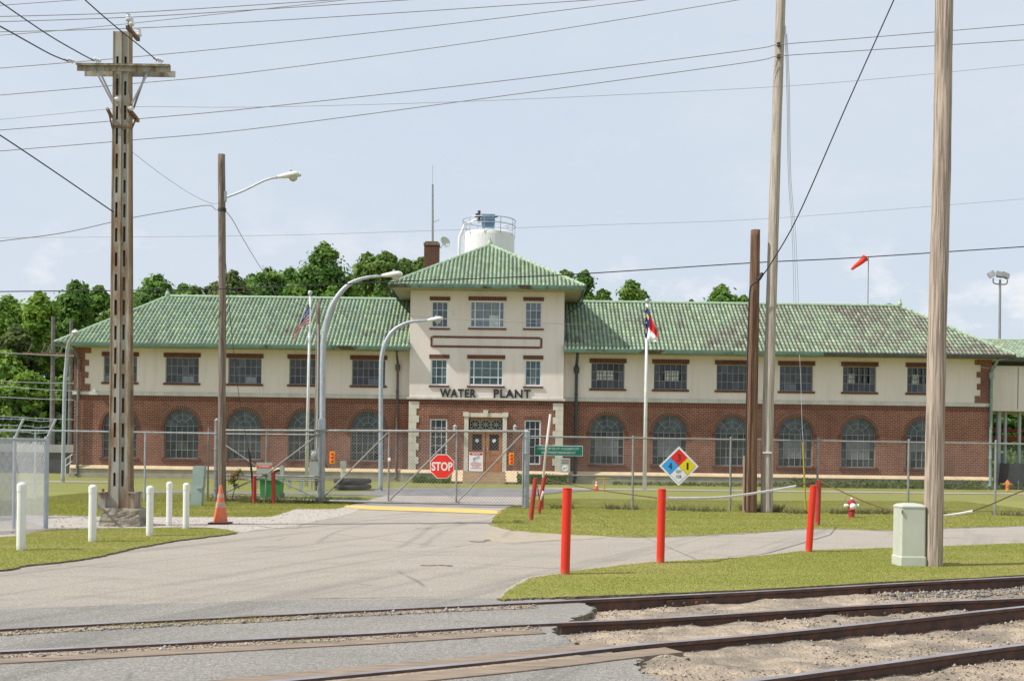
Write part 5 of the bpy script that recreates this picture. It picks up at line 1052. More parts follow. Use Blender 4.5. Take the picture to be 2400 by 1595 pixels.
# fittings
g = MB(); q = P(520.5, 492, p0[0].y); g.lathe((q.x, q.y, q.z-.05), [(.108, 0), (.115, .01), (.115, .09), (.108, .1)], 14); g.build('steel_band', 'blackrubber', pole0)
g = MB(); g.tube([P(518, 366+i*2, p0[0].y) for i in (0, 1)], .001, 3)
for k in range(2): 
    q = P(1744.5, 1066, p1[0].y-.3)
st = G(1743, 1201); g = MB(); tpz = P(1745, 1067, st.y).z; g.box(st.x-.03, st.x+.03, st.y-.02, st.y+.02, 0, tpz); tag(g.build('guard_strip', 'yellowpole' if False else 'reflect', loc=st), 'pale flat marker stake standing against the reddish brown pole', 'marker stake')
q = P(1798, 1060, p2[0].y-.17); g = MB(); g.box(q.x-.12, q.x+.12, q.y-.012, q.y+.02, q.z-.02, q.z+.02); g.build('tag', 'signwhite', pole2)
q = P(1826, 105, p2[0].y-.14); g = MB()
for dy in (105, 133): q = P(1825, dy, p2[0].y-.16); g.lathe((q.x, q.y, q.z-.05), [(.03, 0), (.06, .03), (.03, .06), (.06, .09), (.02, .12)], 10)
g.build('insulator', 'darkpanel', pole2)
q = P(1778, 652, p1[0].y-.1); g = MB(); g.tube(catmull([P(1785, 645, p1[0].y-.25), P(1777, 658, p1[0].y-.22), P(1762, 668, p1[0].y-.18), P(1757, 690, p1[0].y-.17), P(1753, 800, p1[0].y-.18), P(1749, 1000, p1[0].y-.18), P(1746, 1195, p1[0].y-.18)], 5), .022, 6); g.build('riser_cable', 'wiredark', pole1)
g = MB(); g.lathe(P(1782, 648, p1[0].y-.25), [(.03, -.12), (.055, -.08), (.055, .08), (.03, .12)], 8, axis=(.5, 0, .8)); g.build('cable_clamp', 'wiredark', pole1)
# cobra-head lamp
def lamphead(o, p, d, ln=.72, w=.2):
    d = Vector(d).normalized(); up = Vector((0, 0, 1)); sd = d.cross(up).normalized(); up = sd.cross(d)
    secs = [(0, .045, .05, 0), (.12, .06, .07, 0), (.3, .1, .09, 0), (.55, .14, .11, .005), (.8, .15, .11, .01), (.95, .12, .085, .01), (1.0, .05, .03, .0)]
    g = MB(); rings = []
    for t, rw, rh, zo in secs:
        c = p+d*ln*t+up*zo; a = g.add([c+sd*rw*math.cos(q)+up*(rh*math.sin(q) if math.sin(q) > 0 else rh*.45*math.sin(q)) for q in [2*math.pi*i/14 for i in range(14)]]); rings.append(a)
    for a, b in zip(rings[:-1], rings[1:]):
        for j in range(14): g.face([a+j, a+(j+1) % 14, b+(j+1) % 14, b+j])
    g.face([rings[0]+j for j in range(14)]); g.face([rings[-1]+j for j in reversed(range(14))])
    h = g.build('lamp_head', 'lamphead', o, smooth=True); g = MB(); c = p+d*ln*.68-up*.03
    g.lathe(c, [(.12, 0), (.115, .05), (.08, .1), (.03, .125), (.005, .13)], 14, axis=-up); g.build('lens', 'lens', h, smooth=True)
    g = MB(); g.lathe(p+d*ln*.6+up*.1, [(.035, 0), (.035, .06), (.02, .075)], 8); g.build('photocell', 'greybox', h)
Y0 = p0[0].y; g = MB(); g.tube(catmull([P(528, 463, Y0-.02), P(570, 447, Y0-.1), (P(615, 425, Y0-.15)), P(635, 418, Y0-.2), P(652, 416, Y0-.2)], 6), [.03]*25, 8); g.build('lamp_arm', 'galv', pole0)
g = MB(); q = P(528, 460, Y0); g.box(q.x-.03, q.x+.03, q.y-.06, q.y+.06, q.z-.14, q.z+.14); g.build('bracket', 'galv', pole0); lamphead(pole0, P(648, 416, Y0-.2), (1, -.05, .1), .68)
def curvedlamp(bx, by, pts, head, hd, r, lab, ln=.66, Yend=None):
    b = G(bx, by); Y = b.y; n = len(pts); Ye = Yend if Yend else Y
    P3 = catmull([b, b.lerp(P(*pts[0], Y), .5)]+[P(x, y, Y+(Ye-Y)*(max(0, i-1)/(n-2))) for i, (x, y) in enumerate(pts)], 6); k = len(P3)
    o = thing('street_lamp', lab, 'street lamp', b, 'curved galvanised street lamps'); g = MB(); L_ = k*.55
    rs = [r if i < L_ else r+(.032-r)*min(1, (i-L_)/(k-L_)) for i in range(k)]; g.tube(P3, rs, 12); g.build('curved_pole', 'galv', o, smooth=True); g = MB(); g.lathe(b, [(r*1.15, 0), (r*1.15, .02), (r*1.02, .03)], 12); g.build('base_collar', 'galv', o); lamphead(o, P3[-1], hd, ln); return o
b = G(752, 1178)
curvedlamp(754, 1177, [(757, 830), (761, 780), (773, 730), (795, 690), (823, 663), (860, 650), (893, 647)], None, (1, -.05, .07), .085, 'curved galvanised street lamp rising behind the gate post toward the tower', .64)
curvedlamp(892, 1150, [(893, 880), (895, 835), (905, 800), (925, 772), (955, 756), (980, 752), (1000, 751)], None, (1, -.05, .1), .085, 'smaller curved street lamp in front of the tower wall', .62)
curvedlamp(147, 1129, [(152, 900), (156, 850), (159, 815), (164, 798), (170, 788), (176, 782)], None, (.5, -1.2, -.0), .08, 'curved street lamp at the left end of the building with foreshortened head', .6, 46.3)
# flagpoles
def flagpole(bx, by, tx, ty, r, lab):
    b = G(bx, by); t = P(tx, ty, b.y); o = thing('flagpole', lab, 'flagpole', b, 'flagpoles before the building'); g = MB(); g.tube([b, t], [r, r*.6], 12); g.build('pole', 'lamphead', o, smooth=True)
    g = MB(); g.lathe(t-Vector((0, 0, .02)), [(.03, 0), (.035, .03), (.09, .1), (.1, .16), (.08, .23), (.02, .26)], 12); g.build('finial', 'galv', o, smooth=True); return o, b.y
fp1, YF1 = flagpole(718, 1139, 727, 694, .075, 'pale flagpole flying the national flag left of the tower'); fp2, YF2 = flagpole(1510.5, 1147, 1517, 712, .09, 'pale flagpole flying the state flag right of the tower')
def flag(name, top, bot, Y, colf, lab, nu=26, nv=13, mats=('flagred', 'flagwhite', 'flagblue', 'flaggold'), stars=None, amp=.05):
    T = catmull([P(x, y, Y) for x, y in top], 6); Bt = catmull([P(x, y, Y) for x, y in bot], 6)
    def at(c, t): k = t*(len(c)-1); i = min(int(k), len(c)-2); return c[i].lerp(c[i+1], k-i)
    pt = lambda u, v: at(T, u).lerp(at(Bt, u), v)+Vector((0, amp*math.sin(v*9+u*7)+amp*.6*math.sin(u*17-v*4)-.03-.25*u, 0))
    g = MB(); idx = [[g.add([pt(i/nu, j/nv)]) for j in range(nv+1)] for i in range(nu+1)]
    for i in range(nu):
        for j in range(nv): g.face([idx[i][j], idx[i+1][j], idx[i+1][j+1], idx[i][j+1]], colf((i+.5)/nu, (j+.5)/nv))
    if stars:
        for u, v, s in stars:
            c = pt(u, v)+Vector((0, -.012, 0)); n = g.add([c+Vector((s*(1 if q % 2 == 0 else .4)*math.sin(math.pi*q/5), 0, s*(1 if q % 2 == 0 else .4)*math.cos(math.pi*q/5))) for q in range(10)]); g.face([n+q for q in range(10)], 1)
    o = g.build(name, mats, loc=top and P(*top[0], Y)); tag(o, lab, 'flag'); return o
st = [(.03+.37*(i+.5)/6, (j+.5)/13*7/5, .022) for i in range(6) for j in range(5)]
flag('flag', [(725, 711), (713, 736), (706, 750), (698, 770), (691, 786), (685, 799)], [(726, 759), (714, 763), (706, 770), (702, 779), (695, 790), (688, 800)], YF1-.06,
     lambda u, v: 2 if (u < .4 and v < 7/13) else (0 if int(v*13) % 2 == 0 else 1), 'red, white and blue striped flag hanging limp on the left flagpole', stars=st)
def nc(u, v):
    if u < .36: return 3 if (.2 < v < .34 or .68 < v < .82) and .08 < u < .3 else 2
    return 0 if v < .5 else 1
flag('flag', [(1515, 716), (1521, 728), (1528, 750), (1535, 770), (1541, 787)], [(1509, 778), (1511, 790), (1520, 798), (1529, 801), (1536, 801)], YF2-.08, nc, 'blue, red and white flag with a star and gold bands on the right flagpole', nu=24, nv=24, stars=[(.18, .51, .07)])
# rusted steel lattice pole
sb = G(279, 1234); sb.y += .45; YP = sb.y; sp = F/YP
CXb = P(281, 1190, YP).x; CXt = P(289, 78, YP).x; ztop = P(289, 78, YP).z; zb = P(281, 1191, YP).z
sp_ = thing('steel_utility_pole', 'rusty grey steel pole with slotted faces, crossarm and insulators on a concrete block', 'utility pole', (CXb, YP, 0))
def cxz(z): return CXb+(CXt-CXb)*(z-zb)/(ztop-zb)
hw = .165; NS = 18
g = MB(); out = [(CXb-hw-.1, zb), (CXb+hw+.1, zb), (cxz(zb+.4)+hw+.02, zb+.42), (CXt+hw-.01, ztop), (CXt-hw+.01, ztop), (cxz(zb+.4)-hw-.02, zb+.42)]
holes = []
for i in range(NS):
    z = zb+.45+i*(ztop-zb-.75)/NS; c = cxz(z)
    for s in (-1, 1): holes.append(rect(c+s*.08-.024, c+s*.08+.024, z, z+.26+.07*random.random()))
wall(g, out, holes, YP-.1, .02); tess(out, holes, lambda x, z: (x, YP-.08, z), g); g.build('slotted_plate', 'rust', sp_)
g = MB(); 
for s in (-1, 1):
    a = (CXb+s*(hw+.1), YP-.12); g.bar((CXb+s*(hw+.1), YP-.02, zb), (cxz(zb+.42)+s*(hw+.02), YP-.02, zb+.42), .02, .18, up=(0, 1, 0)); g.bar((cxz(zb+.42)+s*(hw+.02), YP-.02, zb+.42), (CXt+s*(hw-.01), YP-.02, ztop), .02, .18, up=(0, 1, 0))
g.build('side_flange', 'rustmid', sp_)
g = MB(); g.bar((CXb, YP-.12, zb), (CXt, YP-.12, ztop), .035, .03, up=(0, 1, 0)); g.build('centre_rib', 'rust', sp_)
g = MB(); g.poly([(CXb-hw-.1, YP+.05, zb), (CXb+hw+.1, YP+.05, zb), (CXt+hw, YP+.05, ztop), (CXt-hw, YP+.05, ztop)]); g.build('rear_plate', 'rustmid', sp_)
# base
a0, a1, b0, b1 = Rct(231, 1192, 328, 1234, YP-.42); g = MB(); 
vs = [(a0, YP-.42, 0), (a1, YP-.42, 0), (a1, YP+.42, 0), (a0, YP+.42, 0), (a0+.05, YP-.36, b1+.0), (a1-.04, YP-.38, b1-.01), (a1-.05, YP+.36, b1), (a0+.06, YP+.38, b1)]
import bmesh
bm = bmesh.new(); bv = [bm.verts.new(v) for v in vs]
for q in ((0, 3, 2, 1), (4, 5, 6, 7), (0, 1, 5, 4), (1, 2, 6, 5), (2, 3, 7, 6), (3, 0, 4, 7)): bm.faces.new([bv[i] for i in q])
bmesh.ops.subdivide_edges(bm, edges=bm.edges[:], cuts=7, use_grid_fill=True)
for v in bm.verts:
    v.co += Vector((random.uniform(-.013, .013), random.uniform(-.013, .013), random.uniform(-.012, .012)))
bm.verts.ensure_lookup_table(); g.v = [tuple(v.co) for v in bm.verts]; [g.face([v.index for v in f.verts]) for f in bm.faces]; bm.free(); g.build('concrete_base', 'concrete', sp_)
for s in (-1, 1):
    g = MB(); xa, xb = sorted((CXb+s*(hw+.06), CXb+s*(hw+.2))); g.box(xa, xb, YP-.2, YP+.2, b1-.02, b1+.3); g.box(xa-.015, xb+.015, YP-.23, YP+.23, b1+.3, b1+.325); g.build('anchor_shoe', 'rust', sp_)
    g = MB(); xm = (xa+xb)/2; g.tube([(xm, YP-.12, b1+.3), (xm, YP-.12, b1+.38)], .025, 6); g.build('anchor_bolt', 'rustdark', sp_)
# crossarm
q0, q1 = P(179, 157, YP-.2), P(398, 160, YP-.2); g = MB(); g.bar(q0+Vector((0, -.02, .05)), q1+Vector((0, -.02, .05)), .03, .04, up=(0, 1, 0)); g.bar(q0+Vector((0, .0, 0)), q1, .02, .12, up=(1, 0, 0)) if False else None
g.box(q0.x, q1.x, YP-.17, YP-.14, q1.z-.06, q1.z+.07); g.box(q0.x, q1.x, YP-.24, YP-.17, q1.z+.05, q1.z+.07); g.box(q0.x+.03, q1.x, YP+.14, YP+.17, q1.z-.06, q1.z+.06); g.build('crossarm', 'rust', sp_)
for (xa, ya), (xb, yb), Yb in (((220, 158), (265, 243), YP-.19), ((230, 160), (268, 240), YP+.1), ((352, 160), (309, 243), YP-.19), ((345, 162), (313, 254), YP+.1)):
    g = MB(); g.bar(P(xa, ya, Yb), P(xb, yb, Yb), .02, .035); g.build('brace', 'galvdull', sp_)
def insul(o, p, d, name='insulator', r=.055, disks=3):
    d = Vector(d).normalized(); g = MB(); pr = [(.015, 0)]
    for k in range(disks): z = .02+k*.045; pr += [(.02, z), (r, z+.01), (r*.85, z+.03), (.02, z+.035)]
    pr += [(.012, .02+disks*.045+.05)]; g.lathe(p, pr, 12, axis=d); g.build(name, 'porcelain', o, smooth=False)
for (x, y) in ((166, 145), (228, 144), (374, 144)): insul(sp_, P(x, y, YP-.2)-Vector((-.08, 0, 0)), (-.9, -.4, .15))
g = MB(); g.bar(P(299, 64, YP-.3), P(324, 93, YP+.7), .07, .07); g.build('top_bracket', 'wooddark', sp_)
for (x, y, yb) in ((300.5, 44, 62), (308, 55, 68), (325.5, 80, 94)):
    Yq = YP+(.3*(x-300)/12); g = MB(); g.tube([P(x, yb, Yq), P(x, y, Yq)], .01, 5); g.build('pin', 'darkpanel', sp_); c = P(x, y, Yq); g = MB(); g.lathe(c-Vector((0, 0, .06)), [(.02, 0), (.055, .02), (.06, .05), (.035, .08), (.045, .1), (.03, .13), (.045, .15), (.02, .16)], 12); g.build('insulator', 'porcelain', sp_)
g = MB(); g.bar(P(251, 254, YP-.3), P(262, 275, YP-.1), .05, .05); g.bar(P(303, 258, YP-.2), P(323, 283, YP+.4), .07, .07); g.bar(P(253, 256, YP-.25), P(264, 303, YP-.15), .025, .03); g.bar(P(318, 280, YP+.2), P(308, 303, YP), .025, .03); g.bar(P(262, 296, YP-.15), P(310, 297, YP-.15), .03, .04); g.build('lower_bracket', 'rustdark', sp_)
for x, y in ((275, 232), (307, 254)): g = MB(); c = P(x, y, YP-.22); g.lathe(c-Vector((0, 0, .04)), [(.03, 0), (.06, .03), (.05, .06), (.015, .08)], 12); g.build('insulator', 'porcelain', sp_)
# ================================================================== WIRES
def wire(pts, r, m, lab): return pixline('power_line', pts, r, m, lab, 'cable', 'overhead cables', 8, 5)
def wl(pts, Y, r, m, lab, Y2=None):
    Y2 = Y2 or Y; x0, x1 = pts[0][0], pts[-1][0]; return wire([(x, y, Y+(Y2-Y)*(x-x0)/(x1-x0)) for x, y in pts], r, m, lab)
wl([(-100, 21), (0, 13), (180, 0), (320, -12)], 27, .008, 'wire', 'short stretch of thin cable crossing the top left corner of the sky')
wl([(-200, 42), (0, 39), (300, 30), (600, 12), (900, -8)], YP, .008, 'wire', 'uppermost cable over the rusty pole, on its highest insulator')
wl([(-200, 54), (0, 51), (308, 40.5), (600, 23), (1050, -6)], YP+.2, .008, 'wire', 'cable on the second pin insulator of the rusty pole')
wl([(-200, 78), (0, 75), (326, 66), (600, 51), (1000, 26), (1450, -4)], YP+.6, .008, 'wire', 'cable on the third and lowest pin insulator of the rusty pole')
wl([(-200, 92), (0, 83), (250, 61), (600, 23.5), (900, -10)], 28, .008, 'wire', 'cable crossing behind the rusty pole top and rising to the sky edge')
wl([(-200, 177), (0, 160), (300, 135), (600, 106), (1100, 51), (1560, -6)], 27, .009, 'wire', 'cable passing behind the crossarm of the rusty pole')
wl([(-200, 239), (0, 223), (300, 197), (600, 168), (1200, 86), (1780, -8)], 27, .009, 'wire', 'cable passing just under the crossarm braces')
wl([(-200, 320), (0, 305), (330, 278), (600, 253), (1200, 187), (1740, 119), (1826, 105), (2000, 91), (2400, 58), (2600, 42)], p2[0].y-.2, .011, 'wire', 'upper of two parallel cables crossing the whole sky to the tall wooden pole')
wl([(-200, 371), (0, 354), (300, 329), (600, 301), (1200, 222), (1740, 148), (1826, 132), (2000, 120), (2400, 94), (2600, 82)], p2[0].y-.2, .011, 'wire', 'lower of two parallel cables crossing the whole sky to the tall wooden pole')
wl([(-200, 296), (0, 280), (250, 256), (330, 250), (600, 251), (1090, 238), (1700, 210), (2000, 190), (2400, 152), (2600, 134)], 24, .005, 'wirepale', 'faint pale cable from the lower bracket across the sky')
wl([(-200, 558), (0, 557), (600, 552), (1020, 540), (1400, 527), (1800, 512), (2400, 466), (2600, 450)], 40, .007, 'wirepale', 'very thin pale cable passing just in front of the silo railing')
wl([(-200, 685), (0, 683), (520, 677), (940, 659), (1300, 645), (1760, 616), (2000, 604), (2400, 578), (2600, 565)], p1[0].y+.5, .015, 'wiredark', 'dark cable crossing the tower roof and the trees')
wl([(2180, -190), (2095, 0), (1985, 245), (1873, 500), (1810, 612), (1785, 648)], p1[0].y-.25, .017, 'wiredark', 'steep black cable dropping to the top of the reddish brown pole', Y2=p1[0].y-.25) if False else wire([(2180, -190, 27), (2095, 0, 28), (1985, 245, 28.5), (1873, 500, 29), (1810, 612, 29.4), (1785, 648, p1[0].y-.25)], .017, 'wiredark', 'steep black cable dropping to the top of the reddish brown pole')
wire([(-120, -78, 16), (0, 5, 18), (110, 80, 20), (180, 121, 21), (221, 143, YP-.25)], .012, 'wiredark', 'heavy cable ending at the middle insulator of the crossarm')
wire([(-120, 0, 16), (0, 62, 18), (65, 98, 19.5), (120, 128, 21), (160, 144, YP-.25)], .013, 'wiredark', 'heavy cable ending at the far left insulator of the crossarm')
wire([(120, -75, 18), (199, 0, 19), (270, 62, 20), (330, 110, 21), (368, 142, YP-.25)], .012, 'wiredark', 'heavy cable passing the rusty pole top to the right insulator')
wire([(-120, 242, 17), (0, 317, 19), (120, 397, 20.5), (266, 497, YP-.2)], .013, 'wiredark', 'dark guy cable tied to the middle of the rusty pole')
wire([(-200, 592, 27), (0, 565, 28), (150, 545, 29), (300, 512, 30), (420, 491, 30.5), (488, 481, p0[0].y), (505, 491, p0[0].y), (517, 490, p0[0].y-.1)], .012, 'wire', 'twisted service cable running left from the old lamp pole')
wire([(308, 355, 24), (380, 410, 27), (450, 456, 30), (497, 477, p0[0].y), (512, 474, p0[0].y-.1)], .006, 'wirepale', 'thin pale cable between the rusty pole and the lamp pole')
wire([(526, 492, p0[0].y), (545, 515, 33), (570, 560, 38), (600, 610, 44), (625, 650, 50), (650, 700, 54.5)], .012, 'wire', 'cable curving from the lamp pole down toward the left roof')
wire([(528, 600, p0[0].y), (545, 800, p0[0].y+.2), (565, 960, p0[0].y+.4), (588, 1080, p0[0].y+.6)], .008, 'wiredark', 'thin stay cable slanting down from the lamp pole')
wire([(583, 1055, p0[0].y+.55), (590, 1110, p0[0].y+.65), (593, 1178, p0[0].y+.8)], .03, 'wiredark', 'thick black guard at the foot of the stay cable')
wire([(668, 700, 52), (700, 712, 48), (730, 722, 45.5), (742, 732, pb[0].y)], .012, 'wiredark', 'short dark cable from the left roof to the thin service pole')
wire([(749, 722, pb[0].y), (850, 733, 47), (970, 741, 50), (1140, 752, 50), (1300, 758, 50), (1420, 757, 51), (1500, 750, 53)], .01, 'wire', 'cable crossing the middle of the tower between window rows')
for i, (xa, xb, lab) in enumerate(((1841, 1861, 'left'), (1844, 1866, 'middle'), (1847, 1872, 'right'))):
    wire([(xa-3, 40+i*20, 30), (xa+3, 200, 34), (xa+7, 420, 42), ((xa+xb)/2+6, 560, 52), (xb, 718, 60)], .008, 'wirepale', f'{lab} of three thin lines dropping from the tall pole to the right roof')
wire([(1874, 830, 54), (1877, 900, 52), (1880, 1000, 45), (1884, 1040, 38)], .008, 'wirepale', 'thin line hanging in front of the right wing wall')
wire([(1835, 752, 50), (1960, 785, 51), (2110, 820, 52), (2250, 850, 53), (2420, 882, 54)], .008, 'wire', 'thin cable sloping across the right roof and annex wall')
# left background poles and wires
for i, (bx, ty, w, Yb, lab) in enumerate(((122, 742, .16, 66, 'grey background pole with a crossarm left of the building'), (164, 750, .15, 68, 'grey background pole right behind the left street lamp'))):
    b = P(bx, 1045, Yb); t = P(bx+3, ty, Yb); o = thing('background_pole', lab, 'utility pole', (b.x, Yb, 0), 'grey poles before the left trees'); g = MB(); g.tube([(b.x, Yb, 0), t], [w, w*.7], 10); g.build('shaft', 'greypipe', o)
    g = MB(); c = P(bx+2, 830, Yb); g.bar(c+Vector((-1.7, -.2, .05)), c+Vector((1.2, -.2, -.1)), .12, .12); g.build('crossarm', 'rustdark', o)
    for q in (-1.4, -.6, .5, 1.0): g = MB(); p = c+Vector((q, -.2, .05)); g.tube([p, p+Vector((.25, 0, .55))], .035, 5); g.build('insulator_rod', 'greypipe', o)
for i, (ya, yb, lab) in enumerate(((826, 834, 'highest'), (893, 898, 'second'), (905, 916, 'third'), (930, 937, 'fourth'), (975, 983, 'lowest'))):
    wl([(-150, ya-5), (0, ya), (90, (ya+yb)/2+1), (175, yb)], 64, .022, 'wirepale', f'{lab} of the five pale cables before the left trees')
# ================================================================== SIGNS ON GATE AND FENCE
def signthing(name, lab, cat, r, Y, th=.012): return thing(name, lab, cat, ((r[0]+r[1])/2, Y, r[2]))
YG = og(1036).y-.075
r = Rct(1008, 1063.5, 1064.5, 1121, YG); cx, cz = (r[0]+r[1])/2, (r[2]+r[3])/2; R8 = (r[1]-r[0])/2/math.cos(math.pi/8)
stp = signthing('stop_sign', 'red octagonal STOP sign hung on the gate', 'stop sign', r, YG)
oc = lambda R_: [(cx+R_*math.cos(math.pi/8+k*math.pi/4), cz+R_*math.sin(math.pi/8+k*math.pi/4)) for k in range(8)]
g = MB(); g.prismY(oc(R8), YG, YG+.01); g.build('border', 'signwhite', stp); g = MB(); g.prismY(oc(R8*.945), YG-.004, YG+.002); g.build('face', 'signred', stp)
text(stp, 'STOP', cx, YG-.005, cz, (r[1]-r[0])*.87, (r[3]-r[2])*.36, 'signtext', bold=.03, ex=.003)
# notice sign
YN = og(1116).y-.075; r = Rct(1099, 1059.5, 1132, 1103.5, YN); cx, cz = (r[0]+r[1])/2, (r[2]+r[3])/2; w, h = r[1]-r[0], r[3]-r[2]
s = signthing('notice_sign', 'white notice sign with red header and faint camera picture on the gate', 'sign', r, YN)
g = MB(); g.box(r[0], r[1], YN, YN+.008, r[2], r[3]); g.build('panel', 'signwhite', s); g = MB(); g.box(r[0]+.015, r[1]-.015, YN-.003, YN+.001, r[3]-.075, r[3]-.015); g.build('header', 'noticered', s)
text(s, 'NOTICE', cx, YN-.004, r[3]-.045, w*.55, .04, 'signtext', bold=.02)
for k, (tx, ww) in enumerate((('THIS PROPERTY', .8), ('IS PROTECTED', .76), ('BY VIDEO', .5), ('SURVEILLANCE', .8))): text(s, tx, cx, YN-.001, r[2]+h*.42-k*h*.085, w*ww, .026, 'notext', bold=.01)
g = MB(); zc = r[2]+h*.68; g.bar((cx-.09, YN-.003, zc-.02), (cx+.1, YN-.003, zc+.045), .004, .07, up=(0, 0, 1)); g.bar((cx-.06, YN-.003, zc-.09), (cx-.04, YN-.003, zc), .004, .02, up=(1, 0, 0)); g.bar((cx-.1, YN-.003, zc-.09), (cx+.03, YN-.003, zc-.09), .004, .015); g.build('camera_picture', 'pictogrey', s)
for px, lab in ((778.5, 'orange marker plate with three red reflectors on the left part of the gate'), (1198.5, 'orange marker plate with three red reflectors near the right end of the gate')):
    Yq = og(px).y-.06; y0 = 1057 if px < 900 else 1060; r = Rct(px-6, y0, px+6, y0+28.5, Yq); s = thing('reflector_plate', lab, 'reflector', ((r[0]+r[1])/2, Yq, r[2]), 'orange reflector plates on the gate')
    g = MB(); g.box(r[0], r[1], Yq, Yq+.01, r[2], r[3]); g.build('plate', 'signorange', s)
    for k in range(3): g = MB(); g.lathe(((r[0]+r[1])/2, Yq, r[2]+(r[3]-r[2])*(.2+.3*k)), [(.042, 0), (.042, .012), (.03, .02)], 12, axis=(0, -1, 0)); g.build('reflector', 'signred', s)
Yq = og(911).y-.07; r = Rct(909, 1071.5, 915, 1079.5, Yq); g = MB(); g.box(r[0], r[1], Yq, Yq+.006, r[2], r[3]); tag(g.build('small_tag', 'signwhite', loc=((r[0]+r[1])/2, Yq, r[2])), 'tiny white tag on the upright gate bar left of the stop sign', 'tag')
# NFPA diamond on fence
YD = onf(1589).y-.07; c = P(1591, 1091.5, YD); hd = 46.5/F*YD; s = thing('hazard_diamond_sign', 'blue, red, yellow and white hazard diamond hung on the fence', 'sign', c-Vector((0, 0, hd)))
dm = lambda cx, cz, q: [(cx, cz-q), (cx+q, cz), (cx, cz+q), (cx-q, cz)]
g = MB(); g.prismY(dm(c.x, c.z, hd), YD, YD+.01); g.build('border', 'signwhite', s); q = hd*.42; e = hd*.435
for nm, dx, dz, m in (('red_field', 0, 1, 'signnfred'), ('blue_field', -1, 0, 'signblue'), ('yellow_field', 1, 0, 'signyellow'), ('white_field', 0, -1, 'signwhite')): g = MB(); g.prismY(dm(c.x+dx*e, c.z+dz*e, q), YD-.005, YD+.002); g.build(nm, m, s)
g = MB(); 
for a in ((0, 1), (1, 2), (2, 3), (3, 0)): 
    pp = dm(c.x, c.z, hd*.86); p_, q_ = pp[a[0]], pp[a[1]]; g.bar((p_[0], YD-.001, p_[1]), (q_[0], YD-.001, q_[1]), .006, .004, up=(0, 1, 0))
g.bar((c.x-e/1.02, YD-.002, c.z-e/1.0+.0) if False else (c.x-hd*.43, YD-.002, c.z-hd*.43), (c.x+hd*.43, YD-.002, c.z+hd*.43), .006, .004, up=(0, 1, 0)); g.bar((c.x-hd*.43, YD-.002, c.z+hd*.43), (c.x+hd*.43, YD-.002, c.z-hd*.43), .006, .004, up=(0, 1, 0)); g.build('outline', 'letter', s)
for tx, dx, dz, w, h in (('3', 0, 1, .095, .19), ('4', -1, 0, .105, .19), ('1', 1, 0, .05, .19)): text(s, tx, c.x+dx*e, YD-.006, c.z+dz*e, w, h, 'letter', name='number', bold=.0)
text(s, 'OXY', c.x, YD-.006, c.z-e+.09, .15, .085, 'letter'); text(s, 'COR', c.x, YD-.006, c.z-e-.05, .15, .085, 'letter')
# green sign
YQ = onf(1309).y-.06; r = Rct(1252.5, 1043.5, 1366, 1067.5, YQ); cx, cz = (r[0]+r[1])/2, (r[2]+r[3])/2; w, h = r[1]-r[0], r[3]-r[2]
s = signthing('property_sign', 'long green sign with two lines of white writing on the fence', 'sign', r, YQ)
g = MB(); g.box(r[0], r[1], YQ, YQ+.008, r[2], r[3]); g.build('border', 'signwhite', s); g = MB(); g.box(r[0]+.014, r[1]-.014, YQ-.003, YQ+.001, r[2]+.014, r[3]-.014); g.build('face', 'signgreen', s)
text(s, 'PROPERTY OF THE CITY OF ELIZABETH CITY', cx, YQ-.004, cz+h*.19, w*.86, .062, 'signtextg', bold=.01); text(s, 'UNAUTHORIZED PERSONS KEEP OUT', cx, YQ-.004, cz-h*.19, w*.7, .062, 'signtextg', bold=.01)
YQ = onf(1324).y-.05; r = Rct(1313.5, 1073, 1336, 1106.5, YQ); cx = (r[0]+r[1])/2; s = signthing('grey_notice_sign', 'small grey notice with a round symbol under the green sign', 'sign', r, YQ)
g = MB(); g.box(r[0], r[1], YQ, YQ+.01, r[2], r[3]); g.build('panel', 'signgrey', s); g = MB(); zc = r[2]+.12; g.lathe((cx, YQ-.001, zc), [(.09, 0), (.09, .004)], 24, axis=(0, -1, 0)); g.build('round_symbol', 'signwhite', s)
g = MB(); g.box(cx-.045, cx-.02, YQ-.008, YQ-.003, zc-.04, zc+.02); g.box(cx+.015, cx+.06, YQ-.008, YQ-.003, zc, zc+.025)
for k in range(3): g.box(r[0]+.03, r[1]-.03, YQ-.003, YQ+.001, r[3]-.06-k*.045, r[3]-.045-k*.045)
g.build('symbol_marks', 'darkpanel', s)
# warning sign on left gate
Yq = og(617).y-.08; r = Rct(601, 1083, 637.5, 1109.5, Yq); s = signthing('warning_sign', 'white sign with an orange band above the green bin', 'sign', r, Yq); g = MB(); g.box(r[0], r[1], Yq, Yq+.01, r[2], r[3]); g.build('panel', 'signgrey', s)
g = MB(); g.box(r[0]+.005, r[1]-.005, Yq-.004, Yq+.001, r[2]+.17, r[2]+.245); g.build('band', 'conebright', s); text(s, 'WARNING', (r[0]+r[1])/2, Yq-.005, r[2]+.207, .3, .045, 'signtext', bold=.01)
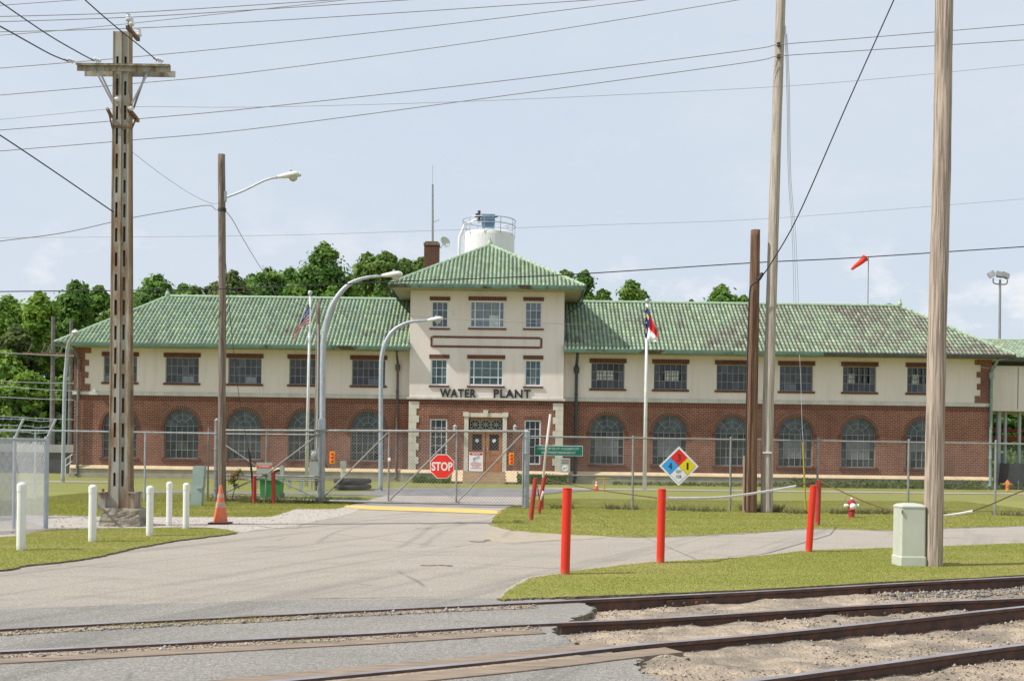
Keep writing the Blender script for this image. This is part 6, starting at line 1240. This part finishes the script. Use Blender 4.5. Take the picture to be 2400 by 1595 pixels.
# ================================================================== BOXES, HYDRANTS, BINS
b = G(2130, 1327); s0 = F/b.y; hh = (1327-1183)/s0; w = .2; ped = thing('utility_pedestal', 'pale green plastic utility pedestal with domed top beside the thick pole', 'utility box', b)
g = MB(); ring = lambda w_, d_, z, cx_=0: [(b.x+cx_+w_*sx*(1 if ab else .86), b.y+d_*sy*(.82 if ab else 1), z) for sx, sy, ab in ((-1, -1, 1), (-1, -1, 0), (1, -1, 0), (1, -1, 1), (1, 1, 1), (1, 1, 0), (-1, 1, 0), (-1, 1, 1))]
def loft(g, secs):
    r_ = [g.add(s) for s in secs]; n = len(secs[0])
    for a, c in zip(r_[:-1], r_[1:]):
        for j in range(n): g.face([a+j, a+(j+1) % n, c+(j+1) % n, c+j])
    g.face([r_[-1]+j for j in range(n)]); g.face([r_[0]+j for j in reversed(range(n))])
loft(g, [ring(.187, .17, .15), ring(.183, .168, hh-.02)]); g.build('cover', 'palegreen', ped)
g = MB(); loft(g, [ring(.2, .185, -.02), ring(.198, .183, .15), ring(.19, .175, .165)]); g.build('base', 'palegreen', ped)
g = MB(); loft(g, [ring(.19, .175, hh-.03), ring(.19, .175, hh-.01), ring(.15, .135, hh+.018), ring(.07, .06, hh+.032)]); g.build('lid', 'palegreen', ped)
g = MB(); g.box(b.x-.175, b.x-.165, b.y-.19, b.y-.17, hh-.12, hh-.06); g.build('rust_latch', 'rustdark', ped)
b = G(461, 1185); tp = P(466, 1091, b.y); o = thing('utility_pedestal', 'narrow pale teal utility pedestal leaning by the wooden lamp pole', 'utility box', b); g = MB(); dx = .05
g.v = []; sec = lambda z, dx, w_: [(b.x+dx-w_, b.y-.12, z), (b.x+dx+w_, b.y-.12, z), (b.x+dx+w_, b.y+.12, z), (b.x+dx-w_, b.y+.12, z)]
loft(g, [sec(-.02, 0, .15), sec(.5, .03, .145)]); g.build('lower_box', 'tealgrey', o); g = MB(); loft(g, [sec(.5, .035, .155), sec(tp.z-.03, .07, .15), sec(tp.z, .07, .14)]); g.build('upper_cover', 'tealgrey', o)
g = MB(); g.box(b.x+.03, b.x+.17, b.y-.15, b.y-.12, .47, .51); g.build('latch', 'greybox', o)
def hydrant(px, by, ty, m, mb_, mc, lab):
    b = G(px, by); s = F/b.y; h = (by-ty)/s; k = h/.6; o = thing('fire_hydrant', lab, 'fire hydrant', b, 'fire hydrants')
    g = MB(); g.lathe(b, [(.13*k, 0), (.13*k, .03*k), (.085*k, .05*k), (.085*k, .2*k), (.11*k, .22*k), (.11*k, .25*k), (.1*k, .27*k), (.105*k, .4*k), (.12*k, .41*k), (.12*k, .44*k), (.1*k, .45*k)], 16); g.build('barrel', m, o)
    g = MB(); g.lathe(b+Vector((0, 0, .45*k)), [(.115*k, 0), (.105*k, .04*k), (.06*k, .09*k), (.03*k, .1*k)], 14); g.build('bonnet', mb_, o)
    g = MB(); g.lathe(b+Vector((0, 0, .54*k)), [(.035*k, 0), (.035*k, .04*k), (.02*k, .06*k)], 6); g.build('operating_nut', mc, o)
    for sx in (-1, 1): g = MB(); g.lathe(b+Vector((sx*.1*k, 0, .36*k)), [(.045*k, 0), (.045*k, .05*k), (.055*k, .055*k), (.055*k, .1*k), (.03*k, .12*k)], 12, axis=(sx, 0, 0)); g.build('hose_cap', mc, o)
    g = MB(); g.lathe(b+Vector((0, -.09*k, .35*k)), [(.07*k, 0), (.09*k, .02*k), (.09*k, .07*k), (.05*k, .09*k), (.025*k, .12*k)], 16, axis=(0, -1, 0)); g.build('pumper_cap', mc, o)
hydrant(1995.5, 1213, 1165, 'hydred', 'hydred', 'white', 'dark red fire hydrant with white caps on the verge')
hydrant(2361, 1150, 1123, 'yhyd', 'pinkhyd', 'yhyd', 'small orange yellow fire hydrant by the right end of the building')
b = G(633, 1166); b.y = og(633).y+1.6; o = thing('green_bin', 'bright green plastic bin with grey frame behind the gate', 'bin', (P(633, 1100, b.y).x, b.y, 0)); r = Rct(608.5, 1123, 657.5, 1172, b.y)
g = MB(); loft(g, [[(r[0]+.03, b.y, .02), (r[1]-.03, b.y, .02), (r[1]-.03, b.y+.5, .02), (r[0]+.03, b.y+.5, .02)], [(r[0], b.y-.03, r[3]), (r[1], b.y-.03, r[3]), (r[1], b.y+.53, r[3]), (r[0], b.y+.53, r[3])]]); g.build('bin_body', 'green', o)
g = MB(); g.box(r[0]-.02, r[1]+.02, b.y-.06, b.y+.55, r[3], r[3]+.035); g.build('lid', 'green', o); g = MB(); g.tube([(r[1]+.03, b.y+.05, .12), (r[1]+.09, b.y+.05, .12)], .12, 14); g.build('wheel', 'blackrubber', o)
# meter cabinet on service pole
Yb = pb[0].y-.25; r = Rct(730, 1081, 745, 1121, Yb); o = thing('meter_cabinet', 'pale grey electric cabinet with round meter on the thin service pole', 'electrical box', ((r[0]+r[1])/2, Yb, r[2])); g = MB(); r = Rct(725, 1081, 748, 1121, Yb)
g.box(r[0], r[1], Yb-.1, Yb+.12, r[2], r[3]); g.build('cabinet', 'greybox', o); r = Rct(730, 1054, 746, 1075, Yb); g = MB(); g.box(r[0], r[1], Yb-.1, Yb+.1, r[2], r[3]); g.build('meter_box', 'greybox', o); g = MB(); g.lathe(((r[0]+r[1])/2, Yb-.1, (r[2]+r[3])/2), [(.11, 0), (.11, .06), (.08, .1), (.02, .11)], 16, axis=(0, -1, 0)); g.build('meter', 'lens', o)
g = MB(); c = P(730, 1121, Yb); g.tube([c, (c.x, Yb, 0)], .04, 8); g.tube([P(738, 1075, Yb), P(738, 1082, Yb)], .03, 6); g.tube([P(743, 1053, Yb), P(746, 760, Yb+.1)], .035, 8); g.build('conduit', 'greybox', o)
for px, y0, y1, w, lab, Yb in ((804.5, 1080, 1130, .3, 'grey utility box on twin posts left of the curved lamp', 51.5),):
    o = thing('utility_box', lab, 'utility box', (P(px, 1100, Yb).x, Yb, 0)); r = Rct(798, 1080, 812, 1095, Yb); g = MB(); g.box(r[0], r[1], Yb-.12, Yb+.12, r[2], r[3]); g.build('box', 'greybox', o)
    for q in (.05, .13, .21): g = MB(); g.tube([(r[0]+q, Yb, 0), (r[0]+q, Yb, r[2])], .03, 6); g.build('post', 'lamphead', o)
b = G(826, 1146); g = MB(); 
for k in range(2): g.lathe((b.x, b.y, .22*k), [(.55, 0), (.72, .03), (.75, .11), (.72, .19), (.55, .21)], 20)
tag(g.build('stacked_tyres', 'blackrubber', loc=b), 'stack of two old black tyres on the grass in front of the building', 'tyres')
b = G(212, 1116); o = thing('vent_post', 'short pale concrete post at the foot of the left wall', 'post', b); g = MB(); tz = P(212, 1075, b.y).z; g.box(b.x-.11, b.x+.11, b.y-.1, b.y+.1, 0, tz-.06); g.build('post', 'concrete', o); g = MB(); g.box(b.x-.12, b.x+.12, b.y-.11, b.y+.11, tz-.06, tz); g.build('cap', 'concrete', o)
for px, by, ty, lab in ((678, 1143, 1126, 'short grey stub post in the grass behind the left gate section'), (705, 1150, 1121, 'pale blue grey stub post behind the left gate section'), (600, 1141, 1118, 'white stub post behind the small red post')):
    b = G(px, by); tz = P(px, ty, b.y).z; g = MB(); g.box(b.x-.06, b.x+.06, b.y-.05, b.y+.05, -.02, tz); g.box(b.x-.075, b.x+.075, b.y-.065, b.y+.065, tz, tz+.03); tag(g.build('stub_post', 'tealgrey', loc=b), lab, 'post', 'stub posts behind the gate')
# yellow marker, stakes
b = G(1888, 1196); t = P(1882, 1036, b.y); g = MB(); g.tube([b, t], [.03, .022], 8); tag(g.build('marker_pole', 'yellowpole', loc=b), 'tall thin yellow marker pole leaning at the fence', 'marker pole')
b = G(1416, 1150); t = P(1415, 1120, b.y); g = MB(); g.tube([b, t], .03, 6); g.tube([t+Vector((-.3, 0, 0)), t+Vector((.3, 0, 0))], .02, 6); tag(g.build('yellow_stake', 'yellowpole', loc=b), 'short yellow T shaped stake next to the small cone', 'stake')
# windsock and floodlights
Yw = 62.; b = P(2034, 720, Yw); t = P(2035.5, 602, Yw); o = thing('windsock', 'red orange windsock on a thin mast behind the right roof', 'windsock', (b.x, Yw, 0)); g = MB(); g.tube([(b.x, Yw, 0), t], [.05, .025], 8); g.tube([t, P(2030, 602, Yw)], .02, 6); g.build('mast', 'galvdull', o)
g = MB(); g.tube(catmull([P(2028, 604, Yw), P(2017, 614, Yw), P(2004, 624, Yw), P(1996, 631, Yw)], 4), [.19-.0105*i for i in range(13)], 14, caps=False); g.build('sock', 'windsock', o, smooth=True)
g = MB(); hoop = P(2028, 604, Yw); ax_ = (P(2017, 614, Yw)-hoop).normalized(); qd = Vector((0, 0, 1)).rotation_difference(ax_); g.tube([hoop+qd @ Vector((.2*math.cos(a), .2*math.sin(a), 0)) for a in [2*math.pi*i/16 for i in range(17)]], .02, 5); g.build('hoop', 'windsock', o)
Yw = 70.; o = thing('floodlight_mast', 'slender mast with three grey floodlights behind the annex', 'floodlight', (P(2344, 800, Yw).x, Yw, 0)); t = P(2344, 655, Yw); g = MB(); g.tube([(P(2344, 800, Yw).x, Yw, 0), t], [.12, .07], 8); g.build('mast', 'galvdull', o)
g = MB(); g.tube(catmull([P(2328, 652, Yw), P(2329, 663, Yw), P(2344, 666, Yw), P(2359, 665, Yw), P(2361, 655, Yw)], 4), .04, 6); g.build('yoke', 'galvdull', o)
for x, y, tilt in ((2324, 644, -.5), (2343, 644, .2), (2356, 646, .4)):
    c = P(x, y, Yw); q = Matrix.Rotation(tilt, 3, 'Y') @ Matrix.Rotation(-.5, 3, 'X'); g = MB(); n = g.add([c+q @ Vector(v) for v in ((-.24, -.1, -.2), (.24, -.1, -.2), (.17, .12, -.12), (-.17, .12, -.12), (-.24, -.1, .2), (.24, -.1, .2), (.17, .12, .12), (-.17, .12, .12))])
    for f in ((0, 3, 2, 1), (4, 5, 6, 7), (0, 1, 5, 4), (1, 2, 6, 5), (2, 3, 7, 6), (3, 0, 4, 7)): g.face([n+i for i in f])
    g.build('floodlight_head', 'galvdull', o)
# left background low building and railing
Yl = 62.; r = Rct(90, 1041, 174, 1105, Yl); g = MB(); o = thing('concrete_basin', 'low dark basin with grey concrete rim left of the building', 'basin', ((r[0]+r[1])/2, Yl, 0)); g.box(r[0]-8, r[1]+1, Yl, Yl+8, -.1, r[3]-.45); g.build('basin_wall', 'darkpanel', o); g = MB(); g.box(r[0]-8.1, r[1]+1, Yl-.1, Yl+8, r[3]-.45, r[3]); g.build('rim', 'greybox', o)
o = thing('handrail', 'pale stair handrail at the left corner of the building', 'railing', P(160, 1110, 56)); g = MB(); a, b_, c_, d_ = P(153, 1076, 56), P(170, 1064, 56), P(153, 1092, 56), P(170, 1080, 56); g.tube([a, b_], .03, 6); g.tube([c_, d_], .03, 6); g.build('rails', 'lamphead', o)
for p_ in (P(165, 1068, 56), P(154, 1076, 56)): g = MB(); g.tube([p_, (p_.x, 56, 0)], .028, 6); g.build('post', 'lamphead', o)
# ================================================================== TREES
def leaves(cxyz, lobes, n, size, cols, flat=.85):
    L_ = np.array([l[:3] for l in lobes]); Rr = np.array([l[3] for l in lobes]); w = Rr**2; w = w/w.sum(); k = RNG.choice(len(lobes), n, p=w); n = len(k)
    d = RNG.normal(0, 1, (n, 3)); d[:, 2] = np.abs(d[:, 2])*np.where(RNG.random(n) < .72, 1, -1); d /= np.linalg.norm(d, axis=1)[:, None]
    rad = Rr[k]*(.5+.5*RNG.random(n)**.5)*(1+.28*RNG.normal(0, 1, n)); p = L_[k]+d*rad[:, None]*np.array([1, 1, flat])
    if len(lobes) > 10:
        m_ = RNG.random(n) < .3; j_ = RNG.permutation(n); f_ = RNG.random((n, 1)); near = np.linalg.norm(p-p[j_], axis=1) < Rr.max()*3.2; mm = (m_ & near)[:, None]; p = np.where(mm, p*f_+p[j_]*(1-f_), p)
    nr = d+RNG.normal(0, .4, (n, 3))+np.array([0, 0, .25]); nr /= np.linalg.norm(nr, axis=1)[:, None]
    a = np.cross(nr, RNG.normal(0, 1, (n, 3))); a /= np.linalg.norm(a, axis=1)[:, None]; b = np.cross(nr, a); s = size*RNG.uniform(.6, 1.4, n)
    a *= s[:, None]; b *= (s*.7)[:, None]; v = np.stack([p-a, p-b*.9+nr*s[:, None]*.15, p+a, p+b], 1)
    ci = np.array(cols); c = ci[RNG.integers(0, len(ci), len(lobes))][k]*RNG.uniform(.85, 1.4, (n, 1)); return v, c
def tree(px, topy, halfw, Y, lab, kind=0, n=6500, basez=0, size=None, crown_lo=.25, name='broadleaf_tree', lobn=70):
    top = P(px, topy, Y); rw = halfw/F*Y; zt = top.z; zl = zt*crown_lo; H = zt-zl; root = Vector((top.x, Y, 0)); o = thing(name, lab, 'tree', root, 'trees behind the plant'); lobes = []
    rs = np.random.default_rng(int(px*7+topy))
    for i in range(lobn):
        t = rs.random(); z = zl+H*(.04+.86*t)
        env = max(.12, 1-max(0, (t-.45)/.55)**2.6)**.5 if kind != 1 else max(.08, (1-t)**.75)
        a = rs.uniform(0, 6.28); q = env*rw*rs.uniform(.15, .8)**.7; rl = rw*rs.uniform(.11, .26)*(1 if kind != 1 else .5+.5*(1-t))
        lobes.append((top.x+q*math.cos(a), Y+q*math.sin(a), min(z, zt-rl*.8), rl))
    for k in range(5):
        a = rs.uniform(0, 6.28); q = rw*rs.uniform(.05, .45); rl = rw*rs.uniform(.09, .17); lobes.append((top.x+q*math.cos(a), Y+q*math.sin(a)*.5, zt-rl-abs(q)*rs.uniform(.3, 1.1), rl))
    lobes.append((top.x, Y, zt-rw*.12, rw*.12)); lobes.append((top.x, Y, zt-rw*.35, rw*.26)); lobes.append((top.x, Y, zt-rw*.8, rw*.5))
    cols = {0: [(.135, .25, .05), (.17, .3, .055), (.11, .21, .05), (.21, .33, .07)], 1: [(.16, .25, .055), (.2, .3, .075), (.13, .21, .05)], 2: [(.17, .29, .045), (.23, .36, .05), (.13, .24, .04), (.26, .38, .07)], 3: [(.16, .2, .07), (.14, .19, .055), (.12, .17, .05)]}[kind]
    v, c = leaves(None, lobes, n, size or .3, cols); v = v-np.array(root); 
    rawmesh('crown', v.reshape(-1, 3), np.arange(n*4).reshape(-1, 4), 'leaf', c, parent=o)
    g = MB(); g.tube([root-Vector((0, 0, .2)), root+Vector((0, 0, zl)), root+Vector((rw*.05, 0, zt*.7))], [rw*.07+.05, rw*.055+.03, .04], 8)
    for i in range(6): l = lobes[i]; g.tube([root+Vector((0, 0, zl*.8+H*.1*i/6)), Vector(l[:3])], [rw*.03+.02, .02], 5)
    g.build('trunk', 'bark', o); return o
T = [ # px, topy, halfwidth, Y, kind, label
 (20, 690, 95, 84, 2, 'bright green tree at the left edge of the tree line'), (95, 682, 70, 78, 2, 'bright yellow green tree behind the left background poles'), (178, 655, 66, 86, 0, 'tall dark green tree left of the rusty pole'),
 (232, 668, 50, 92, 0, 'narrow dark tree just behind the rusty pole'), (372, 640, 105, 92, 0, 'wide tree above the left end of the roof ridge'), (455, 668, 80, 96, 0, 'low tree between the roof ridge end and the lamp pole'),
 (548, 632, 90, 94, 3, 'olive tree right of the wooden lamp pole'), (628, 624, 90, 98, 0, 'mid green tree left of the tallest crown'), (762, 566, 105, 88, 0, 'tallest broad crown, above the national flag'),
 (862, 592, 58, 92, 1, 'pointed tree just right of the tallest crown'), (905, 588, 56, 90, 1, 'pointed slim tree behind the curved lamp head'), (948, 604, 60, 92, 1, 'pointed tree left of the tower roof'), (988, 602, 58, 94, 1, 'pointed tree touching the chimney'),
 (1325, 632, 38, 95, 1, 'thin tree top peeking behind the right slope of the tower roof'), (1372, 632, 42, 90, 0, 'bushy tree right of the tower eave'), (1412, 676, 38, 92, 0, 'low tree right of the bushy one'),
 (1478, 655, 46, 90, 0, 'twin crowned tree above the right roof, near the state flag'), (1505, 680, 36, 94, 1, 'low pointed tree above the state flag'), (1620, 702, 22, 92, 0, 'small round tree top on the right ridge'),
 (1692, 664, 62, 90, 0, 'round tree just left of the reddish brown pole'), (1745, 690, 40, 96, 0, 'low tree behind the reddish brown pole'), (2085, 712, 26, 88, 0, 'small bush like tree top at the right ridge end'), (2228, 765, 34, 90, 0, 'dark tree top beyond the right hip')]
T += [(30, 715, 90, 98, 0, 'dark tree filling the gap at the far left'), (140, 700, 90, 100, 0, 'dark tree filling the gap behind the background poles'), (268, 700, 70, 100, 0, 'low dark tree directly behind the rusty pole'), (330, 676, 75, 100, 2, 'low bright tree above the left roof hip'),
 (430, 662, 80, 104, 0, 'low wide tree behind the left ridge finial'), (505, 660, 70, 104, 3, 'low olive tree behind the wooden lamp pole'), (590, 640, 80, 104, 0, 'rounded tree between the lamp pole and the tallest crown'), (680, 625, 80, 106, 0, 'tree rising toward the left side of the tallest crown'),
 (830, 640, 80, 106, 0, 'wide tree filling the gap right of the tallest crown'), (900, 640, 80, 106, 0, 'wide tree behind the curved lamp arm'), (965, 645, 70, 106, 0, 'wide tree behind the left tower eave'), (1350, 680, 70, 104, 0, 'wide low tree behind the right tower eave'), (1500, 695, 60, 104, 0, 'low wide tree behind the state flag'), (1715, 690, 70, 104, 0, 'low wide tree behind the short pole')]
for px, ty, hw_, Y, kd, lab in T: tree(px, ty, hw_, Y, lab, kd, n=int(7000+hw_*150), size=.13 if hw_ < 50 else .155, crown_lo=.12)
LW = [(10, 820, 90, 72, 2, 'lower leafy tree at the left edge under the tall ones'), (70, 870, 80, 70, 2, 'lower bright tree behind the barbed wire enclosure'), (150, 880, 75, 71, 0, 'lower dark tree left of the building corner'), (40, 760, 60, 76, 3, 'dull olive bush like tree at the left edge'), (205, 790, 60, 80, 0, 'lower tree hidden behind the left roof hip'), (-90, 720, 110, 78, 0, 'dark tree beyond the left picture edge')]
for px, ty, hw_, Y, kd, lab in LW: tree(px, ty, hw_, Y, lab, kd, n=20000, size=.16, crown_lo=.05)
for px, ty, hw_, Y, kd, lab in ((2330, 880, 70, 92, 0, 'dark low tree seen under the annex'), (2420, 880, 80, 92, 0, 'dark low tree at the right edge under the annex'), (2560, 860, 90, 92, 0, 'dark tree beyond the right picture edge')): tree(px, ty, hw_, Y, lab, kd, n=7000, size=.22, crown_lo=.03)
# undergrowth and tall grass
def scatter_leaves(name, x0, x1, y0, y1, h, n, cols, size=.2):
    px = RNG.uniform(x0, x1, n); py = RNG.uniform(y0, y1, n); hh = h*(.35+.9*vnoise(px, py, .5, 12)); pz = RNG.random(n)*hh
    p = np.stack([px, py, pz], 1); a = RNG.normal(0, 1, (n, 3)); a /= np.linalg.norm(a, axis=1)[:, None]; b = np.cross(a, RNG.normal(0, 1, (n, 3))); b /= np.linalg.norm(b, axis=1)[:, None]; s = size*RNG.uniform(.6, 1.4, (n, 1))
    v = np.stack([p-a*s, p-b*s*.6, p+a*s, p+b*s*.6], 1); c = np.array(cols)[RNG.integers(0, len(cols), n)]*RNG.uniform(.7, 1.2, (n, 1))
    return tag(rawmesh(name, v.reshape(-1, 3), np.arange(n*4).reshape(-1, 4), 'leaf', c), kind='stuff')
scatter_leaves('undergrowth', -46, -19, 68, 82, 5.5, 16000, [(.06, .13, .02), (.09, .17, .03), (.05, .09, .03)], .28)
scatter_leaves('tall_grass', 22, 50, 62, 84, 2.0, 12000, [(.13, .2, .06), (.17, .24, .08)], .18)
scatter_leaves('wall_weeds', P(1440, 1100, 54).x, XR, YW-1.3, YW-.2, .22, 2000, [(.13, .19, .04), (.17, .22, .06)], .06)
scatter_leaves('wall_weeds', P(1860, 1100, 54).x, XR-.5, YW-.7, YW-.2, .42, 1500, [(.14, .2, .05), (.18, .24, .07)], .06)
scatter_leaves('wall_weeds', TXL+.3, P(1055, 1100, 54).x, YT-1.5, YT-.2, .4, 1500, [(.12, .2, .03), (.16, .24, .05)], .06)
scatter_leaves('wall_weeds', P(1212, 1100, 54).x, P(1330, 1100, 54).x, YT-1.3, YT-.2, .4, 900, [(.1, .18, .03), (.14, .22, .05)], .06)
# small sapling by the gate
b = G(548, 1176); b.y = og(548).y-.2; c = P(550, 1115, b.y); o = thing('sapling', 'small leafy sapling growing through the gate beside the lamp pole', 'plant', (c.x, b.y, 0)); v, cc = leaves(None, [(c.x, b.y, c.z, .16), (c.x+.1, b.y, c.z+.12, .1), (c.x-.08, b.y, c.z-.15, .13), (c.x+.05, b.y, c.z-.3, .1)], 260, .035, [(.1, .17, .03), (.15, .22, .04), (.3, .14, .06)])
v = v-np.array(o.location); rawmesh('foliage', v.reshape(-1, 3), np.arange(260*4).reshape(-1, 4), 'leaf', cc, parent=o); g = MB(); g.tube([(c.x-.1, b.y, 0), (c.x, b.y, c.z*.5), (c.x+.03, b.y, c.z)], [.015, .012, .006], 5); g.build('stem', 'bark', o)
